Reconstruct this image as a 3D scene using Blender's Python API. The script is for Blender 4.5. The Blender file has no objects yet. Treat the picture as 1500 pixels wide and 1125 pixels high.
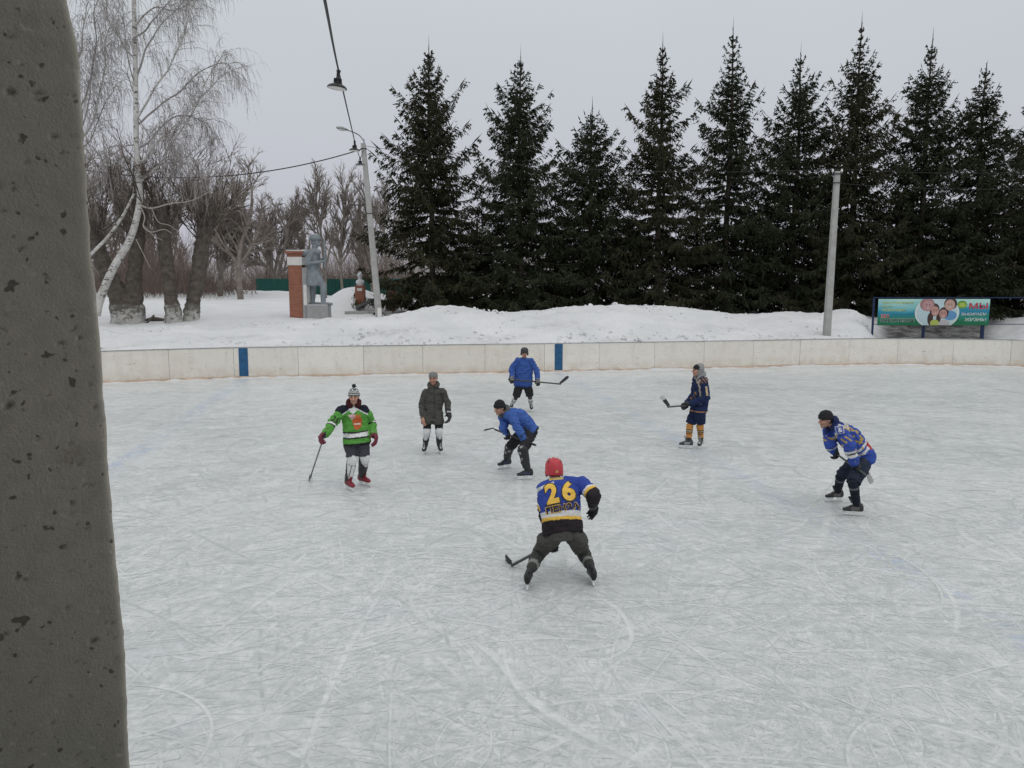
import bpy, bmesh, math, random
import numpy as np
from mathutils import Vector, Matrix, noise as mnoise
from mathutils.bvhtree import BVHTree

# ------------------------------------------------------------------ camera, sky, sun, exposure
S = bpy.context.scene
COL = S.collection
CAM_H = 3.5                     # eye height above the ice (m)
K = CAM_H / 3.7
FPX = 1170.0
PITCH = math.atan(144.5 / FPX)
cam_d = bpy.data.cameras.new('camera')
cam = bpy.data.objects.new('camera', cam_d)
COL.objects.link(cam)
cam.location = (0, 0, CAM_H)
cam.rotation_euler = (math.pi / 2 - PITCH, 0, 0)
cam_d.sensor_fit = 'HORIZONTAL'
cam_d.sensor_width = 36.0
cam_d.lens = FPX / 1500 * 36.0
cam_d.clip_start = 0.05
cam_d.clip_end = 3000
S.camera = cam

SUN_EL, SUN_AZ = math.radians(48), math.radians(150)
world = bpy.data.worlds.new('World')
S.world = world
world.use_nodes = True
wt = world.node_tree
for n in list(wt.nodes):
    wt.nodes.remove(n)
w_out = wt.nodes.new('ShaderNodeOutputWorld')
w_bg = wt.nodes.new('ShaderNodeBackground')
w_sky = wt.nodes.new('ShaderNodeTexSky')
w_sky.sky_type = 'NISHITA'
w_sky.sun_disc = False
w_sky.sun_elevation = SUN_EL
w_sky.sun_rotation = SUN_AZ
w_sky.air_density = 1.0
w_sky.dust_density = 4.0
w_bg.inputs['Strength'].default_value = 0.1
# closed overcast: an even cloud deck, brighter overhead than at the horizon
w_tc = wt.nodes.new('ShaderNodeTexCoord')
w_sep = wt.nodes.new('ShaderNodeSeparateXYZ')
w_map = wt.nodes.new('ShaderNodeMapRange')
w_map.inputs['From Min'].default_value = 0.0
w_map.inputs['From Max'].default_value = 1.0
w_map.clamp = True
w_rmp = wt.nodes.new('ShaderNodeValToRGB')
w_rmp.color_ramp.elements[0].color = (0.500, 0.498, 0.580, 1)
w_rmp.color_ramp.elements[1].color = (1.0, 1.0, 1.0, 1)
e = w_rmp.color_ramp.elements.new(0.12); e.color = (0.520, 0.530, 0.585, 1)
e = w_rmp.color_ramp.elements.new(0.36); e.color = (0.565, 0.605, 0.628, 1)
e = w_rmp.color_ramp.elements.new(0.7); e.color = (0.82, 0.84, 0.85, 1)
w_noi = wt.nodes.new('ShaderNodeTexNoise')
w_noi.inputs['Scale'].default_value = 1.6
w_noi.inputs['Detail'].default_value = 4
w_nm = wt.nodes.new('ShaderNodeMapRange')
w_nm.inputs['To Min'].default_value = 0.94
w_nm.inputs['To Max'].default_value = 1.06
w_mul = wt.nodes.new('ShaderNodeVectorMath'); w_mul.operation = 'SCALE'
w_gain = wt.nodes.new('ShaderNodeVectorMath'); w_gain.operation = 'SCALE'
w_gain.inputs['Scale'].default_value = 10.4
w_mix = wt.nodes.new('ShaderNodeMix'); w_mix.data_type = 'RGBA'
w_mix.inputs['Factor'].default_value = 0.97
L = wt.links.new
L(w_tc.outputs['Generated'], w_sep.inputs[0])
L(w_sep.outputs['Z'], w_map.inputs['Value'])
L(w_map.outputs[0], w_rmp.inputs['Fac'])
L(w_tc.outputs['Generated'], w_noi.inputs['Vector'])
L(w_noi.outputs['Fac'], w_nm.inputs['Value'])
L(w_rmp.outputs['Color'], w_mul.inputs[0])
L(w_nm.outputs[0], w_mul.inputs['Scale'])
L(w_mul.outputs[0], w_gain.inputs[0])
L(w_sky.outputs['Color'], w_mix.inputs['A'])
L(w_gain.outputs[0], w_mix.inputs['B'])
L(w_mix.outputs['Result'], w_bg.inputs['Color'])
L(w_bg.outputs[0], w_out.inputs['Surface'])

sun_d = bpy.data.lights.new('sun', 'SUN')
sun_d.energy = 0.5
sun_d.angle = math.radians(50)
sun_d.color = (1.0, 0.97, 0.93)
sun = bpy.data.objects.new('sun', sun_d)
COL.objects.link(sun)
sd = Vector((math.sin(SUN_AZ) * math.cos(SUN_EL), math.cos(SUN_AZ) * math.cos(SUN_EL), math.sin(SUN_EL)))
sun.rotation_euler = (-sd).to_track_quat('-Z', 'Y').to_euler()
sun.location = sd * 60

S.view_settings.view_transform = 'Standard'
S.view_settings.look = 'None'
S.view_settings.gamma = 1.0
S.view_settings.use_curve_mapping = False
S.view_settings.exposure = 0.0
S.cycles.max_bounces = 5
S.cycles.diffuse_bounces = 3

# ------------------------------------------------------------------ helpers
rng = np.random.default_rng(7)
random.seed(7)
PI = math.pi


def ray(x, y):
    """direction of the sight line through photo pixel (1500 wide)"""
    u = (x - 750) / FPX
    v = (562.5 - y) / FPX
    return np.array([u, math.cos(PITCH) + v * math.sin(PITCH), -math.sin(PITCH) + v * math.cos(PITCH)])


CAMP = np.array([0, 0, CAM_H])


def ground(x, y, z=0.0):
    r = ray(x, y)
    return CAMP + r * ((z - CAM_H) / r[2])


def at(x, y, Y):
    r = ray(x, y)
    return CAMP + r * (Y / r[1])


def lin(c):
    c = c / 255.0
    return c / 12.92 if c <= 0.04045 else ((c + 0.055) / 1.055) ** 2.4


def A(r, g, b, k=0.92):
    """surface albedo for a vertical surface that shows as this sRGB colour under the overcast"""
    c = [lin(v) / k for v in (r, g, b)]
    y = sum(c) / 3
    return tuple(min(0.85, v + (y - v) * 0.13) for v in c)


def unit(v):
    v = np.asarray(v, float)
    return v / (np.linalg.norm(v) + 1e-12)


def tag(o, label=None, cat=None, group=None, kind=None):
    if label: o['label'] = label
    if cat: o['category'] = cat
    if group: o['group'] = group
    if kind: o['kind'] = kind
    return o


def link(name, me, mat=None, parent=None, loc=(0, 0, 0)):
    o = bpy.data.objects.new(name, me)
    COL.objects.link(o)
    o.location = loc
    if mat is not None and me is not None and len(me.materials) == 0:
        me.materials.append(mat)
    if parent is not None:
        o.parent = parent
    return o


def empty(name, loc, rz=0.0):
    o = bpy.data.objects.new(name, None)
    COL.objects.link(o)
    o.location = tuple(float(v) for v in loc)
    o.rotation_euler = (0, 0, rz)
    o.empty_display_size = 0.2
    return o


def mesh_arr(name, V, F, smooth=False):
    """V (n,3), F (m,3) or (m,4) arrays -> mesh"""
    V = np.asarray(V, np.float32); F = np.asarray(F, np.int32)
    me = bpy.data.meshes.new(name)
    k = F.shape[1]
    me.vertices.add(len(V)); me.vertices.foreach_set('co', V.ravel())
    me.loops.add(F.size); me.loops.foreach_set('vertex_index', F.ravel())
    me.polygons.add(len(F))
    me.polygons.foreach_set('loop_start', np.arange(0, F.size, k, dtype=np.int32))
    me.polygons.foreach_set('loop_total', np.full(len(F), k, np.int32))
    me.update(calc_edges=True)
    me.polygons.foreach_set('use_smooth', np.full(len(F), smooth))
    return me


def set_col(me, cols, name='Col'):
    a = me.attributes.new(name, 'FLOAT_COLOR', 'POINT')
    c = np.ones((len(me.vertices), 4), np.float32)
    c[:, :3] = cols
    a.data.foreach_set('color', c.ravel())


def set_f(me, vals, name):
    a = me.attributes.new(name, 'FLOAT', 'POINT')
    a.data.foreach_set('value', np.asarray(vals, np.float32))


class MB:
    """small mesh builder: collects primitives into one mesh"""

    def __init__(self):
        self.v = []; self.f = []

    def add(self, V, F):
        n = len(self.v)
        self.v += [tuple(float(c) for c in p) for p in V]
        self.f += [tuple(i + n for i in q) for q in F]
        return self

    def box(self, c, s, rz=0.0, M=None, bev=0.0):
        x, y, z = (d / 2 for d in s)
        if bev > 0:
            V = []
            b = bev
            for sz, ins in ((-z, b), (-z + b, 0), (z - b, 0), (z, b)):
                xx, yy = x - ins, y - ins
                V += [(-xx + b, -yy, sz), (xx - b, -yy, sz), (xx, -yy + b, sz), (xx, yy - b, sz),
                      (xx - b, yy, sz), (-xx + b, yy, sz), (-xx, yy - b, sz), (-xx, -yy + b, sz)]
            F = [tuple(range(7, -1, -1)), tuple(range(24, 32))]
            for k in range(3):
                for i in range(8):
                    a, d = k * 8 + i, k * 8 + (i + 1) % 8
                    F.append((a, d, d + 8, a + 8))
        else:
            V = [(-x, -y, -z), (x, -y, -z), (x, y, -z), (-x, y, -z), (-x, -y, z), (x, -y, z), (x, y, z), (-x, y, z)]
            F = [(3, 2, 1, 0), (4, 5, 6, 7), (0, 1, 5, 4), (1, 2, 6, 5), (2, 3, 7, 6), (3, 0, 4, 7)]
        V = np.array(V)
        if M is not None:
            V = V @ np.array(M).T
        elif rz:
            ca, sa = math.cos(rz), math.sin(rz)
            V = V @ np.array([[ca, sa, 0], [-sa, ca, 0], [0, 0, 1]])
        return self.add(V + np.asarray(c, float), F)

    def loft(self, rings, n=14, cap=True):
        """rings: (centre, right half-axis vector, forward half-axis vector)"""
        a = np.linspace(0, 2 * PI, n, endpoint=False)
        V = []
        for c, r, f in rings:
            c = np.asarray(c, float)
            V += list(c + np.outer(np.cos(a), r) + np.outer(np.sin(a), f))
        F = []
        m = len(rings)
        for k in range(m - 1):
            for i in range(n):
                j = (i + 1) % n
                F.append((k * n + i, k * n + j, (k + 1) * n + j, (k + 1) * n + i))
        if cap:
            V.append(np.asarray(rings[0][0], float)); V.append(np.asarray(rings[-1][0], float))
            for i in range(n):
                j = (i + 1) % n
                F.append((j, i, m * n))
                F.append(((m - 1) * n + i, (m - 1) * n + j, m * n + 1))
        return self.add(V, F)

    def tube(self, pts, rad, n=8, cap=True, flat=1.0):
        pts = [np.asarray(p, float) for p in pts]
        if not hasattr(rad, '__len__'): rad = [rad] * len(pts)
        rings = []
        up = None
        for i, p in enumerate(pts):
            d = unit(pts[min(i + 1, len(pts) - 1)] - pts[max(i - 1, 0)])
            if up is None:
                up = np.array([0, 0, 1.0]) if abs(d[2]) < 0.9 else np.array([0, 1.0, 0])
            r = unit(np.cross(d, up)); up = unit(np.cross(r, d))
            rings.append((p, r * rad[i], up * rad[i] * flat))
        return self.loft(rings, n, cap)

    def capsule(self, p, q, r0, r1=None, n=14):
        """tapered limb with round ends"""
        p = np.asarray(p, float); q = np.asarray(q, float)
        r1 = r0 if r1 is None else r1
        d = q - p
        Ln = np.linalg.norm(d)
        d = d / Ln if Ln > 1e-6 else np.array([0, 0, 1.0])
        u = np.array([0, 0, 1.0]) if abs(d[2]) < 0.9 else np.array([1.0, 0, 0])
        r = unit(np.cross(d, u)); f = np.cross(r, d)
        rings = []
        for a in (-80, -50, -22):
            t = math.radians(a)
            rings.append((p + d * r0 * math.sin(t), r * r0 * math.cos(t), f * r0 * math.cos(t)))
        rings.append((p, r * r0, f * r0)); rings.append((q, r * r1, f * r1))
        for a in (22, 50, 80):
            t = math.radians(a)
            rings.append((q + d * r1 * math.sin(t), r * r1 * math.cos(t), f * r1 * math.cos(t)))
        return self.loft(rings, n)

    def ellip(self, c, ax, ay, az, n=14, m=9):
        """ellipsoid with half-axis vectors"""
        c = np.asarray(c, float); ax = np.asarray(ax, float); ay = np.asarray(ay, float); az = np.asarray(az, float)
        rings = []
        for t in np.linspace(-PI / 2 + 0.12, PI / 2 - 0.12, m):
            rings.append((c + az * math.sin(t), ax * math.cos(t), ay * math.cos(t)))
        return self.loft(rings, n)

    def lathe(self, prof, n=16, c=(0, 0, 0)):
        c = np.asarray(c, float)
        return self.loft([(c + (0, 0, z), np.array([r, 0, 0]), np.array([0, r, 0])) for r, z in prof], n)

    def mesh(self, name, smooth=False):
        me = bpy.data.meshes.new(name)
        me.from_pydata(self.v, [], self.f)
        me.update()
        if smooth:
            me.polygons.foreach_set('use_smooth', [True] * len(me.polygons))
        return me

    def build(self, name, mat, parent=None, loc=(0, 0, 0), smooth=False):
        return link(name, self.mesh(name, smooth), mat, parent, loc)


def fuse(mb, vox=0.009, it=4, wrinkle=0.0, wf=9.0, seed=0.0, mask=None):
    """grow one continuous surface over the collected pieces"""
    me = mb.mesh('tmp')
    ob = bpy.data.objects.new('tmp', me)
    COL.objects.link(ob)
    m = ob.modifiers.new('r', 'REMESH'); m.mode = 'VOXEL'; m.voxel_size = vox; m.use_smooth_shade = True
    if it:
        s = ob.modifiers.new('s', 'SMOOTH'); s.factor = 0.5; s.iterations = it
    dg = bpy.context.evaluated_depsgraph_get()
    out = bpy.data.meshes.new_from_object(ob.evaluated_get(dg))
    bpy.data.objects.remove(ob); bpy.data.meshes.remove(me)
    out.polygons.foreach_set('use_smooth', [True] * len(out.polygons))
    if wrinkle > 0:
        n = len(out.vertices)
        P = np.empty(n * 3, np.float32); out.vertices.foreach_get('co', P); P = P.reshape(-1, 3)
        N = np.empty(n * 3, np.float32); out.vertices.foreach_get('normal', N); N = N.reshape(-1, 3)
        d = np.empty(n)
        off = Vector((seed * 3.1, seed * 1.7, seed))
        for i in range(n):
            q = Vector(P[i]) * wf
            w = Vector((q.x * 1.0, q.y * 1.0, q.z * 1.9)) + off
            a = mnoise.noise(w * 0.5)
            d[i] = (1 - abs(mnoise.noise(w + Vector((a, -a, a)) * 1.4)) * 2.4) * 0.6 + a * 0.8 - 0.25
        if mask is not None:
            d *= mask(P)
        P = P + N * (d * wrinkle)[:, None]
        out.vertices.foreach_set('co', P.astype(np.float32).ravel())
        out.update()
    return out


def vco(me):
    P = np.empty(len(me.vertices) * 3, np.float32)
    me.vertices.foreach_get('co', P)
    return P.reshape(-1, 3)


def segp(P, a, b):
    """parameter along and distance from the segment a-b"""
    a = np.asarray(a, float); b = np.asarray(b, float)
    d = b - a
    t = np.clip((P - a) @ d / (d @ d), 0, 1)
    return t, np.linalg.norm(P - (a + t[:, None] * d), axis=1)


# ------------------------------------------------------------------ materials
def nt(name):
    m = bpy.data.materials.new(name)
    m.use_nodes = True
    t = m.node_tree
    b = t.nodes['Principled BSDF']
    return m, t, b


def N(t, kind, **kw):
    n = t.nodes.new(kind)
    for k, v in kw.items():
        if k in n.inputs: n.inputs[k].default_value = v
        else: setattr(n, k, v)
    return n


def mixc(t, fac, a, b, mode='MIX'):
    m = N(t, 'ShaderNodeMix', data_type='RGBA', blend_type=mode)
    for s, v in (('Factor', fac), ('A', a), ('B', b)):
        sock = m.inputs[s] if s == 'Factor' else [i for i in m.inputs if i.name == s and i.type == 'RGBA'][0]
        if hasattr(v, 'is_linked') or hasattr(v, 'links'):
            t.links.new(v, sock)
        else:
            sock.default_value = v if s == 'Factor' else (*v, 1)[:4]
    return [o for o in m.outputs if o.type == 'RGBA'][0]


def mr(t, val, a, b, c, d):
    m = N(t, 'ShaderNodeMapRange', clamp=True)
    t.links.new(val, m.inputs['Value'])
    for k, v in zip(('From Min', 'From Max', 'To Min', 'To Max'), (a, b, c, d)):
        m.inputs[k].default_value = v
    return m.outputs[0]


def noi(t, vec, scale, detail=4, rough=0.55, dist=0.0):
    n = N(t, 'ShaderNodeTexNoise', Scale=scale, Detail=detail, Roughness=rough, Distortion=dist)
    if vec is not None: t.links.new(vec, n.inputs['Vector'])
    return n.outputs['Fac']


def mapping(t, vec, rz=0.0, sc=(1, 1, 1), loc=(0, 0, 0)):
    m = N(t, 'ShaderNodeMapping')
    m.inputs['Rotation'].default_value = (0, 0, rz)
    m.inputs['Scale'].default_value = sc
    m.inputs['Location'].default_value = loc
    t.links.new(vec, m.inputs['Vector'])
    return m.outputs[0]


def obj_co(t):
    return N(t, 'ShaderNodeTexCoord').outputs['Object']


def bump(t, b, h, strength=0.3, dist=0.01):
    n = N(t, 'ShaderNodeBump', Strength=strength, Distance=dist)
    t.links.new(h, n.inputs['Height'])
    t.links.new(n.outputs[0], b.inputs['Normal'])


def plain(name, col, rough=0.7, amp=0.18, scale=8.0, metal=0.0, bmp=0.0, spec=0.3, rnd=0.0):
    """a colour with a little grain, dirt and (optionally) piece-to-piece variation"""
    m, t, b = nt(name)
    co = obj_co(t)
    f = noi(t, co, scale, 6, 0.6)
    d = tuple(c * (1 - amp) for c in col); l = tuple(min(0.95, c * (1 + amp)) for c in col)
    c = mixc(t, mr(t, f, 0.3, 0.7, 0, 1), d, l)
    if rnd:
        oi = N(t, 'ShaderNodeObjectInfo')
        g = N(t, 'ShaderNodeCombineColor')
        v = mr(t, oi.outputs['Random'], 0, 1, 1 - rnd, 1.0)
        for i in range(3): t.links.new(v, g.inputs[i])
        c = mixc(t, 1.0, c, g.outputs[0], 'MULTIPLY')
    t.links.new(c, b.inputs['Base Color'])
    b.inputs['Roughness'].default_value = rough
    b.inputs['Metallic'].default_value = metal
    b.inputs['Specular IOR Level'].default_value = spec
    if bmp:
        bump(t, b, noi(t, co, scale * 4, 6, 0.65), bmp, 0.01)
    return m


def vcol(name, rough=0.8, amp=0.12, scale=60.0, bmp=0.15, spec=0.2, sheen=0.0):
    m, t, b = nt(name)
    co = obj_co(t)
    a = N(t, 'ShaderNodeAttribute', attribute_name='Col')
    f = noi(t, co, scale, 4, 0.6)
    g = N(t, 'ShaderNodeCombineColor')
    v = mr(t, f, 0.3, 0.7, 1 - amp, 1 + amp)
    for i in range(3): t.links.new(v, g.inputs[i])
    t.links.new(mixc(t, 1.0, a.outputs['Color'], g.outputs[0], 'MULTIPLY'), b.inputs['Base Color'])
    b.inputs['Roughness'].default_value = rough
    b.inputs['Specular IOR Level'].default_value = spec
    if sheen: b.inputs['Sheen Weight'].default_value = sheen
    if bmp: bump(t, b, noi(t, co, scale * 2, 4, 0.6), bmp, 0.004)
    return m


M = {}
M['cloth'] = vcol('cloth', 0.85, 0.10, 50, 0.2)
M['skin'] = vcol('skin', 0.55, 0.06, 30, 0.05, 0.35)
M['gear'] = vcol('gear', 0.5, 0.10, 40, 0.1, 0.4)
M['steel'] = plain('blade_steel', (0.55, 0.56, 0.58), 0.3, 0.1, 30, 0.9)
M['white_plastic'] = plain('white_plastic', (0.82, 0.82, 0.82), 0.4, 0.06, 20)
M['black_rubber'] = plain('black_rubber', (0.02, 0.02, 0.021), 0.5, 0.3, 40)
M['concrete'] = plain('pole_concrete', (0.36, 0.36, 0.345), 0.9, 0.16, 3.0, bmp=0.3)
M['grey_stone'] = plain('grey_stone', (0.33, 0.335, 0.33), 0.85, 0.14, 4.0, bmp=0.3)
M['statue'] = plain('silver_paint', (0.22, 0.25, 0.27), 0.6, 0.22, 3.0, bmp=0.2)
M['white_paint'] = plain('white_paint', (0.68, 0.67, 0.64), 0.7, 0.08, 6)
M['bust_paint'] = plain('bust_paint', (0.60, 0.62, 0.64), 0.6, 0.08, 6)
M['black_metal'] = plain('black_metal', (0.022, 0.023, 0.024), 0.45, 0.3, 10)
M['grey_metal'] = plain('grey_metal', (0.30, 0.31, 0.31), 0.5, 0.15, 10, 0.4)
M['blue_frame'] = plain('blue_frame', (0.012, 0.028, 0.085), 0.5, 0.25, 8)
M['lamp_glass'] = plain('lamp_glass', (0.62, 0.62, 0.60), 0.25, 0.05, 5)
M['wire'] = plain('cable', (0.03, 0.03, 0.032), 0.6, 0.2, 5)
M['green_sheet'] = plain('green_sheet', (0.013, 0.085, 0.07), 0.45, 0.12, 1.2, rnd=0.12)
M['wood_dark'] = plain('old_wood', (0.10, 0.085, 0.07), 0.9, 0.3, 4, bmp=0.3)
M['flower_red'] = plain('red_cloth_flowers', (0.42, 0.03, 0.04), 0.7, 0.3, 20)
M['flower_green'] = plain('flower_leaf', (0.03, 0.07, 0.02), 0.7, 0.3, 20)

# ------------------------------------------------------------------ the rink: outline, ice, skate marks, boards
WALL = np.array([(-30, 8), (-29.2, 14), (-27, 19), (-23.5, 24.2), (-19.3, 27.9), (-15.53, 30.0), (-13, 31.1), (-10.75, 31.85),
                 (-6.17, 32.7), (-2, 33.45), (2, 34.15), (7.58, 35.25), (12.5, 36.4), (15.5, 37.05), (17.5, 37.3), (19.4, 37.25),
                 (21.8, 36.75), (24, 35.7), (26.8, 33.4), (28.8, 30.2), (29.8, 26.5), (30.2, 22), (30.2, 8)]) * K


def catmull(P, n=14):
    P = np.vstack([2 * P[0] - P[1], P, 2 * P[-1] - P[-2]])
    out = []
    for i in range(1, len(P) - 2):
        for t in np.linspace(0, 1, n, endpoint=False):
            a, b, c, d = P[i - 1:i + 3]
            out.append(0.5 * (2 * b + (c - a) * t + (2 * a - 5 * b + 4 * c - d) * t * t + (3 * b - a - 3 * c + d) * t ** 3))
    out.append(P[-2])
    return np.array(out)


WP = catmull(WALL)
WS = np.concatenate([[0], np.cumsum(np.linalg.norm(np.diff(WP, axis=0), axis=1))])


def wall_at(s):
    p = np.array([np.interp(s, WS, WP[:, 0]), np.interp(s, WS, WP[:, 1])])
    q = np.array([np.interp(s + 0.1, WS, WP[:, 0]), np.interp(s + 0.1, WS, WP[:, 1])])
    r = np.array([np.interp(s - 0.1, WS, WP[:, 0]), np.interp(s - 0.1, WS, WP[:, 1])])
    d = (q - r) / np.linalg.norm(q - r)
    return p, d, np.array([-d[1], d[0]])       # point, direction, outward normal (away from the ice)


def s_of_x(X):
    """arc length of the far wall at this X"""
    k = (WS > 12) & (WS < WS[-1] - 16)
    return float(np.interp(X, WP[k, 0], WS[k]))


# --- ice material: scraped, frosted, criss-crossed by skates
m, t, b = nt('skated_ice')
co = obj_co(t)
base = mixc(t, mr(t, noi(t, co, 0.22, 5, 0.6, 0.6), 0.36, 0.64, 0, 1), (0.55, 0.568, 0.562), (0.70, 0.71, 0.71))
base = mixc(t, mr(t, noi(t, mapping(t, co, 0.2, (0.5, 1.4, 1)), 1.5, 6, 0.68, 1.2), 0.47, 0.74, 0, 0.42), base, (0.42, 0.445, 0.44))
base = mixc(t, mr(t, noi(t, mapping(t, co, 1.0, (1, 1, 1), (7, 3, 0)), 2.0, 8, 0.74, 2.6), 0.47, 0.60, 0, 0.75), base, (0.79, 0.80, 0.80))
base = mixc(t, mr(t, noi(t, mapping(t, co, 0.3, (0.7, 1.3, 1), (1, 9, 0)), 2.6, 8, 0.76, 3.0), 0.48, 0.60, 0, 0.65), base, (0.43, 0.455, 0.455))
base = mixc(t, mr(t, noi(t, mapping(t, co, 0.9, (1.4, 0.7, 1), (5, 2, 0)), 6.0, 7, 0.75, 2.4), 0.48, 0.61, 0, 0.6), base, (0.44, 0.465, 0.465))
base = mixc(t, mr(t, noi(t, mapping(t, co, 0.4, (1, 1, 1), (3, 13, 0)), 0.34, 4, 0.6, 1.0), 0.56, 0.72, 0, 0.35), base, (0.50, 0.525, 0.57))
base = mixc(t, mr(t, noi(t, mapping(t, co, 0.7, (1, 1, 1), (21, 3, 0)), 0.75, 8, 0.72, 2.2), 0.50, 0.66, 0, 0.55), base, (0.76, 0.77, 0.772))
base = mixc(t, mr(t, noi(t, mapping(t, co, 0.1, (1, 1, 1), (2, 33, 0)), 0.9, 8, 0.74, 2.0), 0.54, 0.70, 0, 0.5), base, (0.45, 0.475, 0.47))
for i, (rz, sx, sy, lo, hi, amt, colr) in enumerate((
        (0.15, 0.5, 9, 0.55, 0.76, 0.5, (0.40, 0.435, 0.44)), (-0.55, 0.6, 8, 0.56, 0.76, 0.45, (0.76, 0.77, 0.775)),
        (0.85, 0.5, 10, 0.57, 0.78, 0.5, (0.39, 0.425, 0.43)), (1.5, 0.6, 9, 0.57, 0.76, 0.45, (0.75, 0.76, 0.77)),
        (-1.05, 0.55, 11, 0.57, 0.78, 0.45, (0.42, 0.45, 0.455)), (-0.12, 0.45, 12, 0.55, 0.76, 0.4, (0.77, 0.78, 0.785)))):
    f = noi(t, mapping(t, co, rz, (sx, sy * 0.7, 1), (i * 5.3, i * 2.1, 0)), 1.0, 6, 0.68, 1.3)
    base = mixc(t, mr(t, f, lo, hi, 0, amt * 0.6), base, colr)
for i, (sc, off, w, amt) in enumerate(((0.55, 0, 0.006, 0.34), (0.9, 11, 0.007, 0.3), (1.6, 23, 0.010, 0.28), (2.6, 31, 0.014, 0.22))):
    f = noi(t, mapping(t, co, 0.5 * i, (1, 1, 1), (off, off * 0.7, 0)), sc, 1.5, 0.4, 0.9)
    d = N(t, 'ShaderNodeMath', operation='SUBTRACT'); t.links.new(f, d.inputs[0]); d.inputs[1].default_value = 0.5
    a_ = N(t, 'ShaderNodeMath', operation='ABSOLUTE'); t.links.new(d.outputs[0], a_.inputs[0])
    ln = mr(t, a_.outputs[0], 0.0, w, amt, 0)
    brk = mr(t, noi(t, mapping(t, co, 0, (1, 1, 1), (off + 5, 0, 0)), 0.9, 3, 0.6), 0.47, 0.6, 0, 1)
    mm = N(t, 'ShaderNodeMath', operation='MULTIPLY'); t.links.new(ln, mm.inputs[0]); t.links.new(brk, mm.inputs[1])
    base = mixc(t, mm.outputs[0], base, (0.33, 0.365, 0.375) if i % 2 == 0 else (0.40, 0.43, 0.44))
blue = N(t, 'ShaderNodeAttribute', attribute_name='blue')
bb = N(t, 'ShaderNodeMath', operation='MULTIPLY')
t.links.new(blue.outputs['Fac'], bb.inputs[0])
t.links.new(mr(t, noi(t, co, 1.3, 6, 0.7, 0.8), 0.42, 0.66, 0.05, 1.0), bb.inputs[1])
base = mixc(t, bb.outputs[0], base, (0.34, 0.43, 0.60))
mk = N(t, 'ShaderNodeAttribute', attribute_name='mark')
brkn = mr(t, noi(t, co, 5.0, 6, 0.75), 0.36, 0.58, 0.1, 1.0)
for sgn, colr in ((1, (0.80, 0.81, 0.81)), (-1, (0.37, 0.395, 0.395))):
    mu = N(t, 'ShaderNodeMath', operation='MULTIPLY', use_clamp=True)
    t.links.new(mk.outputs['Fac'], mu.inputs[0]); mu.inputs[1].default_value = sgn
    m2 = N(t, 'ShaderNodeMath', operation='MULTIPLY'); t.links.new(mu.outputs[0], m2.inputs[0]); t.links.new(brkn, m2.inputs[1])
    base = mixc(t, m2.outputs[0], base, colr)
fine = noi(t, co, 26, 5, 0.7)
base = mixc(t, mr(t, fine, 0.3, 0.7, 0, 0.28), base, (0.47, 0.50, 0.505))
t.links.new(base, b.inputs['Base Color'])
b.inputs['Roughness'].default_value = 0.42
t.links.new(mr(t, noi(t, co, 0.9, 6, 0.7, 0.8), 0.3, 0.7, 0.28, 0.56), b.inputs['Roughness'])
b.inputs['Specular IOR Level'].default_value = 0.45
h = N(t, 'ShaderNodeMath', operation='ADD')
t.links.new(noi(t, mapping(t, co, 0.3, (1, 3, 1)), 6, 7, 0.7), h.inputs[0]); t.links.new(fine, h.inputs[1])
bump(t, b, h.outputs[0], 0.3, 0.012)
M['ice'] = m

ring = [tuple(p) for p in WP[::2]] + [(30 * K, -3.2), (-30 * K, -3.2)]
me = bpy.data.meshes.new('rink_ice')
bm = bmesh.new()
bm.faces.new([bm.verts.new((x, y, 0)) for x, y in ring][::-1])
bm.normal_update()
if bm.faces[:][0].normal.z < 0: bmesh.ops.reverse_faces(bm, faces=bm.faces[:])
bm.to_mesh(me); bm.free()
ice = tag(link('rink_ice', me, M['ice']), 'pale grey skated ice of the open air rink covered in scratches', kind='structure')


def strip_marks(paths, z0, z1, attr='mark', ntop=0):
    """soft-edged curved strips on the ice: (points (n,2), half width, strength, sideways lip strength)"""
    V = []; F = []; Q = []
    zs = np.linspace(z0, z1, len(paths))
    nb_ = len(paths) - ntop
    zs[:nb_] = rng.permutation(zs[:nb_])
    for (P, w, q, lip), z in zip(paths, zs):
        n = len(P)
        T = np.gradient(P, axis=0); T /= np.linalg.norm(T, axis=1)[:, None] + 1e-9
        Nn = np.stack([-T[:, 1], T[:, 0]], 1)
        fade = np.sin(np.linspace(0, PI, n)) ** 0.5
        fade[0] = fade[-1] = 0
        ww = w * (0.45 + 0.55 * fade)
        o = len(V) and sum(len(x) for x in V)
        cols = [(-1.0, 0), (-0.35, 1), (0.35, 1), (1.0, 0)] if lip == 0 else [(-1, 0), (-0.4, 1), (0.15, 1), (0.5, lip), (1.3, lip * 0.6), (1.9, 0)]
        m_ = len(cols)
        G = np.empty((n, m_, 3)); Qg = np.empty((n, m_))
        for j, (a, s) in enumerate(cols):
            G[:, j, :2] = P + Nn * (ww * a)[:, None]
            G[:, j, 2] = z + np.linspace(0, 0.0003, n) + 0.000004 * j
            Qg[:, j] = q * s * fade
        V.append(G.reshape(-1, 3)); Q.append(Qg.ravel())
        idx = o + np.arange(n * m_).reshape(n, m_)
        F.append(np.stack([idx[:-1, :-1], idx[:-1, 1:], idx[1:, 1:], idx[1:, :-1]], -1).reshape(-1, 4))
    me = mesh_arr('skate_marks', np.vstack(V), np.vstack(F))
    set_f(me, np.concatenate(Q), attr)
    return me


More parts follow.
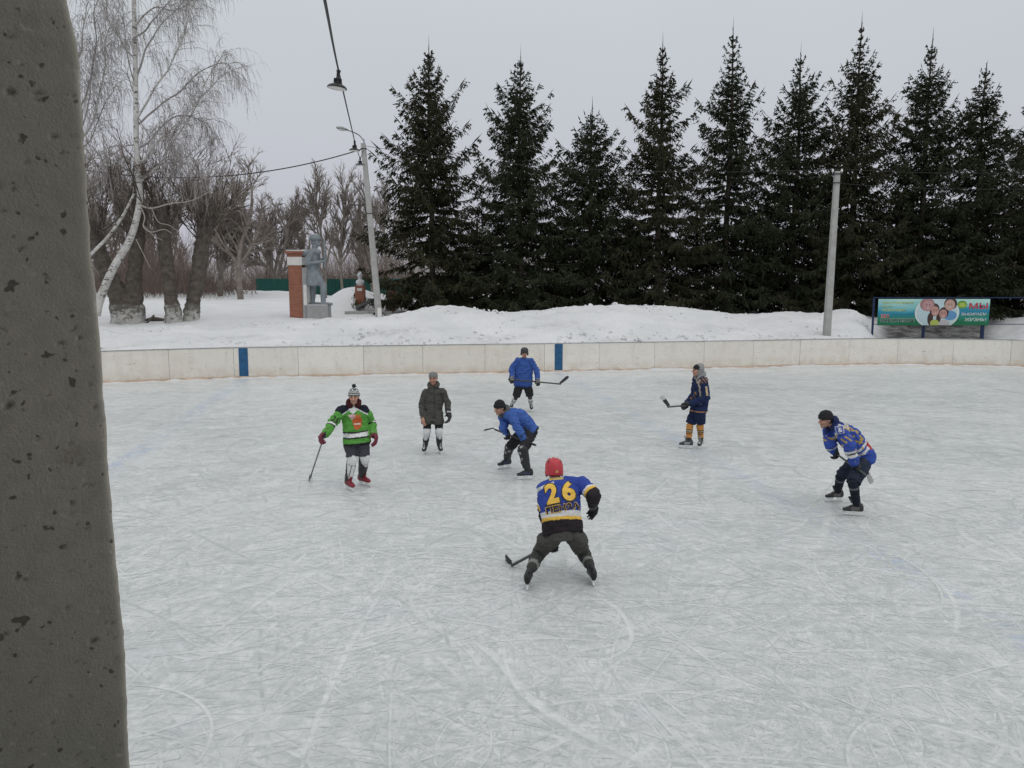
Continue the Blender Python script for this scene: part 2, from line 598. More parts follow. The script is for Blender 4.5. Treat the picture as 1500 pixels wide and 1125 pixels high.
paths = []
for i in range(7600):
    Y = 4.0 * (34.0 / 4.0) ** rng.random() - 0.4
    X = (rng.random() * 2 - 1) * min(27.5, 0.68 * Y + 2.0)
    if mnoise.noise(Vector((X * 0.22, Y * 0.22, 4.0))) < rng.uniform(-.55, .25) and rng.random() < .75: continue
    th = rng.random() * 2 * PI
    kind = rng.random()
    Ln = rng.uniform(0.3, 1.3) if kind < 0.72 else (rng.uniform(1.2, 3.0) if kind < .93 else rng.uniform(3, 6.5))
    Rr = rng.choice([-1, 1]) * (rng.uniform(0.5, 4) if rng.random() < 0.42 else rng.uniform(4, 40))
    n = int(max(6, min(22, Ln * 7)))
    s = np.linspace(-Ln / 2, Ln / 2, n)
    a = th + s / Rr
    ds = Ln / (n - 1)
    P = np.stack([np.cumsum(np.cos(a)) * ds, np.cumsum(np.sin(a)) * ds], 1)
    P += np.array([X, Y]) - P.mean(0)
    u = rng.random()
    grow = 1 + Y / 22
    soft = 1.0 if Y < 12 else max(0.45, 1.0 - (Y - 12) / 22)
    if u < 0.58:
        paths.append((P, rng.uniform(0.008, 0.024) * grow, -rng.uniform(0.15, 0.85) * soft, 0))
    elif u < 0.84:
        paths.append((P, rng.uniform(0.008, 0.024) * grow, rng.uniform(0.12, 0.6) * soft, 0))
    elif u < 0.95:
        paths.append((P, rng.uniform(0.008, 0.018) * grow, -rng.uniform(0.3, 0.9) * soft, -rng.uniform(0.6, 1.1)))
    else:
        paths.append((P, rng.uniform(0.03, 0.06) * grow, rng.choice([-0.45, 0.45]) * rng.uniform(0.3, 1), 0))
ok = []
for p in paths:       # keep marks inside the boards
    P = p[0]
    yw = np.interp(P[:, 0], WP[30:-30, 0], WP[30:-30, 1])
    if (P[:, 1] < yw - 0.35).all() and (np.abs(P[:, 0]) < 27).all() and (P[:, 1] > -3).all():
        ok.append(p)
n_base = len(ok)
for i in range(130):       # the fresher, clearer arcs lie over the worn ones
    Y = 4.2 * (30.0 / 4.2) ** rng.random()
    X = (rng.random() * 2 - 1) * (0.66 * Y + 1.0)
    Ln = rng.uniform(0.5, 2.6); Rr = rng.choice([-1, 1]) * rng.choice([rng.uniform(0.6, 2.5), rng.uniform(2.5, 20)])
    if Ln > abs(Rr) * 3.5: Ln = abs(Rr) * 3.0
    s = np.linspace(-Ln / 2, Ln / 2, 16); a = rng.random() * 2 * PI + s / Rr
    P = np.stack([np.cumsum(np.cos(a)), np.cumsum(np.sin(a))], 1) * Ln / 15
    P += np.array([X, Y]) - P.mean(0)
    if (P[:, 1] > np.interp(P[:, 0], WP[30:-30, 0], WP[30:-30, 1]) - 0.4).any(): continue
    q = rng.random()
    ok.append((P, rng.uniform(0.010, 0.022) * (1 + Y / 25), -rng.uniform(0.4, 0.85) if q < .65 else rng.uniform(.35, .8), -rng.uniform(.6, 1) if q < .3 else 0))
big = [([(690, 940), (722, 968), (745, 1000), (772, 1030), (830, 1068), (890, 1098), (960, 1130)], 0.06, -0.75, -0.9),
       ([(738, 945), (740, 968), (750, 995), (770, 1022)], 0.025, 0.7, 0),
       ([(812, 958), (822, 975), (818, 1000), (806, 1016), (786, 1024)], 0.012, -0.7, 0),
       ([(858, 868), (890, 882), (915, 905), (925, 935), (912, 955), (885, 968)], 0.03, 0.6, 0),
       ([(870, 862), (905, 884), (930, 912), (948, 935), (944, 955)], 0.02, -0.6, 0),
       ([(1080, 884), (1250, 884), (1400, 886), (1500, 890)], 0.025, -0.6, 0),
       ([(1150, 925), (1280, 922), (1410, 930)], 0.04, -0.45, 0),
       ([(1000, 880), (1080, 905), (1140, 955), (1150, 1010), (1090, 1120)], 0.012, -0.5, 0),
       ([(560, 1000), (600, 1030), (612, 1060), (630, 1090), (645, 1120)], 0.015, -0.6, 0),
       ([(632, 890), (650, 905), (690, 911), (760, 925)], 0.03, 0.55, -0.7),
       ([(1210, 772), (1235, 790), (1265, 800), (1290, 815), (1296, 828)], 0.02, -0.45, 0),
       ([(230, 810), (270, 835), (330, 870), (390, 905)], 0.03, -0.4, 0), ([(430, 1010), (442, 960), (455, 915)], 0.012, -0.6, 0),
       ([(925, 745), (950, 770), (962, 800), (960, 830)], 0.02, -0.45, 0)]
for pp, w, q, lip in big:
    P = catmull(np.array([ground(x, y)[:2] for x, y in pp]), 6)
    ok.append((P, w, q, lip))
tag(link('skate_marks', strip_marks(ok, 0.0006, 0.0020, ntop=len(ok) - n_base), M['ice'], ice), kind='stuff')

# faded blue lines under the ice, running in from the blue board stripes
sx1, sx2 = s_of_x(-10.75 * K), s_of_x(2.0 * K)
for s_, x1, y1 in ((sx1, *ground(150, 700)[:2]), (sx2, *ground(1310, 825)[:2])):
    p, d, nn = wall_at(s_)
    q = np.array([x1, y1]); q = q + (q - p) * 0.25
    T = np.linspace(0.02, 1, 60)
    C = p + np.outer(T, q - p)
    dd = unit(q - p); nr = np.array([-dd[1], dd[0]])
    V = []; B = []
    for j, (a, v) in enumerate(((-0.34, 0), (-0.14, 0.85), (0.14, 0.85), (0.34, 0))):
        V.append(np.column_stack([C + nr * a, np.full(60, 0.0003)])); B.append(np.full(60, v) * (1 if s_ == sx1 else 0.75))
    V = np.stack(V, 1).reshape(-1, 3); B = np.stack(B, 1).ravel()
    idx = np.arange(240).reshape(60, 4)
    me = mesh_arr('blue_line', V, np.stack([idx[:-1, :-1], idx[:-1, 1:], idx[1:, 1:], idx[1:, :-1]], -1).reshape(-1, 4))
    set_f(me, B, 'blue')
    link('blue_line', me, M['ice'], ice)

# --- boards
m, t, b = nt('board_paint')
co = obj_co(t)
oi = N(t, 'ShaderNodeObjectInfo')
pc = mixc(t, oi.outputs['Random'], (0.71, 0.68, 0.615), (0.78, 0.755, 0.70))
sep = N(t, 'ShaderNodeSeparateXYZ'); t.links.new(co, sep.inputs[0])
drt = N(t, 'ShaderNodeMath', operation='MULTIPLY')
t.links.new(mr(t, sep.outputs['Z'], 0.0, 0.5, 1, 0), drt.inputs[0])
t.links.new(mr(t, noi(t, co, 2.2, 6, 0.7), 0.38, 0.62, 0, 0.7), drt.inputs[1])
pc = mixc(t, drt.outputs[0], pc, (0.50, 0.40, 0.30))
pc = mixc(t, mr(t, noi(t, mapping(t, co, 0, (1, 1, 0.3)), 3.5, 6, 0.7), 0.48, 0.7, 0, 0.4), pc, (0.54, 0.51, 0.45))
pc = mixc(t, mr(t, noi(t, mapping(t, co, 0, (0.35, 0.35, 1.2)), 1.1, 5, 0.7, 0.8), 0.52, 0.68, 0, 0.3), pc, (0.62, 0.54, 0.45))
pc = mixc(t, mr(t, noi(t, co, 11, 3, 0.6), 0.66, 0.72, 0, 0.75), pc, (0.30, 0.25, 0.2))
pc = mixc(t, mr(t, noi(t, mapping(t, co, 0, (1, 1, 7)), 4.5, 3, 0.6), 0.64, 0.70, 0, 0.55), pc, (0.26, 0.26, 0.27))
t.links.new(pc, b.inputs['Base Color'])
b.inputs['Roughness'].default_value = 0.6
b.inputs['Specular IOR Level'].default_value = 0.25
bump(t, b, noi(t, co, 1.2, 3, 0.5), 0.3, 0.03)
M['board'] = m
M['blue_paint'] = plain('worn_blue_paint', (0.02, 0.095, 0.21), 0.6, 0.25, 7)
M['kick'] = plain('faded_orange_strip', (0.58, 0.44, 0.33), 0.7, 0.3, 3)
M['rail'] = plain('board_rail', (0.26, 0.27, 0.28), 0.6, 0.25, 5)

BH = 1.225 * K
boards = empty('rink_boards', (0, 0, 0))
tag(boards, 'long cream painted hockey boards with two blue stripes round the far side of the ice', 'rink boards')


def wall_strip(s0, s1, n, o0, o1, z0, z1):
    """box following the wall between arc lengths, offsets o0..o1 along the outward normal"""
    mb = MB()
    V = []
    for s in np.linspace(s0, s1, n + 1):
        p, d, nn = wall_at(s)
        for o, z in ((o0, z0), (o1, z0), (o1, z1), (o0, z1)):
            q = p + nn * o
            V.append((q[0], q[1], z))
    F = [(0, 1, 2, 3), tuple(4 * n + i for i in (3, 2, 1, 0))]
    for k in range(n):
        for i in range(4):
            j = (i + 1) % 4
            F.append((4 * k + j, 4 * k + i, 4 * k + 4 + i, 4 * k + 4 + j))
    return mb.add(V, F)


def at_wall(name, mb, mat, s):
    p, d, nn = wall_at(s)
    o = mb.build(name, mat, boards)
    return o


seam0 = s_of_x(at(535, 530, 32.6 * K)[0])
pw = 2.33
s = seam0 - pw * math.floor((seam0 - 4) / pw)
seams = []
while s < WS[-1] - 1.0:
    seams.append(s); s += pw * rng.uniform(0.93, 1.07)
for a, c in zip(seams[:-1], seams[1:]):
    off = rng.uniform(-0.006, 0.008)
    wall_strip(a + 0.005, c - 0.005, 5, off, off + 0.045, 0.0, BH - rng.uniform(0, 0.012)).build('board_panel', M['board'], boards)
for s_ in (sx1, sx2):
    wall_strip(s_ - 0.165, s_ + 0.165, 2, -0.016, -0.010, 0.03, BH - 0.012).build('blue_stripe', M['blue_paint'], boards)
for a, c in zip(seams[:-1:2], seams[2::2]):
    wall_strip(a + 0.003, c - 0.003, 10, -0.02, 0.07, BH + 0.002, BH + 0.022).build('top_rail', M['rail'], boards)
    wall_strip(a + 0.004, c - 0.004, 10, -0.032, -0.013, 0.004, 0.075).build('kick_strip', M['kick'], boards)
for s_ in seams[::1]:
    p, d, nn = wall_at(s_)
    q = p + nn * 0.115
    MB().box((q[0], q[1], BH / 2), (0.07, 0.09, BH - 0.02), rz=math.atan2(d[1], d[0])).build('post', M['wood_dark'], boards)

# --- snow
m, t, b = nt('trodden_snow')
co = obj_co(t)
sc = mixc(t, mr(t, noi(t, co, 0.5, 5, 0.6), 0.35, 0.65, 0, 1), (0.70, 0.71, 0.73), (0.78, 0.785, 0.80))
dirt = N(t, 'ShaderNodeAttribute', attribute_name='dirt')
dn = N(t, 'ShaderNodeMath', operation='MULTIPLY')
t.links.new(dirt.outputs['Fac'], dn.inputs[0])
t.links.new(mr(t, noi(t, mapping(t, co, 0.2, (1, 1, 1)), 2.6, 7, 0.75, 0.6), 0.40, 0.62, 0, 1), dn.inputs[1])
sc = mixc(t, dn.outputs[0], sc, (0.30, 0.29, 0.285))
bare = N(t, 'ShaderNodeAttribute', attribute_name='bare')
bn = N(t, 'ShaderNodeMath', operation='ADD', use_clamp=True)
t.links.new(bare.outputs['Fac'], bn.inputs[0]); 
nb = mr(t, noi(t, co, 1.5, 6, 0.7), 0.3, 0.7, -0.35, 0.15)
nb2 = N(t, 'ShaderNodeMath', operation='MULTIPLY'); t.links.new(nb, nb2.inputs[0]); t.links.new(bare.outputs['Fac'], nb2.inputs[1])
t.links.new(nb2.outputs[0], bn.inputs[1])
sc = mixc(t, bn.outputs[0], sc, (0.075, 0.073, 0.073))
t.links.new(sc, b.inputs['Base Color'])
b.inputs['Roughness'].default_value = 0.75
b.inputs['Specular IOR Level'].default_value = 0.15
hh = N(t, 'ShaderNodeMath', operation='ADD')
t.links.new(noi(t, co, 3.0, 8, 0.65), hh.inputs[0]); t.links.new(noi(t, co, 14.0, 4, 0.6), hh.inputs[1])
bump(t, b, hh.outputs[0], 0.75, 0.10)
M['snow'] = m

YR = 40.0 * K
RIDGE = [(-200, 480), (100, 477), (200, 475), (300, 474), (400, 470), (480, 466), (560, 463), (600, 459), (640, 453), (690, 453), (740, 457), (790, 455),
         (830, 450), (900, 446), (960, 448), (1010, 453), (1080, 463), (1150, 460), (1200, 463), (1228, 458), (1248, 456), (1268, 468),
         (1290, 492), (1310, 512), (1400, 516), (1440, 498), (1470, 488), (1500, 483), (1600, 478), (1900, 478)]
RX = np.array([at(x, y, YR)[0] for x, y in RIDGE]); RZ = np.array([at(x, y, YR)[2] for x, y in RIDGE])
ZFAR = 1.82 * K


def sm(x):
    x = np.clip(x, 0, 1)
    return x * x * (3 - 2 * x)


HEAPS = [(at(503, 440, 52 * K)[0], 54 * K, 1.35, 1.7), (at(562, 445, 54 * K)[0], 56 * K, 0.95, 2.3), (at(648, 460, 43 * K)[0], 41 * K, 0.25, 2.0),
         (at(350, 460, 43 * K)[0], 43 * K, 0.22, 2.5), (at(720, 445, 60 * K)[0], 58 * K, 0.9, 3.0)]


def snow_z(X, Y, tt):
    X = np.asarray(X, float); Y = np.asarray(Y, float); tt = np.asarray(tt, float)
    zr = np.interp(X * YR / np.maximum(Y, 8), RX, RZ)
    Xq = X * YR / np.maximum(Y, 8)
    hol = sm((at(1300, 500, YR)[0] - Xq) / 1.2) + sm((Xq - at(1450, 500, YR)[0]) / 2.0)
    hol = np.clip(hol, 0, 1)
    lf = sm((-10.5 - X * 52 / np.maximum(Y, 30)) / 5.0)
    zf = ZFAR + np.clip((Y - 44 * K) * (0.018 + 0.030 * lf), -0.2, 0.75 + 0.5 * lf) + 0.03 * np.sin(X * 0.35 + Y * 0.21)
    near = BH - 0.03 + (zr - BH) * sm(tt / (5.6 * K)) ** 0.8
    z = near + (zf - zr) * sm((tt - 5.8 * K) / (5.5 * K)) * (tt > 5.8 * K)
    z = z * hol + (1 - hol) * (0.78 + sm((Y - 43.5 * K) / 6) * (ZFAR - 0.78) + 0.03 * np.sin(X * 3))
    for hx, hy, hz, hr in HEAPS:
        z = z + hz * np.exp(-((X - hx) ** 2 + (Y - hy) ** 2) / (hr * hr))
    return z


sg = np.concatenate([np.arange(2, WS[-1] - 2, 0.22), [WS[-1] - 2]])
tg = np.concatenate([np.linspace(0.05, 9, 46), 9 + np.cumsum(np.geomspace(0.25, 60, 52))])
PP = []; NN = []
for s in sg:
    p, d, nn = wall_at(s); PP.append(p); NN.append(nn)
PP = np.array(PP); NN = np.array(NN)
kk = np.ones(41) / 41
NNp = np.stack([np.convolve(np.pad(NN[:, i], 20, 'edge'), kk, 'valid') for i in (0, 1)], 1)
G = np.empty((len(sg), len(tg), 3)); DT = np.zeros(G.shape[:2]); BR = np.zeros(G.shape[:2])
G[:, :, :2] = PP[:, None, :] + NNp[:, None, :] * tg[None, :, None]
G[:, :, 2] = snow_z(G[:, :, 0], G[:, :, 1], np.broadcast_to(tg, G.shape[:2]))
for i in range(G.shape[0]):
    for j in range(G.shape[1]):
        x, y = G[i, j, 0], G[i, j, 1]
        tt = tg[j]
        if tt < 60:
            q = Vector((x * 0.55, y * 0.55, 0))
            q2 = Vector((x * 2.1, y * 2.1, 3))
            edge = min(1, tt / 0.6)
            G[i, j, 2] += edge * (0.11 * mnoise.noise(q) + 0.085 * mnoise.noise(q2) + 0.05 * abs(mnoise.noise(q2 * 2.3)) + 0.022 * mnoise.noise(q2 * 5.1)) * (1 if tt < 12 else 0.5)
        if 0.2 < tt < 6:
            DT[i, j] = 0.55 * max(0, mnoise.noise(Vector((x * 0.3, tt * 1.2, 9))) + 0.12) * (1 if tt < 2.6 else 0.55)
x0, x1 = at(1276, 500, YR)[0], at(1475, 500, YR)[0]
XX, YY = G[:, :, 0] * YR / np.maximum(G[:, :, 1], 8), G[:, :, 1]
BR = sm((XX - x0) / 0.9) * sm((x1 - XX) / 1.4) * sm((np.broadcast_to(tg, XX.shape) - 0.35) / 0.5) * sm((60 - YY) / 6) * (YY > 25)
a = np.arange(G.shape[0] * G.shape[1]).reshape(G.shape[:2])
F = np.stack([a[:-1, :-1], a[1:, :-1], a[1:, 1:], a[:-1, 1:]], -1).reshape(-1, 4)
nz = np.cross(G[1, 0] - G[0, 0], G[0, 1] - G[0, 0])[2]
if nz < 0: F = F[:, ::-1]
me = mesh_arr('snow_ground', G.reshape(-1, 3), F, True)
set_f(me, DT.ravel(), 'dirt'); set_f(me, BR.ravel(), 'bare')
snow = tag(link('snow_ground', me, M['snow']), 'white snow bank and open snow field behind the boards', kind='structure')
# ground under everything, out to the horizon
big_ = MB().add([(-2500, -400, -0.35), (2500, -400, -0.35), (2500, 2500, -0.35), (-2500, 2500, -0.35)], [(0, 1, 2, 3)])
tag(big_.build('far_ground', M['snow']), 'flat snow covered land out to the horizon', kind='structure')


def tdist(X, Y):
    d = np.hypot(WP[:, 0] - X, WP[:, 1] - Y)
    return float(d.min())


def gz(X, Y):
    return float(snow_z(X, Y, tdist(X, Y)))


# clods of dirty snow on the bank
mb = MB()
for i in range(260):
    s = rng.uniform(s_of_x(-16 * K), s_of_x(20 * K)); tt = rng.choice([rng.uniform(0.3, 1.8), rng.uniform(0.3, 5.5)])
    p, d, nn = wall_at(s); q = p + nn * tt
    z = float(snow_z(q[0], q[1], tt)) + 0.0
    r = rng.uniform(0.02, 0.075) * (1.6 if rng.random() < 0.06 else 1)
    mb.ellip((q[0], q[1], z), (r * rng.uniform(0.8, 1.7), r * 0.2, 0), (0, r, 0.2 * r), (0, 0, r * rng.uniform(.5, .9)), 6, 4)
tag(mb.build('snow_clods', plain('dirty_snow', (0.56, 0.57, 0.58), 0.9, 0.3, 4, bmp=0.4)), 'small grey clods of dirty snow scattered on the bank', kind='stuff')
mb = MB()
for i in range(380):
    s = rng.uniform(s_of_x(-17 * K), s_of_x(21 * K)); tt = rng.choice([rng.uniform(0.15, 1.4), rng.uniform(0.3, 6.2), rng.uniform(4.2, 6.4)])
    p, d, nn = wall_at(s); q = p + nn * tt
    z = float(snow_z(q[0], q[1], tt)) + 0.02
    r = rng.uniform(0.025, 0.075) * (1.8 if rng.random() < 0.08 else 1); a_ = rng.random() * 3
    mb.ellip((q[0], q[1], z), (r * rng.uniform(0.8, 1.6) * math.cos(a_), r * math.sin(a_), 0.3 * r * rng.normal()), (-r * math.sin(a_), r * math.cos(a_), 0.2 * r), (0, 0.2 * r, r * rng.uniform(.6, 1.1)), 5, 4)
tag(mb.build('snow_lumps', M['snow']), 'broken white lumps of shovelled snow on the bank', kind='stuff')
# ridge of scraped snow along the foot of the boards
mb = MB(); V = []; Fq = []
ss = np.arange(8, WS[-1] - 8, 0.07)
for s in ss:
    p, d, nn = wall_at(s)
    hgt = max(0.004, 0.035 + 0.07 * mnoise.noise(Vector((s * 0.45, 0, 0))) + 0.055 * mnoise.noise(Vector((s * 2.6, 5, 0))))
    wd = 0.12 + 0.9 * hgt + 0.08 * mnoise.noise(Vector((s * 1.3, 9, 0)))
    for o, z in ((-0.034, hgt), (-0.034 - wd * 0.45, hgt * 0.62), (-0.034 - wd, 0.008), (-0.034 - wd * 1.6, -0.004)):
        q = p + nn * o; V.append((q[0], q[1], z))
mm = np.arange(len(V)).reshape(-1, 4)
Fq = np.stack([mm[:-1, :-1], mm[:-1, 1:], mm[1:, 1:], mm[1:, :-1]], -1).reshape(-1, 4)
me = mesh_arr('snow_scrapings', np.array(V), Fq[:, ::-1], True)
tag(link('snow_scrapings', me, M['snow']), 'thin ridge of scraped snow along the foot of the boards', kind='stuff')

# ------------------------------------------------------------------ concrete pillar, and an unseen stand added round the viewpoint to shade it
m, t, b = nt('rough_concrete')
co = obj_co(t)
c = mixc(t, mr(t, noi(t, co, 2.6, 5, 0.6), 0.35, 0.65, 0, 1), (0.39, 0.375, 0.31), (0.49, 0.45, 0.375))
c = mixc(t, mr(t, noi(t, co, 38, 5, 0.65), 0.35, 0.65, 0, 0.45), c, (0.32, 0.31, 0.27))
c = mixc(t, mr(t, noi(t, co, 75, 2, 0.5), 0.66, 0.72, 0, 0.6), c, (0.56, 0.51, 0.44))
c = mixc(t, mr(t, noi(t, mapping(t, co, 0, (1, 1, 1), (4, 4, 4)), 62, 2, 0.5), 0.655, 0.70, 0, 0.8), c, (0.10, 0.09, 0.075))
c = mixc(t, mr(t, noi(t, mapping(t, co, 0, (1, 1, 1), (9, 4, 1)), 9, 6, 0.7), 0.62, 0.72, 0, 0.45), c, (0.27, 0.21, 0.155))
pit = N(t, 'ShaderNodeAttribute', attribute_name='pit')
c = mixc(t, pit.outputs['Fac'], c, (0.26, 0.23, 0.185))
t.links.new(c, b.inputs['Base Color'])
b.inputs['Roughness'].default_value = 0.92
b.inputs['Specular IOR Level'].default_value = 0.15
hb = N(t, 'ShaderNodeMath', operation='ADD')
t.links.new(noi(t, co, 60, 6, 0.7), hb.inputs[0]); t.links.new(noi(t, co, 260, 3, 0.7), hb.inputs[1])
bump(t, b, hb.outputs[0], 0.35, 0.004)
M['rough_concrete'] = m

YP = 1.05
e0, e1 = at(98, 0, YP), at(190, 1125, YP)
ANG = math.radians(38)
fx = np.array([math.cos(ANG), math.sin(ANG), 0])        # across the face, towards the opening
fn = np.array([math.sin(ANG), -math.cos(ANG), 0])       # out of the face, to the viewer
zlo, zhi = e1[2] - 0.35, e0[2] + 0.35
nw, nh = 190, 620
wv = np.linspace(-0.75, 0, nw)
zv = np.linspace(zlo, zhi, nh)
W, Z = np.meshgrid(wv, zv)
EP = [at(x, y, YP) for x, y in ((190, 1125), (188, 1060), (184, 960), (176, 880), (167, 790), (160, 690), (154, 600), (147, 500), (138, 400), (131, 300), (124, 190), (117, 110), (112, 60), (103, 20), (98, 0))]
EZ = [q[2] for q in EP]; EX = [q[0] for q in EP]
lean = np.where(Z < EZ[0], EX[0] + (EZ[0] - Z) * 0.06, np.interp(Z, EZ, EX))
jag = 0.55 * np.array([0.003 * mnoise.noise(Vector((0, 0, z * 4))) + 0.0035 * mnoise.noise(Vector((2, 0, z * 21))) + 0.003 * max(0, mnoise.noise(Vector((4, 0, z * 60)))) - 0.006 * max(0, mnoise.noise(Vector((7, 0, z * 12))) - 0.25) for z in zv])
blend = np.exp(W / 0.02)
Uw = W * 1.0 + jag[:, None] * blend
base3 = np.stack([lean, np.full_like(lean, YP), Z], -1)
P3 = base3 + Uw[..., None] * fx
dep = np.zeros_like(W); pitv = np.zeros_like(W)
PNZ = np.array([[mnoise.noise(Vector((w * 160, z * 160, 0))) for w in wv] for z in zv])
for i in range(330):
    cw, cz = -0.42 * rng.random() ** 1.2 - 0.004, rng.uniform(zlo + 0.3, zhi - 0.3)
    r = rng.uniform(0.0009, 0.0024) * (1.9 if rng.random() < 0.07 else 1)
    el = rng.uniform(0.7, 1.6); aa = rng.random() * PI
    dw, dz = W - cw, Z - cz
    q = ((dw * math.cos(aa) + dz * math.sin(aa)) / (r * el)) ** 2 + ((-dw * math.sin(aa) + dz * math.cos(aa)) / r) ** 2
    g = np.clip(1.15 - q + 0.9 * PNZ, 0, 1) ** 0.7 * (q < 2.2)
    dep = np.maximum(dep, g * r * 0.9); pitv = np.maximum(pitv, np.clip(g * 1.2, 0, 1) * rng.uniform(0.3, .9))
P3 = P3 - fn * dep[..., None]
edge_round = 0.004 * np.exp(W / 0.003)
P3 = P3 - fn * edge_round[..., None]
back = P3[:, [-1]] - fn * 0.22 - fx * 0.06
rear = P3[:, [0]] - fn * 0.22
G = np.concatenate([P3, back, rear, P3[:, [0]]], 1)
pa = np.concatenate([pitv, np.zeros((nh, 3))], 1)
a = np.arange(G.shape[0] * G.shape[1]).reshape(G.shape[:2])
F = np.stack([a[:-1, :-1], a[:-1, 1:], a[1:, 1:], a[1:, :-1]], -1).reshape(-1, 4)
org = np.array([e1[0] - 0.25, YP, 0])
me = mesh_arr('concrete_pillar', G.reshape(-1, 3) - org, F, False)
me.polygons.foreach_set('use_smooth', [True] * len(me.polygons))
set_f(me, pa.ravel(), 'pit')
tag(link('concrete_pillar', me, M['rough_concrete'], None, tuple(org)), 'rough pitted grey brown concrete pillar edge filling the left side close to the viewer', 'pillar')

st = empty('unseen_shade_stand', (0, -2.5, 0))  # out of view; roof and walls sized to keep skylight off the pillar
tag(st, 'unseen roofed concrete stand around the viewpoint, added to shade the pillar', 'building')
cm = plain('stand_concrete', (0.17, 0.165, 0.15), 0.9, 0.15, 2.5, bmp=0.3)
for nm, c_, s_ in (('floor_slab', (0, -2.2, 1.75), (9.0, 5.4, 0.2)), ('roof', (0, -2.2, 5.35), (9.0, 5.4, 0.25)), ('rear_wall', (0, -4.82, 3.54), (9.0, 0.2, 3.36)),
                   ('side_wall', (-4.4, -2.2, 3.54), (0.2, 5.02, 3.36)), ('base_wall', (0, 0.3, 0.9), (8.6, 0.2, 1.5))):
    MB().box(np.array(c_) - (0, -2.5, 0), s_).build(nm, cm, st)

# ------------------------------------------------------------------ poles, lamps and cables
YL = 42 * K
pb, pt = at(556, 464, YL), at(532, 210, YL)
pb[2] = gz(pb[0], pb[1]) - 0.25
ax = unit(pt - pb)


def conc_pole(name, p0, p1, w0, w1, parent_loc, label):
    r = empty(name, parent_loc)
    tag(r, label, 'pole')
    o = np.asarray(parent_loc, float)
    d = unit(p1 - p0)
    rr = unit(np.cross(d, (0, 1, 0))); ff = unit(np.cross(d, rr))
    mb = MB()
    k = 0.82
    V = []
    for p, w in ((p0, w0), (p1, w1)):
        for a_, b_ in ((-1, -k), (-k, -1), (k, -1), (1, -k), (1, k), (k, 1), (-k, 1), (-1, k)):
            V.append(p + rr * a_ * w + ff * b_ * w - o)
    F = [(7, 6, 5, 4, 3, 2, 1, 0), tuple(range(8, 16))] + [(i, (i + 1) % 8, 8 + (i + 1) % 8, 8 + i) for i in range(8)]
    mb.add(V, F).build('shaft', M['concrete'], r)
    return r


lp = conc_pole('street_lamp', pb, pt, 0.155, 0.105, pb, 'leaning grey concrete lamp pole with curved arm left of the spruce row')
# lamp arm and head
arm = [pt - pb + (0.06, -0.06, -0.3), pt - pb + (0.05, -0.08, 0.15), at(532, 205, YL) - pb, at(526, 198, YL) - pb, at(516, 193, YL - .4) - pb, at(508, 190.5, YL - .6) - pb]
MB().tube(catmull(np.array(arm), 5), 0.032, 8).build('arm', M['grey_metal'], lp, smooth=True)
hd = at(508, 190, YL - .6) - pb; ht = at(502, 188.6, YL - .8) - pb
mb = MB(); dv = unit(ht - hd)
sdv = unit(np.cross(dv, (0, 0, 1))); upv = np.cross(sdv, dv)
Lh = 0.62
mb.loft([(hd - dv * 0.05, sdv * 0.045, upv * 0.04), (hd + dv * 0.1, sdv * 0.09, upv * 0.06), (hd + dv * 0.3, sdv * 0.14, upv * 0.085), (hd + dv * 0.5, sdv * 0.12, upv * 0.075), (hd + dv * Lh, sdv * 0.04, upv * 0.03)], 12)
lh = mb.build('lamp_head', M['grey_metal'], lp, smooth=True)
MB().ellip(hd + dv * 0.34 - upv * 0.06, dv * 0.2, sdv * 0.1, upv * 0.05).build('lamp_glass', M['lamp_glass'], lh, smooth=True)
bd = MB()
for hz in (0.62, 0.97):
    c = pb + (pt - pb) * hz - pb
    bd.box(c, (0.27, 0.27, 0.035))
bd.build('band', M['black_metal'], lp)
MB().box(pb - pb + np.array([0.03, -0.2, 0.5]), (0.2, 0.02, 0.75)).build('white_marker', M['white_paint'], lp)

YRP = 38 * K
qb, qt = at(1211, 487, YRP), at(1226.5, 251, YRP)
qb[2] = gz(qb[0], qb[1]) - 0.3
qp = conc_pole('concrete_pole', qb, qt, 0.148, 0.108, qb, 'bare grey concrete pole in front of the spruces near the banner')
mb = MB()
mb.box(qt - qb + np.array([0, 0, -0.12]), (0.36, 0.3, 0.04)); mb.box(qt - qb + np.array([0, 0, -0.5]), (0.33, 0.3, 0.03))
mb.build('band', M['black_metal'], qp)
for dx in (-0.2, 0.2):
    MB().lathe([(0.012, -0.06), (0.012, 0.0), (0.045, 0.0), (0.05, 0.05), (0.03, 0.07), (0.045, 0.09), (0.02, 0.12)], 10, qt - qb + np.array([dx, 0, -0.02])).build('insulator', M['white_plastic'], qp, smooth=True)


def sag(p, q, s, n=28):
    t_ = np.linspace(0, 1, n)
    P = np.outer(1 - t_, p) + np.outer(t_, q)
    P[:, 2] -= s * 4 * t_ * (1 - t_)
    return P


def cable(name, P, r, label, cat='cable'):
    o = np.asarray(P[0], float)
    c = MB().tube([p - o for p in P], r, 6).build(name, M['wire'], None, tuple(o), smooth=True)
    return tag(c, label, cat)


# string of pendant lamps from the unseen stand roof to the lamp pole
l1, l2, l3 = at(496, 104, 17 * K), at(519.5, 207, 31 * K), at(527.5, 231, 38 * K)
start = l1 + (l1 - l2) * 0.0
c0 = at(474, -8, 8.0)
c00 = c0 + (c0 - l1) * 0.55; c00[2] = 5.35
cab = np.vstack([catmull(np.array([c00, c0, l1, l2]), 8), catmull(np.array([l2, l3, pt + (0, -0.1, -0.35)]), 6)[1:]])
cable('lamp_cable', cab, 0.017, 'dark cable with hanging lamps running from the viewer up to the lamp pole')
P2 = cab + np.array([0.025, 0, -0.02]) * np.sin(np.arange(len(cab)) * 2.1)[:, None]


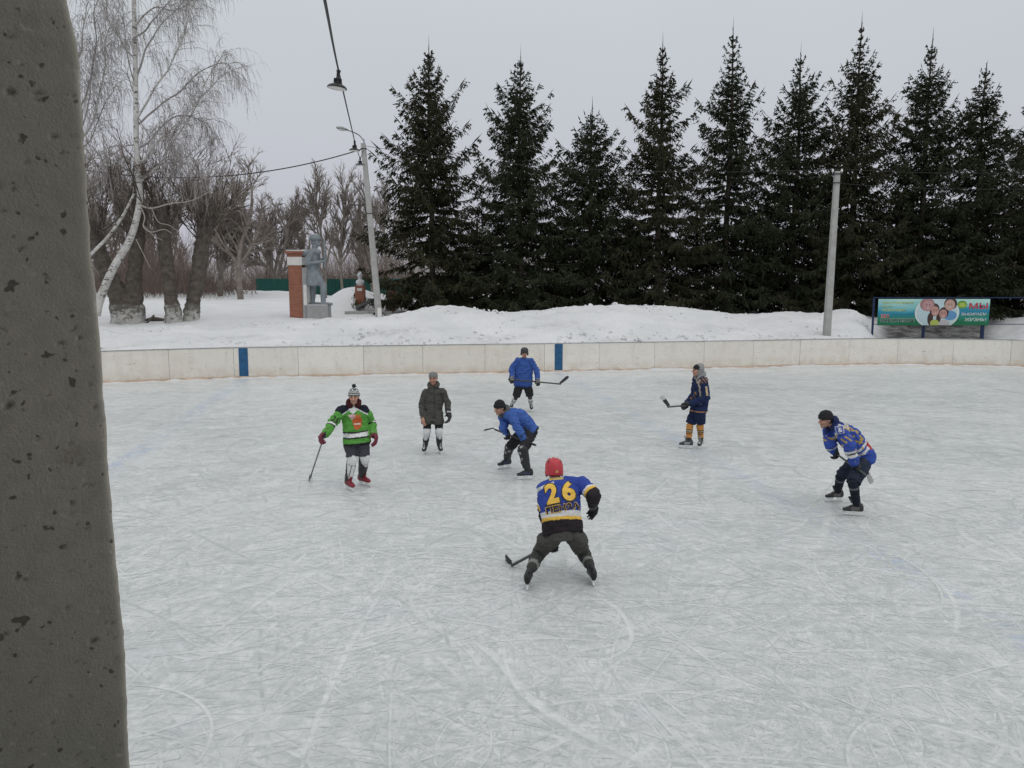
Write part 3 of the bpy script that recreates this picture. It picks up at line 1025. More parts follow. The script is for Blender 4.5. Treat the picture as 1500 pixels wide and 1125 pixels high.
def pendant(p, label, tilt):
    r = empty('pendant_lamp', p)
    r.rotation_euler = (0, tilt, 0)
    r.scale = (0.8, 0.8, 0.8)
    tag(r, label, 'hanging lamp', 'pendant lamps strung on the cable')
    MB().lathe([(0.012, 0.02), (0.05, 0.02), (0.055, -0.01), (0.042, -0.03), (0.042, -0.17), (0.058, -0.185), (0.062, -0.24), (0.085, -0.27), (0.1, -0.30)], 18).build('housing', M['black_metal'], r, smooth=True)
    fins = MB()
    for i in range(10):
        a_ = i * PI / 5
        fins.box((0.075 * math.cos(a_), 0.075 * math.sin(a_), -0.225), (0.05, 0.008, 0.09), rz=a_)
    fins.build('cooling_fins', M['black_metal'], r)
    sh = MB().lathe([(0.09, -0.29), (0.14, -0.315), (0.2, -0.345), (0.238, -0.385), (0.242, -0.405), (0.236, -0.41)], 28).build('shade', M['black_metal'], r, smooth=True)
    MB().lathe([(0.225, -0.405), (0.225, -0.414), (0.15, -0.425), (0.02, -0.43)], 24).build('diffuser', M['lamp_glass'], sh, smooth=True)
    MB().tube([(0, 0, 0.04), (0, 0, -0.02)], 0.02, 8).build('hook', M['grey_metal'], r)
    return r


pendant(l1, 'nearest and largest black pendant lamp hanging high on the cable', 0.12)
pendant(l2, 'middle black pendant lamp on the cable beside the street lamp arm', 0.04)
pendant(l3, 'lowest and farthest black pendant lamp close to the lamp pole', 0.0)

wl = at(60, 252, 40 * K)
far_left = wl + (wl - pt) * 0.6; far_left[2] = 10.0
cable('power_cable', np.vstack([sag(far_left, at(130, 250, 40.5 * K), 0.25, 10), sag(at(130, 250, 40.5 * K), pt + (0, 0, -0.25), 0.75, 30)[1:]]), 0.027, 'dark overhead cable crossing the bare trees on the left to the lamp pole')
cable('power_cable', sag(pt + (0, 0.05, -0.1), qt + (-.2, 0, 0.1), 0.55, 40), 0.012, 'thin overhead cable from the lamp pole through the spruces to the bare pole')
cable('power_cable', sag(qt + (0.2, 0, 0.1), at(1620, 246, 37 * K), 0.2, 20), 0.010, 'upper thin cable leading right from the bare pole across the spruces')
cable('power_cable', sag(qt + (0.1, 0.1, -0.5), at(1620, 272, 37 * K), 0.2, 20), 0.009, 'lower thin cable leading right from the bare pole across the spruces')

# distant wooden utility pole in the wood
ub = at(528, 436, 78 * K); ut = at(527, 292, 78 * K); ub[2] = gz(ub[0], ub[1]) - .3
up_ = empty('utility_pole', ub); tag(up_, 'dark wooden utility pole with crossarm among the bare trees behind the monument', 'pole')
MB().tube([(0, 0, 0), ut - ub], [0.16, 0.12], 8).build('shaft', M['wood_dark'], up_)
MB().box(ut - ub + (0, 0, -0.5), (1.5, 0.1, 0.12)).build('crossarm', M['wood_dark'], up_)
for dx in (-0.65, 0.65):
    MB().lathe([(0.02, 0), (0.06, 0.03), (0.06, 0.12), (0.02, 0.16)], 8, ut - ub + np.array([dx, 0, -0.44])).build('insulator', M['grey_metal'], up_)
MB().tube([ut - ub + (0, 0, -2.2), np.array([1.6, 0, 0.0])], 0.09, 6).build('brace', M['wood_dark'], up_)

# ------------------------------------------------------------------ monument, busts, fence
m, t, b = nt('red_brick')
co = obj_co(t)
br = N(t, 'ShaderNodeTexBrick', Scale=1.0)
br.inputs['Brick Width'].default_value = 0.25; br.inputs['Row Height'].default_value = 0.077; br.inputs['Mortar Size'].default_value = 0.007
br.inputs['Color1'].default_value = (0.27, 0.088, 0.05, 1); br.inputs['Color2'].default_value = (0.35, 0.125, 0.072, 1); br.inputs['Mortar'].default_value = (0.30, 0.22, 0.18, 1)
cx = N(t, 'ShaderNodeCombineXYZ'); sp_ = N(t, 'ShaderNodeSeparateXYZ'); t.links.new(co, sp_.inputs[0])
ad = N(t, 'ShaderNodeMath', operation='ADD'); t.links.new(sp_.outputs['X'], ad.inputs[0]); t.links.new(sp_.outputs['Y'], ad.inputs[1])
t.links.new(ad.outputs[0], cx.inputs['X']); t.links.new(sp_.outputs['Z'], cx.inputs['Y'])
t.links.new(cx.outputs[0], br.inputs['Vector'])
c = mixc(t, mr(t, noi(t, co, 3, 5, 0.6), 0.35, 0.7, 0, 0.35), br.outputs['Color'], (0.17, 0.06, 0.04))
t.links.new(c, b.inputs['Base Color']); b.inputs['Roughness'].default_value = 0.9
bump(t, b, br.outputs['Fac'], -0.4, 0.01)
M['brick'] = m

YM = 46 * K
mc = at(447, 468, YM); mc[2] = gz(mc[0], mc[1]) - 0.25
ppm = FPX / YM / 1.0
mon = empty('war_memorial', mc)
tag(mon, 'tall red brick memorial pillar with white band and grey stone slab on the snow', 'monument')


def mx(px): return (px - 447) / ppm


def mz(py): return at(447, py, YM)[2] - mc[2]


bw = (447 - 427) / ppm
MB().box((mx(437), 0, mz(389) / 2), (bw, 0.62, mz(389)), bev=0.01).build('brick_pillar', M['brick'], mon)
MB().box((mx(437) - 0.01, 0, (mz(389) + mz(376.5)) / 2 + .002), (bw + 0.06, 0.68, mz(376.5) - mz(389) - .004), bev=0.012).build('white_band', M['white_paint'], mon)
MB().box((mx(437), 0, (mz(376.5) + mz(372)) / 2), (bw + 0.04, 0.66, mz(372) - mz(376.5) - .004), bev=0.01).add([], []).build('brick_pillar', M['brick'], mon)
MB().box((mx(437) - .02, 0, (mz(372) + mz(368.5)) / 2), (bw + 0.26, 0.84, mz(368.5) - mz(372) - .004), bev=0.015).build('cap', M['brick'], mon)
MB().box((mx(437), 0, mz(368.5) + 0.035), (bw + 0.16, 0.72, 0.07), bev=0.03).build('snow_cap', M['snow'], mon)
# grey slab on the right flank
sw = 0.30
MB().box((mx(447) + sw / 2 + 0.003, 0.05, mz(392) / 2), (sw, 0.9, mz(392)), bev=0.012).build('stone_slab', M['grey_stone'], mon)
MB().box((mx(447) + 0.62 / 2 + 0.004, 0.05, (mz(388.5) + mz(377)) / 2), (0.62, 0.7, mz(377) - mz(388.5)), bev=0.012).build('lintel', M['grey_stone'], mon)
MB().box((mx(447) + sw + 0.012, -0.15, mz(425)), (0.02, 0.35, 1.3)).build('plaque', M['white_paint'], mon)
MB().box((mx(447) + 0.15, -0.415, mz(432)), (0.17, 0.02, 1.1)).build('plaque', M['white_paint'], mon)

# statue on its plinth, seen from its left side, facing right
sx_ = (466.5 - 447) / ppm
sc_ = np.array([mc[0] + sx_, YM - 0.12, mc[2]])
stt = empty('soldier_statue', sc_)
tag(stt, 'grey painted soldier statue standing on a low stone plinth beside the brick memorial', 'statue')


def sz(py): return at(468, py, YM)[2] - sc_[2]


zp = sz(447)
MB().box((0.08, 0, zp / 2), (1.12, 0.85, zp), bev=0.02).build('plinth', M['grey_stone'], stt)
MB().box((0.1, 0, zp + 0.02), (1.06, 0.8, 0.035), bev=0.01).build('snow_cap', M['snow'], stt)
zt = sz(344)
Hs = zt - zp
u = Hs / 1.86
SB = MB()


def sp3(x, y, z): return np.array([x, y, z]) * u + (0.0, 0, zp)


# legs and boots
SB.capsule(sp3(-0.10, 0.09, 0.88), sp3(-0.11, 0.10, 0.48), .095 * u, .075 * u); SB.capsule(sp3(-0.11, 0.10, 0.48), sp3(-0.13, .10, .07), .075 * u, .052 * u)
SB.capsule(sp3(-0.02, -0.09, 0.88), sp3(0.16, -0.10, 0.50), .1 * u, .078 * u); SB.capsule(sp3(0.16, -0.10, 0.50), sp3(0.15, -0.10, .08), .076 * u, .055 * u)
SB.capsule(sp3(-0.16, .10, .045), sp3(.02, .11, .035), .05 * u, .042 * u); SB.capsule(sp3(.12, -.10, .045), sp3(.32, -.12, .035), .05 * u, .042 * u)
# greatcoat skirt, trunk, shoulders
SB.loft([(sp3(-.06, 0, .52), np.array([.17, 0, 0]) * u, np.array([0, .23, 0]) * u), (sp3(-.07, 0, .78), np.array([.165, 0, 0]) * u, np.array([0, .21, 0]) * u),
         (sp3(-.07, 0, 1.0), np.array([.13, 0, 0]) * u, np.array([0, .18, 0]) * u), (sp3(-.06, 0, 1.25), np.array([.15, 0, 0]) * u, np.array([0, .21, 0]) * u),
         (sp3(-.05, 0, 1.42), np.array([.125, 0, 0]) * u, np.array([0, .22, 0]) * u), (sp3(-.04, 0, 1.5), np.array([.07, 0, 0]) * u, np.array([0, .09, 0]) * u)], 18)
SB.capsule(sp3(-.03, 0, 1.45), sp3(-.02, 0, 1.62), .065 * u, .06 * u)
SB.ellip(sp3(-.005, 0, 1.68), np.array([.105, 0, 0]) * u, np.array([0, .08, 0]) * u, np.array([0, 0, .125]) * u)
SB.capsule(sp3(.09, 0, 1.67), sp3(.115, 0, 1.64), .018 * u, .02 * u)
SB.ellip(sp3(.06, 0, 1.6), np.array([.05, 0, 0]) * u, np.array([0, .05, 0]) * u, np.array([0, 0, .045]) * u)
SB.loft([(sp3(-.01, 0, 1.72), np.array([.13, 0, 0]) * u, np.array([0, .11, 0]) * u), (sp3(-.01, 0, 1.78), np.array([.13, 0, 0]) * u, np.array([0, .115, 0]) * u), (sp3(-.01, 0, 1.86), np.array([.1, 0, 0]) * u, np.array([0, .09, 0]) * u)], 16)
# arms folded to the chest, rolled cape carried on the shoulder side
SB.capsule(sp3(-.05, -.22, 1.4), sp3(-.13, -.27, 1.1), .07 * u, .058 * u); SB.capsule(sp3(-.13, -.27, 1.1), sp3(.12, -.16, 1.14), .056 * u, .04 * u)
SB.capsule(sp3(-.05, .22, 1.4), sp3(-.08, .27, 1.12), .07 * u, .058 * u); SB.capsule(sp3(-.08, .27, 1.12), sp3(.14, .1, 1.22), .056 * u, .04 * u)
SB.ellip(sp3(.15, -.13, 1.15), np.array([.06, 0, 0]) * u, np.array([0, .045, 0]) * u, np.array([0, 0, .045]) * u)
SB.ellip(sp3(.17, .08, 1.23), np.array([.06, 0, 0]) * u, np.array([0, .045, 0]) * u, np.array([0, 0, .045]) * u)
SB.capsule(sp3(-.36, .02, 1.36), sp3(.05, -.12, 1.40), .075 * u, .09 * u); SB.capsule(sp3(-.42, .03, 1.34), sp3(-.30, .02, 1.38), .06 * u, .08 * u)
SB.capsule(sp3(.2, -.05, 1.72), sp3(.2, -.08, 1.0), .02 * u, .026 * u)
fo = link('figure', fuse(SB, 0.022, 3, 0.018, 2.2, 4), M['statue'], stt)
fo.scale = (1.22, 1.15, 1.0); fo.location = (0.0, 0, 0)
MB().ellip(sp3(-.33, .0, 1.44), np.array([.09, 0, 0]) * u, np.array([0, .05, 0]) * u, np.array([0, 0, .03]) * u).ellip(sp3(0, 0, 1.87), np.array([.08, 0, 0]) * u, np.array([0, .07, 0]) * u, np.array([0, 0, .015]) * u).build('snow_dab', M['snow'], stt, smooth=True)


def pedestal(px, py, Y, hpx, label, bust=True):
    p = at(px, py, Y); p[2] = gz(p[0], p[1]) - 0.2
    pp = FPX / Y
    H_ = at(px, py - hpx, Y)[2] - p[2]
    r = empty('bust_monument' if bust else 'brick_pedestal', p)
    tag(r, label, 'monument', 'brick pedestals along the alley')
    w = 13.0 / pp
    MB().box((0, 0, H_ / 2), (w, w, H_), bev=0.01).build('pedestal', M['brick'], r)
    MB().box((0, 0, H_ + 0.033), (w + 0.08, w + 0.08, 0.06), bev=0.012).build('cap', M['brick'], r)
    MB().box((0.01, -w / 2 - 0.014, H_ - 0.17), (w * 0.55, 0.024, 0.17)).build('plaque', M['white_paint'], r)
    if not bust: return r, p, H_, w
    B = MB(); z = H_ + 0.06; q = 0.86
    B.loft([((0, 0, z), (.2 * q, 0, 0), (0, .15 * q, 0)), ((0, 0, z + .12 * q), (.27 * q, 0, 0), (0, .17 * q, 0)), ((0, 0, z + .27 * q), (.32 * q, 0, 0), (0, .18 * q, 0)), ((0, 0, z + .38 * q), (.26 * q, 0, 0), (0, .15 * q, 0)), ((0, 0, z + .45 * q), (.11 * q, 0, 0), (0, .11 * q, 0))], 16)
    B.capsule((0, 0, z + .4 * q), (0, -.02, z + .62 * q), .13 * q, .12 * q)
    hc = np.array([-0.02, -.03, z + .76 * q])
    B.ellip(hc, (.17 * q, 0, 0), (0, .18 * q, 0), (0, 0, .2 * q)); B.ellip(hc + (0, -.04, -.1), (.09 * q, 0, 0), (0, .1 * q, 0), (0, 0, .1 * q))
    B.capsule(hc + (0, -.15, .02), hc + (0, -.17, -.04), .02, .026); B.ellip(hc + (0, -.12, .06), (.09, 0, 0), (0, .03, 0), (0, 0, .022))
    for sgn in (-1, 1): B.ellip(hc + (.155 * sgn, .02, 0), (.02, 0, 0), (0, .03, 0), (0, 0, .045))
    B.ellip(hc + (0, .03, .1), (.155 * q, 0, 0), (0, .17 * q, 0), (0, 0, .12 * q))
    link('bust', fuse(B, 0.014, 2), M['bust_paint'], r)
    return r, p, H_, w


YB = 52 * K
b1, bp, bH, bwid = pedestal(528.5, 456, YB, 36, 'pale bust on a red brick pedestal with flowers at its foot')
pedestal(574, 455, YB + 0.3, 34, 'red brick pedestal half hidden by the lower branches of the leftmost spruce', False)
pedestal(826, 450, YB + 2.0, 22, 'low red brick pedestal hidden among the feet of the middle spruces', False)

fl = empty('flower_wreath', bp + np.array([-0.02, -0.45, 0.12])); tag(fl, 'bunch of red flowers with dark leaves laid at the foot of the bust pedestal', 'wreath')
fb = MB(); lb = MB()
for i in range(34):
    c = np.array([rng.normal(0, .16), rng.normal(0, .06), 0.2 + abs(rng.normal(0, .16))]); r_ = rng.uniform(.035, .06)
    (fb if rng.random() < .6 else lb).ellip(c, (r_, 0, 0), (0, r_, 0), (0, 0, r_ * .7), 6, 4)
for i in range(24):
    c = np.array([rng.normal(0, .16), rng.normal(0, .05), 0.05]); tip = c + (rng.normal(0, .2), rng.normal(0, .1), rng.uniform(.2, .55))
    lb.tube([c, (c + tip) / 2 + (0, -.03, 0), tip], [.02, .025, .003], 4)
fb.build('blossoms', M['flower_red'], fl); lb.build('leaves', M['flower_green'], fl)
tb = MB().box((0, 0, 0), (1.0, 0.42, 0.09), M=Matrix.Rotation(-0.42, 3, 'Y') @ Matrix.Rotation(0.5, 3, 'X'), bev=.01).build('stone_slab', plain('dark_slab', (0.05, 0.052, 0.055), 0.5, 0.3, 6), None, tuple(bp + np.array([.3, -.75, 0.40])))
tag(tb, 'dark fallen slab leaning in the snow in front of the bust pedestal', 'slab')
cp0 = at(505, 459, 50 * K); cp1 = at(652, 460, 50 * K)
for i in range(4):
    a_ = cp0 + (cp1 - cp0) * i / 4; c_ = cp0 + (cp1 - cp0) * (i + 1) / 4
    z_ = max(gz(a_[0], a_[1]), gz(c_[0], c_[1])) + 0.05
    o = MB().box((0, 0, 0), ((c_ - a_)[0] - 0.02, 0.18, 0.28), bev=.012).build('kerb_stone', M['concrete'], None, ((a_[0] + c_[0]) / 2, a_[1], z_ - 0.02))
    tag(o, ('grey kerb stone in the snow just in front of the bust pedestal', 'grey kerb stone in the snow behind the foot of the lamp pole', 'grey kerb stone in the snow right of the lamp pole foot', 'rightmost grey kerb stone at the lower branches of the leftmost spruce')[i], 'kerb', 'kerb stones along the alley of busts')

# debris and sticks on the snow
br_ = MB().tube([(0, 0, 0), (0.42, 0, 0.42)], [.055, .05], 8).build('log', M['wood_dark'], None, tuple(at(214, 474, 42 * K)))
br_.location.z = gz(br_.location.x, br_.location.y) - .03
tag(br_, 'short grey log sticking slantwise out of the snow between the old willows', 'log')
p = at(228, 468, 43 * K); lg = MB().tube([(-.5, 0, 0.02), (-.1, .05, .09), (.5, 0, 0.03)], [.09, .12, .07], 8).build('log', M['wood_dark'], None, (p[0], p[1], gz(p[0], p[1]) + .03))
tag(lg, 'dark log lying flat on the snow between the old willows', 'log')
tw = MB()
for (x0, y0, x1, y1) in ((595, 471, 612, 455), (613, 472, 620, 459), (602, 463, 607, 458), (570, 459, 580, 456), (573, 458, 578, 461), (660, 462, 672, 455)):
    Yt = 42.5 * K
    p0 = at(x0, y0, Yt); p1 = at(x1, y1, Yt); dz = gz(p0[0], p0[1]) - p0[2] - .02
    tw.tube([p0 + (0, 0, dz), (p0 + p1) / 2 + (0.03, 0, dz + .04), p1 + (0, 0, dz)], [.016, .012, .006], 5)
o = tw.build('fallen_twigs', M['wood_dark']); tag(o, 'thin dry twigs poking out of the snow left of the spruces', kind='stuff')

# green sheet metal fence far behind
YF = 78.0
fz = None
f0, f1 = at(376, 437, YF), at(700, 437, YF)
fence = empty('sheet_fence', (f0[0], YF, 0)); tag(fence, 'dark green profiled sheet metal fence behind the monument', 'fence')
npan = 14
pwid = (f1[0] - f0[0]) / npan
ztop = at(480, 408.5, YF)[2]
V = []; nn_ = 24
for i in range(nn_ + 1):
    x = pwid * 0.992 * i / nn_; y = 0.02 if (i % 4) in (1, 2) else -0.02
    V.append((x, y))
Vp = [(x, y + d, z) for d in (0, 0.006) for z in (0, 1) for x, y in V]
n1 = nn_ + 1
Fp = []
for i in range(nn_):
    Fp += [(i, i + 1, n1 + i + 1, n1 + i), (2 * n1 + i + 1, 2 * n1 + i, 3 * n1 + i, 3 * n1 + i + 1), (n1 + i, n1 + i + 1, 3 * n1 + i + 1, 3 * n1 + i)]
zg = min(gz(f0[0] + pwid * i, YF) for i in range(npan)) - .1
pm = bpy.data.meshes.new('fence_panel')
pm.from_pydata([(x, y, zg + z * (ztop - zg)) for x, y, z in Vp], [], Fp); pm.update(); pm.materials.append(M['green_sheet'])
for i in range(npan):
    o = link('fence_panel', pm, None, fence, (pwid * i, 0, rng.uniform(-.02, .02)))
for i in range(npan + 1):
    MB().box((pwid * i, 0.06, (zg + ztop) / 2), (0.07, 0.07, ztop - zg - .05)).build('post', M['black_metal'], fence)

# ------------------------------------------------------------------ banner on its blue frame
YBN = 39.6 * K
def bp3(x, y, dy=0.0): return at(x, y, YBN + dy)
fr = empty('metal_stand', (bp3(1283, 490)[0], YBN, 0)); tag(fr, 'dark blue metal frame with posts behind the boards that carries the banner', 'frame')
o3 = np.array(fr.location)
for i, px in enumerate((1281, 1356, 1443, 1545)):
    p = bp3(px, 437, 0.05); w_ = (0.07, 0.12, 0.14, 0.12)[i]
    MB().box((p[0] - o3[0], 0.09, (p[2] + 0.02) / 2 + .2), (w_, 0.08, p[2] + 0.02 - 0.4)).build('post', M['blue_frame'], fr)
pL, pR = bp3(1280, 437), bp3(1548, 438)
MB().box(((pL[0] + pR[0]) / 2 - o3[0], 0.05, pL[2] + .03), (pR[0] - pL[0], 0.05, 0.045)).build('top_rail', M['blue_frame'], fr)
MB().box(((pL[0] + pR[0]) / 2 - o3[0], 0.042, bp3(1400, 475)[2]), (pR[0] - pL[0], 0.04, 0.03)).build('bottom_rail', M['blue_frame'], fr)

b00, b10, b11, b01 = bp3(1284.5, 477), bp3(1447.5, 476), bp3(1450, 437.5), bp3(1285, 438.5)
bo = (b00 + b10) / 2; bo[1] = YBN - 0.02
BWd = b10[0] - b00[0]; BHt = b11[2] - b10[2]
m, t, b = nt('banner_print')
co = obj_co(t)
sp_ = N(t, 'ShaderNodeSeparateXYZ'); t.links.new(co, sp_.inputs[0])
v = mr(t, sp_.outputs['Z'], 0, BHt, 0, 1)
dx = N(t, 'ShaderNodeMath', operation='ADD'); t.links.new(v, dx.inputs[0])
nz_ = mr(t, noi(t, mapping(t, co, 0, (0.5, 1, 2.2)), 1.0, 3, 0.5, 0.6), 0.3, 0.7, -0.16, 0.16); t.links.new(nz_, dx.inputs[1])
rp = N(t, 'ShaderNodeValToRGB')
rp.color_ramp.elements[0].color = (0.02, 0.16, 0.075, 1); rp.color_ramp.elements[0].position = 0.1
rp.color_ramp.elements[1].color = (0.42, 0.68, 0.62, 1); rp.color_ramp.elements[1].position = 0.95
for pos, cc in ((0.28, (0.03, 0.24, 0.17)), (0.42, (0.025, 0.20, 0.33)), (0.58, (0.04, 0.27, 0.38)), (0.72, (0.18, 0.47, 0.50))):
    e = rp.color_ramp.elements.new(pos); e.color = (*cc, 1)
t.links.new(dx.outputs[0], rp.inputs['Fac'])
t.links.new(rp.outputs['Color'], b.inputs['Base Color']); b.inputs['Roughness'].default_value = 0.45; b.inputs['Specular IOR Level'].default_value = 0.2
M['banner'] = m
ban = empty('banner', bo); tag(ban, 'colourful turquoise printed banner with faces and Cyrillic slogan hung behind the boards', 'banner')
nx_, nz2 = 40, 10
xs = np.linspace(-BWd / 2, BWd / 2, nx_); zs = np.linspace(0, BHt, nz2)
gx, gzz = np.meshgrid(xs, zs)
def bulge(x, z): return 0.0 * x + 0.0 * z
gy = bulge(gx, gzz)
G = np.concatenate([np.stack([gx, gy, gzz], -1).reshape(-1, 3), np.stack([gx, gy + .004, gzz], -1).reshape(-1, 3)])
a_ = np.arange(nx_ * nz2).reshape(nz2, nx_)
F1 = np.stack([a_[:-1, :-1], a_[:-1, 1:], a_[1:, 1:], a_[1:, :-1]], -1).reshape(-1, 4)
link('sheet', mesh_arr('sheet', G, np.vstack([F1, F1[:, ::-1] + nx_ * nz2])), M['banner'], ban)


def flat(col, rough=0.5):
    k = tuple(round(c, 3) for c in col)
    if ('flat', k) not in M: M[('flat', k)] = plain('print_ink', col, rough, 0.06, 10)
    return M[('flat', k)]


FONT = None


def text_mesh(s, size, bold=0.0, ax_='CENTER'):
    cu = bpy.data.curves.new('txt', 'FONT')
    cu.body = s; cu.size = size; cu.align_x = ax_; cu.offset = bold; cu.resolution_u = 3; cu.fill_mode = 'BOTH'
    ob = bpy.data.objects.new('txt', cu); COL.objects.link(ob)
    dg = bpy.context.evaluated_depsgraph_get()
    me = bpy.data.meshes.new_from_object(ob.evaluated_get(dg))
    bpy.data.objects.remove(ob)
    return me


def on_banner(name, me, col, x, z, lift, sx=1.0, sk=0.0):
    V = vco(me).astype(float)
    X = V[:, 0] * sx + sk * V[:, 1] + x; Zz = V[:, 1] + z
    P = np.stack([X, bulge(X, Zz) - lift, Zz], 1)
    me.vertices.foreach_set('co', P.astype(np.float32).ravel()); me.update()
    me.materials.clear()
    return link(name, me, flat(col), ban)


def fit(s, width, height, bold):
    me = text_mesh(s, 1.0, bold)
    V = vco(me); w = V[:, 0].max() - V[:, 0].min(); h_ = V[:, 1].max() - V[:, 1].min()
    V = V - [(V[:, 0].max() + V[:, 0].min()) / 2, V[:, 1].min(), 0]
    V = V * [width / w, height / h_, 0]
    me.vertices.foreach_set('co', V.astype(np.float32).ravel()); me.update()
    return me


def bx(px): return (px - 1284.5) / 163.0 * BWd - BWd / 2     # photo column -> banner
def bz(py): return (476.5 - py) / 38.6 * BHt


def put(name, s, x0, x1, y0, y1, col, lift, bold=0.02, outline=None):
    if outline:
        on_banner(name, fit(s, bx(x1) - bx(x0) + .03, bz(y0) - bz(y1) + .03, bold + .035), outline, bx((x0 + x1) / 2), bz(y1) - .015, lift - .002)
    on_banner(name, fit(s, bx(x1) - bx(x0), bz(y0) - bz(y1), bold), col, bx((x0 + x1) / 2), bz(y1), lift)


def disc(name, cx, cy, rx, ry, col, lift, n=36, clip=True):
    a_ = np.linspace(0, 2 * PI, n, endpoint=False)
    X = bx(cx) + np.cos(a_) * rx; Z_ = bz(cy) + np.sin(a_) * ry
    if clip: Z_ = np.clip(Z_, 0.004, BHt - 0.004)
    me = bpy.data.meshes.new(name)
    me.from_pydata([(x, bulge(x, z) - lift, z) for x, z in zip(X, Z_)], [], [tuple(range(n))]); me.update()
    return link(name, me, flat(col), ban)


pp_ = FPX / YBN
disc('photo_ring', 1371, 458, 32.5 / pp_, 24.0 / pp_, (0.62, 0.70, 0.70), 0.006)
disc('photo', 1371, 458, 29.5 / pp_, 22.5 / pp_, (0.48, 0.62, 0.66), 0.009)
SK = (0.50, 0.29, 0.25); HR = (0.06, 0.032, 0.03)
disc('photo', 1390, 462, 10 / pp_, 7 / pp_, (0.12, 0.30, 0.52), 0.0095)
for (x, y, hr, fr_, skn) in ((1357, 447, (10.5, 9.5), (8, 8), (0.46, 0.27, 0.27)), (1389, 446, (9.5, 9), (7.5, 8), (0.50, 0.33, 0.28)), (1368, 455, (7.2, 9.5), (5.4, 7.2), SK), (1380, 459, (7, 8), (5.6, 6.6), (0.47, 0.27, 0.24))):
    i_ = x % 7 * 0.0004
    hair_c = HR if x != 1357 else (0.34, 0.19, 0.20)
    disc('printed_face', x - (1 if x < 1370 else -1), y - 1.2, hr[0] / pp_, hr[1] / pp_, hair_c, 0.010 + i_)
    disc('printed_face', x, y + .8, fr_[0] / pp_, fr_[1] / pp_, skn, 0.0125 + i_)
    disc('printed_face', x - 2.0, y - .6, 1.1 / pp_, .55 / pp_, (0.05, 0.03, 0.03), 0.015 + i_, 10); disc('printed_face', x + 2.2, y - .6, 1.1 / pp_, .55 / pp_, (0.05, 0.03, 0.03), 0.015 + i_, 10)
    disc('printed_face', x + .2, y + 4.0, 2.2 / pp_, .9 / pp_, (0.62, 0.45, 0.42), 0.015 + i_, 12)
disc('printed_face', 1361.5, 467, 4.2 / pp_, 9 / pp_, HR, 0.0118); disc('printed_face', 1373.5, 466, 3.4 / pp_, 8 / pp_, HR, 0.0119)
disc('printed_face', 1368, 473, 6.5 / pp_, 5 / pp_, (0.42, 0.50, 0.12), 0.0155); disc('printed_face', 1382, 474, 8 / pp_, 5.5 / pp_, (0.48, 0.46, 0.47), 0.0153)
disc('photo', 1407, 446, 7.0 / pp_, 5.6 / pp_, (0.13, 0.28, 0.03), 0.008); disc('photo', 1407, 447, 6 / pp_, 4 / pp_, (0.28, 0.42, 0.05), 0.0105)
disc('photo', 1407, 445, 4.2 / pp_, .6 / pp_, (0.55, 0.62, 0.2), 0.014); disc('photo', 1407, 447.5, 4.6 / pp_, .6 / pp_, (0.55, 0.62, 0.2), 0.014)
put('lettering', 'МЫ', 1417.5, 1444.5, 443.5, 452.5, (0.50, 0.035, 0.06), 0.010, 0.015)
put('lettering', 'ВЫБИРАЕМ', 1407, 1443, 458, 462, (0.66, 0.70, 0.70), 0.010, 0.005)
put('lettering', 'ЖИЗНЬ!', 1412, 1443, 465.5, 470.5, (0.70, 0.73, 0.73), 0.010, 0.008)
put('lettering', 'Наш спортивный', 1290.5, 1335, 441, 445.5, (0.42, 0.52, 0.20), 0.010, 0.02)
put('lettering', 'район –', 1290.5, 1307, 447, 450.5, (0.42, 0.50, 0.18), 0.010, 0.02)
put('lettering', 'территория', 1290, 1325, 452.5, 456.5, (0.45, 0.55, 0.25), 0.010, 0.02)
put('lettering', 'БЕЗ', 1290, 1301, 460.5, 465, (0.55, 0.06, 0.06), 0.010, 0.012, (0.6, 0.45, 0.45))
put('lettering', 'НАРКОТИКОВ!', 1289.5, 1338, 466.5, 471.5, (0.02, 0.025, 0.03), 0.010, 0.008, (0.45, 0.55, 0.52))

# ------------------------------------------------------------------ trees
def leafmat(name, c0, c1, scale=1.2, rough=0.85):
    m, t, b = nt(name)
    co = obj_co(t)
    c = mixc(t, mr(t, noi(t, co, scale, 4, 0.6), 0.35, 0.65, 0, 1), c0, c1)
    c = mixc(t, mr(t, noi(t, co, 14, 2, 0.5), 0.4, 0.62, 0, 0.5), c, tuple(x * 0.6 for x in c0))
    t.links.new(c, b.inputs['Base Color'])
    b.inputs['Roughness'].default_value = rough
    b.inputs['Specular IOR Level'].default_value = 0.08
    return m


M['needles'] = leafmat('spruce_needles', (0.026, 0.034, 0.019), (0.046, 0.052, 0.030), 0.7)
M['needles_brown'] = leafmat('spruce_needles_old', (0.030, 0.033, 0.018), (0.055, 0.054, 0.032), 0.5)
M['spruce_bark'] = plain('spruce_bark', (0.075, 0.062, 0.05), 0.95, 0.35, 6, bmp=0.5)
M['bark_dark'] = plain('old_bark', (0.098, 0.084, 0.072), 0.95, 0.4, 5, bmp=0.8)
M['twigs'] = plain('haze_paled_twigs', (0.26, 0.225, 0.20), 0.95, 0.25, 2)  # lightened to stand in for haze over the distant trees
M['twigs_red'] = plain('reddish_twigs', (0.155, 0.118, 0.102), 0.95, 0.3, 1.2)
M['twigs_grey'] = plain('haze_paled_grey_twigs', (0.37, 0.34, 0.32), 0.95, 0.25, 1.5)  # grey twigs, lightened further in place of distance haze
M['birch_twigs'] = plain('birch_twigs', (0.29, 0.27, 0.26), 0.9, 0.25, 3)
m, t, b = nt('whitewash')
co = obj_co(t)
c = mixc(t, mr(t, noi(t, co, 3.0, 6, 0.65), 0.35, 0.65, 0, 1), (0.30, 0.295, 0.275), (0.46, 0.455, 0.43))
sp_ = N(t, 'ShaderNodeSeparateXYZ'); t.links.new(co, sp_.inputs[0])
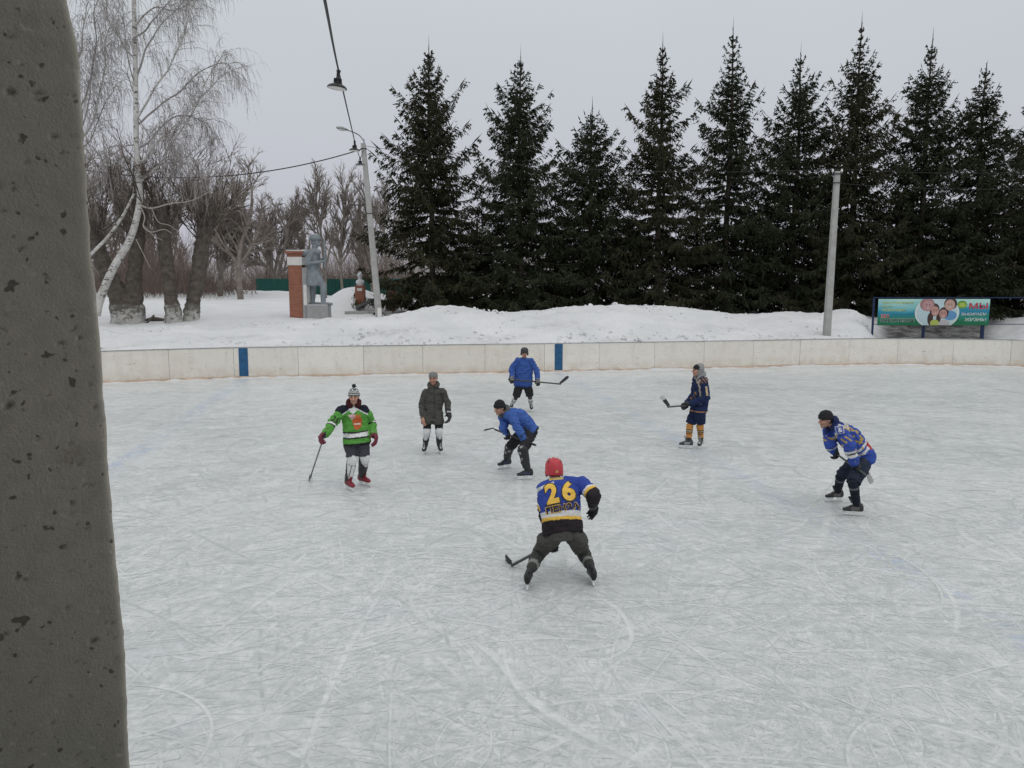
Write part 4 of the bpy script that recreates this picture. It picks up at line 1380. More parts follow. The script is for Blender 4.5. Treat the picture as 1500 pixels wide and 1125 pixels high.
wr_ = N(t, 'ShaderNodeMath', operation='ADD'); t.links.new(mr(t, sp_.outputs['Z'], 0.1, 1.15, -0.12, 0.14), wr_.inputs[0]); t.links.new(noi(t, co, 4.5, 6, 0.7), wr_.inputs[1])
c = mixc(t, mr(t, wr_.outputs[0], 0.46, 0.58, 0, 0.9), c, (0.10, 0.088, 0.076))
t.links.new(c, b.inputs['Base Color']); b.inputs['Roughness'].default_value = 0.95
bump(t, b, noi(t, co, 9, 6, 0.6), 0.5, 0.03)
M['whitewash'] = m
m, t, b = nt('birch_bark')
co = obj_co(t)
c = mixc(t, mr(t, noi(t, co, 2.2, 5, 0.6), 0.35, 0.65, 0, 1), (0.40, 0.385, 0.36), (0.62, 0.61, 0.59))
c = mixc(t, mr(t, noi(t, mapping(t, co, 0, (1.2, 1.2, 3.0)), 2.6, 5, 0.65), 0.55, 0.62, 0, 0.9), c, (0.055, 0.05, 0.045))
c = mixc(t, mr(t, noi(t, mapping(t, co, 0, (0.8, 0.8, 10.0)), 3.0, 3, 0.6), 0.62, 0.68, 0, 0.8), c, (0.10, 0.09, 0.085))
t.links.new(c, b.inputs['Base Color']); b.inputs['Roughness'].default_value = 0.8
bump(t, b, noi(t, co, 9, 5, 0.6), 0.4, 0.02)
M['birch_bark'] = m


class TB:
    """numpy collector for thousands of triangles"""

    def __init__(self): self.V = []; self.F = []; self.n = 0

    def add(self, V, F):
        self.V.append(np.asarray(V, np.float32)); self.F.append(np.asarray(F, np.int64) + self.n); self.n += len(V)

    def ribbons(self, P0, P1, w0, w1, nrm=None):
        """flat tapering slips from P0 to P1 (arrays), two triangles each"""
        P0 = np.asarray(P0, float); P1 = np.asarray(P1, float)
        d = P1 - P0
        if nrm is None:
            nrm = rng.normal(size=P0.shape)
        s = np.cross(d, nrm); s /= np.linalg.norm(s, axis=1)[:, None] + 1e-9
        w0 = np.broadcast_to(w0, len(P0))[:, None] * 0.5; w1 = np.broadcast_to(w1, len(P0))[:, None] * 0.5
        V = np.stack([P0 - s * w0, P0 + s * w0, P1 + s * w1, P1 - s * w1], 1).reshape(-1, 3)
        i = np.arange(len(P0))[:, None] * 4
        self.add(V, np.concatenate([i + [0, 1, 2], i + [0, 2, 3]]))

    def leaf(self, P0, P1, w, pos=0.35, nrm=None):
        """pointed diamond slips"""
        P0 = np.asarray(P0, float); P1 = np.asarray(P1, float)
        d = P1 - P0
        if nrm is None: nrm = rng.normal(size=P0.shape)
        s = np.cross(d, nrm); s /= np.linalg.norm(s, axis=1)[:, None] + 1e-9
        w = np.broadcast_to(w, len(P0))[:, None] * 0.5
        Mi = P0 + d * pos
        V = np.stack([P0, Mi + s * w, P1, Mi - s * w], 1).reshape(-1, 3)
        i = np.arange(len(P0))[:, None] * 4
        self.add(V, np.concatenate([i + [0, 1, 2], i + [0, 2, 3]]))

    def tube(self, P, R, n=5):
        P = np.asarray(P, float); m_ = len(P)
        T = np.gradient(P, axis=0); T /= np.linalg.norm(T, axis=1)[:, None] + 1e-9
        u = np.array([0.31, 0.95, 0.05]) if abs(T[0] @ np.array([0.31, 0.95, 0.05])) < 0.93 else np.array([1.0, 0, 0])
        r = np.cross(T, u); r /= np.linalg.norm(r, axis=1)[:, None] + 1e-9
        f = np.cross(r, T)
        a = np.linspace(0, 2 * PI, n, endpoint=False)
        R = np.broadcast_to(R, m_)
        V = P[:, None] + (r[:, None] * np.cos(a)[None, :, None] + f[:, None] * np.sin(a)[None, :, None]) * R[:, None, None]
        k = np.arange(m_ * n).reshape(m_, n)
        A_, B_, C_, D_ = k[:-1], np.roll(k, -1, 1)[:-1], np.roll(k, -1, 1)[1:], k[1:]
        self.add(V.reshape(-1, 3), np.concatenate([np.stack([A_, B_, C_], -1).reshape(-1, 3), np.stack([A_, C_, D_], -1).reshape(-1, 3)]))

    def mesh(self, name, smooth=False):
        return mesh_arr(name, np.vstack(self.V), np.vstack(self.F), smooth)


def spruce(px, topy, Y, R, seed, label, mat=None, dens=1.0, gap=0.0, low=0.0, shape=1.5):
    """tall spruce: trunk, whorls of drooping branches, thousands of needle sprays"""
    g = np.random.default_rng(seed)
    p = at(px, topy, Y); p[2] = gz(p[0], p[1]) - 0.1
    H_ = at(px, topy, Y)[2] - p[2]
    root = empty('spruce_tree', p)
    tag(root, label, 'spruce', 'row of tall dark spruces behind the rink')
    lx, ly = g.normal(0, 0.004, 2)
    def axis(z): return np.array([lx * z + 0.05 * math.sin(z * 0.5 + seed), ly * z, z])
    T = TB()
    zz = np.linspace(0, H_, 14)
    T.tube([axis(z) for z in zz], 0.018 + 0.20 * (1 - zz / H_) ** 0.9, 8)
    Cn = TB(); Bw = TB()
    z = low + 0.25
    while z < H_ - 0.45:
        u = z / H_
        env = R * 1.27 * (1 - u ** shape) * min(1.0, 0.88 + u) + 0.05
        nb = int(g.integers(6, 9)) if u < 0.85 else int(g.integers(4, 6))
        a0 = g.random() * 2 * PI
        for k in range(nb):
            az = a0 + 2 * PI * k / nb + g.normal(0, 0.22)
            Lb = env * (g.uniform(0.78, 1.16) if g.random() < .72 else g.uniform(.4, .75)) * (1 + 0.16 * math.sin(az * 2 + z * 1.7 + seed))
            if g.random() < gap: continue
            if u > 0.55 and g.random() < 0.10: Lb *= 1.25
            el0 = np.interp(u, [0, 0.3, 0.55, 0.8, 1], [-0.20, -0.02, 0.26, 0.58, 1.0]) + g.normal(0, 0.08)
            droop = np.interp(u, [0, 0.5, 0.85, 1], [0.36, 0.24, 0.05, 0]) * Lb * g.uniform(0.7, 1.3)
            n = 7
            s = np.linspace(0, 1, n)
            hd = np.array([math.cos(az), math.sin(az), 0])
            P = axis(z) + np.outer(s * Lb * math.cos(el0), hd)
            P[:, 2] += s * Lb * math.sin(el0) - droop * (s ** 1.3) * (1.35 - 0.8 * s) + 0.17 * Lb * s ** 4
            sd_ = np.array([-hd[1], hd[0], 0])
            P += np.outer(np.sin(s * 3 + g.random() * 6) * 0.05 * Lb, sd_)
            Bw.ribbons(P[:-1], P[1:], 0.05 * (1 - s[:-1]) + 0.015, 0.05 * (1 - s[1:]) + 0.012)
            # side sprays
            step = 0.135 / dens
            m_ = max(5, int(Lb / step))
            tt = np.sort(g.uniform(0.06 if u > .2 else .18, 1.0, m_ * 2))
            B0 = np.stack([np.interp(tt, s, P[:, i]) for i in range(3)], 1)
            side = np.where(np.arange(len(tt)) % 2 == 0, 1, -1)[:, None]
            fw = hd * np.array([1, 1, 0])
            prof = np.clip(np.minimum(1.25 - tt, 0.45 + tt), 0.22, 1)
            ln = (0.16 + 0.30 * min(Lb, 3.2) / 2.0 * prof) * g.uniform(0.6, 1.25, len(tt))
            ln = np.minimum(ln, 0.30 + 0.3 * Lb) * np.interp(u, [0.8, 0.97], [1, 0.42])
            D = fw * g.uniform(0.45, 1.0, (len(tt), 1)) + sd_ * side * g.uniform(0.45, 1.1, (len(tt), 1))
            D = D / np.linalg.norm(D, axis=1)[:, None]
            D[:, 2] -= np.interp(u, [0, .6, .9, 1], [0.55, 0.5, 0.10, -0.5]) * g.uniform(0.2, 1.5, len(tt))
            E_ = B0 + D * ln[:, None]
            Cn.leaf(B0, E_, g.uniform(0.06, 0.12, len(tt)), 0.4)
            # needles sprays hanging from each side twig
            for rep in range(4):
                q = g.uniform(0.15, 1.0, len(tt))[:, None]
                C0 = B0 + (E_ - B0) * q
                D2 = D * 0.6 + g.normal(0, 0.45, D.shape)
                D2[:, 2] -= np.interp(u, [0, .6, .92, 1], [0.75, 0.7, 0.1, -0.6])
                D2 /= np.linalg.norm(D2, axis=1)[:, None]
                Cn.leaf(C0, C0 + D2 * (ln * g.uniform(0.35, 0.8, len(tt)))[:, None], g.uniform(0.045, 0.085, len(tt)), 0.4)
            # upturned tip
            Cn.leaf(P[-2:-1], P[-1:] + (P[-1:] - P[-2:-1]) * 0.4 + [[0, 0, 0.08]], 0.09, 0.4)
        z += np.interp(u, [0, 0.7, 1], [0.34, 0.32, 0.44]) * g.uniform(0.75, 1.25) / (0.5 + 0.5 * dens)
    # leader
    tip = axis(H_)
    q0 = np.array([tip - (0, 0, x) for x in np.linspace(0.1, 1.1, 16)])
    q1 = q0 + np.column_stack([g.normal(0, .055, 16), g.normal(0, .055, 16), g.uniform(0.10, .24, 16)])
    Cn.leaf(q0, q1, 0.04, 0.4)
    Cn.leaf(np.array([tip - (0, 0, .5)]), np.array([tip + (0, 0, .75)]), 0.055, 0.3)
    tr = link('trunk', T.mesh('trunk', True), M['spruce_bark'], root)
    cr = link('crown', Cn.mesh('crown'), mat or M['needles'], root)
    link('branches', Bw.mesh('branches'), M['spruce_bark'], root)
    return root


SPR = [(629, 68, 50, 3.4, 0.06, 'leftmost tall spruce beside the lamp pole with long bare leader'),
       (761, 84, 50, 3.6, 0.08, 'second spruce from the left, directly behind the skater by the boards'),
       (868, 158, 51, 2.75, 0.10, 'shortest spruce of the row with a ragged blunt top'),
       (971, 64, 50, 3.15, 0.10, 'slender spruce just right of the shortest ragged one'),
       (1074, 42, 51, 3.25, 0.16, 'open spruce with tiered upper branches left of the row centre gap'),
       (1174, 78, 51, 3.5, 0.12, 'broad spruce immediately left of the bare concrete pole'),
       (1262, 36, 50, 3.35, 0.16, 'tallest spruce with open tiers rising behind the bare concrete pole'),
       (1364, 58, 50, 3.5, 0.10, 'spruce standing behind the left half of the banner'),
       (1446, 92, 50, 3.4, 0.08, 'spruce standing behind the right end of the banner'),
       (1548, 84, 51, 3.6, 0.08, 'spruce cut off by the right edge of the view')]
for i, (px, ty, Y, R, gap, lab) in enumerate(SPR):
    spruce(px, ty, Y * K, R, 100 + i * 7, lab, M['needles'] if i % 3 else M['needles_brown'], 1.06, gap * .8, 0.25 if i < 6 else 0.9, (1.65, 1.5, 2.5, 1.35, 1.3, 1.75, 1.3, 1.55, 1.45, 1.6)[i])
for i, (px, ty, Y, R) in enumerate(((697, 330, 53.5, 2.7), (815, 320, 54, 2.6), (925, 320, 54, 2.5), (1022, 310, 54, 2.5), (1124, 300, 54, 2.5), (1218, 300, 54, 2.5), (1318, 290, 54, 2.6), (1408, 290, 54, 2.5), (1500, 290, 54, 2.6))):
    spruce(px, ty, Y * K, R * 1.25, 300 + i * 5, ('lower spruce filling the gap behind, between the first and second tall spruces', 'lower spruce behind, left of the shortest ragged spruce', 'lower spruce behind, right of the shortest ragged spruce',
           'lower spruce behind the slender and the open tiered spruces', 'lower spruce behind, between the open tiered and the broad spruce', 'lower spruce behind, just left of the bare concrete pole top',
           'lower spruce behind, between the tallest spruce and the banner spruce', 'lower spruce behind, above the middle of the banner', 'lower spruce behind at the right edge of the view')[i], None, 0.8, 0.03, 0.2)


# ---- bare broadleaved trees
def grow(T, W, p, d, L_, r, lev, g, P_):
    """recursive bare branch; thick wood to T (tubes), fine twigs to W (slips)"""
    n = max(3, int(L_ / P_['seg']) + 2)
    pts = [p]; dd = d.copy()
    for i in range(n - 1):
        dd = unit(dd + g.normal(0, P_['wig'], 3) + np.array([0, 0, P_['up'][min(lev, len(P_['up']) - 1)]]))
        pts.append(pts[-1] + dd * L_ / (n - 1))
    pts = np.array(pts)
    rr = np.linspace(r, r * 0.45, n)
    if r > P_['thin']:
        T.tube(pts, rr, 6 if r > 0.06 else 4)
    else:
        W.ribbons(pts[:-1], pts[1:], np.maximum(rr[:-1] * 2.0, P_['minw']), np.maximum(rr[1:] * 2.0, P_['minw'] * 0.6))
    if lev >= P_['lev']:
        return
    nb = P_['nb'][lev]
    nb = int(g.integers(nb[0], nb[1] + 1))
    for k in range(nb):
        t_ = g.uniform(*P_['t'][lev])
        q = np.array([np.interp(t_, np.linspace(0, 1, n), pts[:, i]) for i in range(3)])
        i0 = min(int(t_ * (n - 1)), n - 2)
        ax_ = unit(pts[i0 + 1] - pts[i0])
        o = unit(np.cross(ax_, g.normal(size=3)))
        an = g.uniform(*P_['ang'][lev])
        nd = unit(ax_ * math.cos(an) + o * math.sin(an))
        grow(T, W, q, nd, L_ * g.uniform(*P_['len'][lev]) * (1.1 - 0.4 * t_), r * (0.35 + 0.35 * (1 - t_)) + 0.002, lev + 1, g, P_)


BROAD = dict(seg=0.9, wig=0.10, up=[0.04, 0.07, 0.05, 0.03], thin=0.022, minw=0.017, lev=4, nb=[(8, 11), (6, 8), (5, 7), (4, 5)], t=[(0.22, 1), (0.2, 1), (0.15, 1), (0.1, 1)],
             ang=[(0.4, 0.9), (0.4, 0.9), (0.35, 0.9), (0.3, 0.9)], len=[(0.45, 0.7), (0.4, 0.65), (0.4, 0.65), (0.4, 0.7)])
POPLAR = dict(seg=1.2, wig=0.06, up=[0.03, 0.16, 0.12, 0.06], thin=0.022, minw=0.017, lev=3, nb=[(18, 23), (7, 9), (6, 8)], t=[(0.2, 1), (0.15, 1), (0.1, 1)],
              ang=[(0.35, 0.8), (0.35, 0.8), (0.3, 0.8)], len=[(0.22, 0.4), (0.35, 0.6), (0.35, 0.6)])


def bare_proto(seed, H_, r, P_, forks=1):
    g = np.random.default_rng(seed)
    T = TB(); W = TB()
    for k in range(forks):
        d = unit(np.array([g.normal(0, 0.05 + 0.16 * (forks > 1)), g.normal(0, 0.1), 1.0]))
        grow(T, W, np.array([g.normal(0, .1) * (forks > 1), 0, 0.0]), d, H_ * (0.75 if forks > 1 else 0.9) * g.uniform(0.85, 1), r, 0, g, P_)
    return T.mesh('trunk', True), W.mesh('twigs')


protos = [bare_proto(11, 11, 0.24, BROAD), bare_proto(23, 10, 0.2, BROAD, 2), bare_proto(31, 14, 0.2, POPLAR), bare_proto(47, 14, 0.18, POPLAR), bare_proto(53, 12, 0.19, BROAD)]
M['haze_paled_bark'] = plain('haze_paled_bark', (0.20, 0.175, 0.155), 0.95, 0.3, 2)  # paler copy of bark: haze put into the colour, no haze volume
for a_, b_ in protos: a_.materials.append(M['haze_paled_bark'])
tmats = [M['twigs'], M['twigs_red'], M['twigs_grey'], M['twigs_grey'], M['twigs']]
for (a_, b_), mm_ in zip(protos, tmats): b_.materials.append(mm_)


def bare(px, topy, Y, proto, rz, label, group='bare trees behind the snow field', wide=1.0):
    p = at(px, (topy + 440) / 2, Y); p[2] = gz(p[0], p[1]) - 0.15
    H_ = at(px, topy, Y)[2] - p[2]
    V = protos[proto]
    hz = max(vco(V[1])[:, 2].max(), 1)
    r = empty('bare_tree', p, rz)
    sc = H_ / hz
    r.scale = (sc * wide, sc * wide, sc)
    tag(r, label, 'tree', group)
    link('trunk', V[0], None, r); link('twigs', V[1], None, r)
    return r


bare(348, 205, 62 * K, 0, 0.6, 'large dark bare tree with a rounded crown right of the old willows', wide=1.05)
bare(318, 232, 66 * K, 1, 2.2, 'reddish bare tree behind the leaning dark willow')
FOREST = [(404, 275, 86, 1), (432, 300, 95, 3), (452, 268, 90, 2), (474, 232, 74, 2), (500, 226, 80, 3), (545, 240, 80, 3), (572, 250, 86, 2),
          (252, 240, 76, 4), (222, 225, 80, 2), (186, 235, 84, 3), (160, 218, 84, 2), (128, 225, 80, 4), (296, 262, 88, 3), (388, 290, 104, 3), (418, 285, 110, 2),
          (444, 318, 118, 3), (530, 268, 100, 3), (605, 285, 92, 2), (640, 300, 96, 3), (100, 200, 70, 0), (70, 220, 76, 1), (40, 230, 80, 4),
          (268, 285, 100, 2), (212, 290, 104, 3), (335, 280, 108, 2), (150, 280, 100, 3)]
seen = []; last_px = {}
for i, (px, ty, Y, pr) in enumerate(FOREST):
    side = 'left of the willows' if px < 150 else ('behind the old willows' if px < 300 else ('between willows and monument' if px < 425 else ('behind monument and lamp pole' if px < 560 else 'behind the leftmost spruces')))
    kind = ['broad bare tree', 'bushy reddish bare tree', 'slim pale bare tree', 'thin upright bare tree', 'spreading brown bare tree'][pr]
    dist = ', nearer' if Y < 80 else (', farther off' if Y < 100 else ', farthest back')
    lab_ = f'{kind} {side}{dist}'
    k_ = seen.count(lab_); seen.append(lab_)
    if k_: lab_ += [', one more to its right', ', second to the right', ', third to the right'][k_ - 1] if FOREST[i][0] > last_px.get(lab_, 0) else [', one more to its left', ', second to the left', ', third to the left'][k_ - 1]
    last_px[seen[-1]] = last_px.get(seen[-1], px)
    bare(px, ty, Y * K, pr, i * 1.3, lab_, wide=[1.0, 1.05, 0.9, 0.85, 1.0][pr])


def thicket(name, n, xr, yr, hr, mat, label, lean=0.26, w=0.028):
    T = TB()
    X = rng.uniform(*xr, n); Y = rng.uniform(*yr, n)
    ed = np.clip(np.minimum(X - xr[0], xr[1] - X) / 5.0, 0.05, 1)
    X = X * Y / (70 * K)
    cl = np.array([mnoise.noise(Vector((x * .16, y * .16, 2))) for x, y in zip(X, Y)])
    z = np.array([gz(x, y) for x, y in zip(X[::20], Y[::20])]).repeat(20)[:n]
    h_ = rng.uniform(*hr, n) * np.clip(0.7 + 1.5 * cl, 0.15, 1.6) * (0.35 + 0.65 * ed)
    P0 = np.stack([X, Y, z - 0.1], 1)
    P1 = P0 + np.stack([rng.normal(0, lean, n) * h_, rng.normal(0, lean, n) * h_, h_ * 0.62], 1)
    P2 = P1 + np.stack([rng.normal(0, lean * 1.2, n) * h_ * .5, rng.normal(0, lean, n) * h_ * .5, h_ * 0.42], 1)
    vw = np.tile([[0.0, 1.0, 0.15]], (n, 1)) + rng.normal(0, .5, (n, 3))
    ke = rng.random(n) < ed + .1
    P0, P1, P2, vw, h_ = P0[ke], P1[ke], P2[ke], vw[ke], h_[ke]; n = len(P0)
    T.ribbons(P0, P1, w, w * 0.7, vw); T.ribbons(P1, P2, w * 0.7, w * 0.25, vw)
    for rep in range(3):
        q = rng.uniform(0.1, 1, n)[:, None]
        B0 = P0 + (P1 - P0) * q
        D = np.stack([rng.normal(0, .55, n), rng.normal(0, .55, n), rng.uniform(0.2, .9, n)], 1) * (h_ * 0.32)[:, None]
        T.ribbons(B0, B0 + D, w * 0.6, w * 0.2, vw)
    return tag(link(name, T.mesh(name), mat), label, kind='stuff')


def Xat(px): return at(px, 440, 70 * K)[0]


thicket('undergrowth', 4600, (Xat(95), Xat(378)), (62 * K, 90 * K), (1.4, 5.0), M['twigs_red'], 'dense reddish brown leafless undergrowth behind the old willows')
thicket('undergrowth', 2600, (Xat(330), Xat(660)), (90 * K, 104 * K), (2.4, 5.6), M['twigs_red'], 'reddish brown leafless shrubs behind the green fence')
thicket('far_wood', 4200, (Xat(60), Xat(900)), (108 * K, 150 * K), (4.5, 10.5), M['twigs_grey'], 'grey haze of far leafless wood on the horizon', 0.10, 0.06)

# ---- old pollarded willows with whitewashed feet
YW = 42 * K


def willow(trunks, label, sprouts, seed, base_px, wash=True):
    g = np.random.default_rng(seed)
    p = at(base_px[0], base_px[1], YW); p[2] = gz(p[0], p[1]) - 0.15
    r = empty('old_willow', p); tag(r, label, 'tree', 'old willows with whitewashed trunks')
    MBt = MB(); tops = []; Wb = MB()
    for pts, rad in trunks:
        Q = np.array([at(x, y, YW + dy) for x, y, dy in pts]) - p
        Q[0, 2] = -0.55
        Qs = catmull(Q, 5); R_ = np.interp(np.linspace(0, 1, len(Qs)), np.linspace(0, 1, len(rad)), np.array(rad) / FPX * YW)
        for a_ in range(len(Qs) - 1):
            MBt.capsule(Qs[a_], Qs[a_ + 1], R_[a_] * (1 + .05 * g.normal()), R_[a_ + 1])
        tops.append((Qs, R_))
    me = fuse(MBt, 0.05, 2, 0.07, 2.2, seed)
    tr = link('trunk', me, M['bark_dark'], r)
    if wash:
        # the coat of lime: the lower metre of the same surface, standing proud of the bark
        bm = bmesh.new(); bm.from_mesh(me)
        for v in bm.verts: v.co += v.normal * 0.012
        lim = 0.15 + 27 / FPX * YW
        bmesh.ops.delete(bm, geom=[v for v in bm.verts if v.co.z > lim + 0.10 * mnoise.noise(v.co * 2.5)], context='VERTS')
        m2 = bpy.data.meshes.new('whitewash'); bm.to_mesh(m2); bm.free()
        link('whitewash', m2, M['whitewash'], r)
    T = TB(); W = TB()
    PS = dict(seg=0.7, wig=0.11, up=[0.06, 0.05, 0.03], thin=0.016, minw=0.022, lev=2, nb=[(6, 9), (5, 7)], t=[(0.15, 1), (0.1, 1)], ang=[(0.25, 0.75), (0.3, 0.8)], len=[(0.35, 0.6), (0.35, 0.6)])
    for ti, frac, n, L_, spread in sprouts:
        Qs, R_ = tops[ti]
        for k in range(n):
            i = int(np.clip(g.uniform(frac, 1.0) * (len(Qs) - 1), 0, len(Qs) - 1))
            a_ = g.random() * 2 * PI
            o = np.array([math.cos(a_), math.sin(a_), 0])
            d = unit(o * g.uniform(0.15, spread) + np.array([0, 0, 1.0]))
            grow(T, W, Qs[i] + o * R_[i] * 0.6, d, L_ * g.uniform(0.5, 1.1), g.uniform(0.02, 0.05), 0, g, PS)
    link('branches', T.mesh('branches', True), M['bark_dark'], r)
    link('twigs', W.mesh('twigs'), M['twigs'] if seed % 2 else M['twigs_red'], r)
    return r


willow([([(186, 474, 0), (176, 440, 0), (160, 405, 0), (146, 370, 0.2), (138, 335, .4)], [23, 14, 12, 11, 7.5]),
        ([(192, 474, 0.1), (196, 440, 0.1), (197, 400, .1), (203, 350, .2), (208, 305, .3)], [20, 13, 11, 10, 7])],
       'thick double trunked old willow with whitewashed foot, nearest the concrete pillar', [(0, 0.6, 9, 5.0, 0.8), (1, 0.6, 9, 4.8, 0.7)], 5, (188, 474))
willow([([(256, 469, 0), (251, 440, 0), (247, 400, 0), (240, 350, 0), (237, 302, 0)], [15, 10, 9, 9.5, 10.5])],
       'upright old willow sawn off at the top, with whitewashed foot', [(0, 0.75, 14, 4.4, 0.9)], 8, (256, 469))
willow([([(276, 467, 0.6), (284, 435, 0.6), (291, 400, 0.6), (296, 360, 0.6), (304, 318, 0.6)], [13, 10, 10.5, 11, 12.5])],
       'dark leaning old willow with knobbly bushy head, right of the sawn one', [(0, 0.8, 30, 3.6, 1.2)], 7, (276, 467))

# ---- birches
YBI = 40.5 * K


def birch(stems, limbs, label, seed, twig_n=1.0, droop=1.0, base=None, loose=()):
    g = np.random.default_rng(seed)
    p = at(*base, YBI); p[2] = gz(p[0], p[1]) - 0.15
    r = empty('birch_tree', p); tag(r, label, 'birch', 'weeping birches at the left')
    T = TB(); W = TB()
    for pts, r0, r1 in stems:
        Q = np.array([at(x, y, YBI + dy) for x, y, dy in pts]) - p
        Q[:, 2] = np.maximum(Q[:, 2], -0.1)
        Qs = catmull(Q, 7)
        T.tube(Qs, np.linspace(r0, r1, len(Qs)), 10)
    B = TB()
    for pts, r0 in limbs:
        Q = np.array([at(x, y, YBI + dy) for x, y, dy in pts]) - p
        Qs = catmull(Q, 6)
        Qs += np.array([[mnoise.noise(Vector(q) * 1.1) * 0.12, mnoise.noise(Vector(q) * 1.1 + Vector((5, 5, 5))) * .12, mnoise.noise(Vector(q) * .9 + Vector((9, 5, 5))) * 0.10] for q in Qs])
        (T if r0 > 0.05 else B).tube(Qs, np.linspace(r0, 0.012, len(Qs)), 6)
        Ls = np.linalg.norm(np.diff(Qs, axis=0), axis=1).sum()
        nb = int(Ls * 7.5 * twig_n)
        for k in range(nb):
            t_ = g.uniform(0.18, 1.0)
            i = min(int(t_ * (len(Qs) - 1)), len(Qs) - 2)
            q = Qs[i] + (Qs[i + 1] - Qs[i]) * g.random()
            ax_ = unit(Qs[i + 1] - Qs[i])
            o = unit(np.cross(ax_, g.normal(size=3)))
            d = unit(ax_ * 0.8 + o * 0.75 + np.array([0, 0, 0.15]))
            L1 = g.uniform(0.6, 1.9)
            n = 9
            pp = [q]
            for j in range(n):
                d = unit(d + np.array([0, 0, -0.20 * droop * (j / n + 0.25)]) + g.normal(0, 0.10, 3))
                pp.append(pp[-1] + d * L1 / n)
            pp = np.array(pp)
            W.ribbons(pp[:-1], pp[1:], np.linspace(0.026, 0.014, n), np.linspace(0.024, 0.012, n))
            for mth in range(int(g.integers(5, 10))):
                j = int(g.integers(2, n + 1))
                e0 = pp[j]; Lh = g.uniform(0.35, 1.5) * droop ** .5
                dd = unit(d * 0.6 + g.normal(0, .35, 3)); hp = [e0]
                for w_ in range(5):
                    dd = unit(dd * 0.75 + np.array([0, 0, -0.55 * droop]) + g.normal(0, .09, 3)); hp.append(hp[-1] + dd * Lh / 5)
                hp = np.array(hp)
                W.ribbons(hp[:-1], hp[1:], np.linspace(0.015, 0.009, 5), np.linspace(0.014, 0.007, 5))
    link('trunk', T.mesh('trunk', True), M['birch_bark'], r)
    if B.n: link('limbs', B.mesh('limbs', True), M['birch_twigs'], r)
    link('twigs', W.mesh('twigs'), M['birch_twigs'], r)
    if loose:
        D_ = TB()
        for pts, r0 in loose:
            Q = np.array([at(x, y, YBI + dy) for x, y, dy in pts]) - p
            Qs = catmull(Q, 6); D_.tube(Qs, np.linspace(r0, 0.012, len(Qs)), 6)
        link('dead_branches', D_.mesh('dead_branches', True), plain('dead_birch_wood', (0.36, 0.33, 0.30), 0.9, 0.2, 5), r)
    return r


birch([([(141, 462, 0), (146, 440, 0), (157, 412, 0), (171, 384, 0), (188, 356, 0), (199, 325, 0), (205, 290, 0), (203, 262, 0), (200, 215, 0), (199, 150, 0), (198, 80, 0), (196, 0, 0), (195, -70, 0)], 0.20, 0.085),
       ([(112, 398, 0.3), (133, 373, .3), (158, 347, .2), (180, 316, .1), (197, 283, 0)], 0.085, 0.06)],
      [([(201, 245, 0), (228, 215, -.3), (262, 178, -.6), (290, 150, -.9), (318, 118, -1.2), (345, 100, -1.4)], 0.06),
       ([(203, 270, 0), (232, 240, .4), (255, 205, .8), (285, 160, 1.2), (300, 120, 1.5), (330, 75, 1.8)], 0.055),
       ([(199, 175, 0), (222, 140, -.6), (250, 95, -1), (270, 50, -1.4), (285, 5, -1.6), (310, -40, -1.8)], 0.055),
       ([(199, 185, 0), (228, 160, .6), (262, 132, 1), (300, 100, 1.4), (330, 92, 1.7), (345, 112, 1.8)], 0.05),
       ([(198, 115, 0), (212, 80, .5), (232, 40, .8), (262, 10, 1.2), (290, -30, 1.4)], 0.05),
       ([(198, 125, 0), (190, 90, -.5), (182, 50, -.8), (180, 10, -1), (172, -30, -1)], 0.035),
       ([(200, 172, 0), (215, 190, -1), (235, 198, -2), (258, 225, -2.4)], 0.035),
       ([(200, 150, 0), (194, 128, .4), (188, 112, .5), (186, 108, .6)], 0.04),
       ([(201, 212, 0), (185, 214, -.4), (165, 226, -.8), (148, 246, -1), (140, 252, -1)], 0.035),
       ([(197, 60, 0), (225, 30, -1), (250, 0, -1.6), (290, -50, -2)], 0.045), ([(197, 40, 0), (225, 12, 1), (262, 14, 1.8), (318, -30, 2)], 0.045),
       ([(200, 220, 0), (225, 200, 1), (250, 175, 1.8), (275, 170, 2.4), (300, 178, 2.6), (318, 200, 2.8)], 0.045),
       ([(203, 262, 0), (230, 250, -1), (255, 235, -1.7), (280, 245, -2), (300, 262, -2.2)], 0.04),
       ([(198, 90, 0), (176, 60, 1), (158, 20, 1.4), (150, -20, 1.6)], 0.04)],
      'tall weeping birch with white curved trunk and drooping twigs left of the willows', 3, 1.0, 0.8, (141, 462),
      [([(203, 300, 0), (222, 305, -.2), (250, 298, -.5), (280, 294, -.8), (312, 278, -1)], 0.05), ([(205, 300, 0), (212, 318, -.2), (210, 332, -.3), (222, 340, -.5), (240, 336, -.6), (252, 342, -.7)], 0.035),
       ([(210, 330, -.2), (225, 345, -.4), (238, 352, -.5)], 0.022), ([(222, 305, -.2), (232, 325, -.4), (248, 330, -.6), (262, 340, -.6)], 0.022), ([(199, 350, 0), (210, 372, -.3), (220, 392, -.4)], 0.02)])
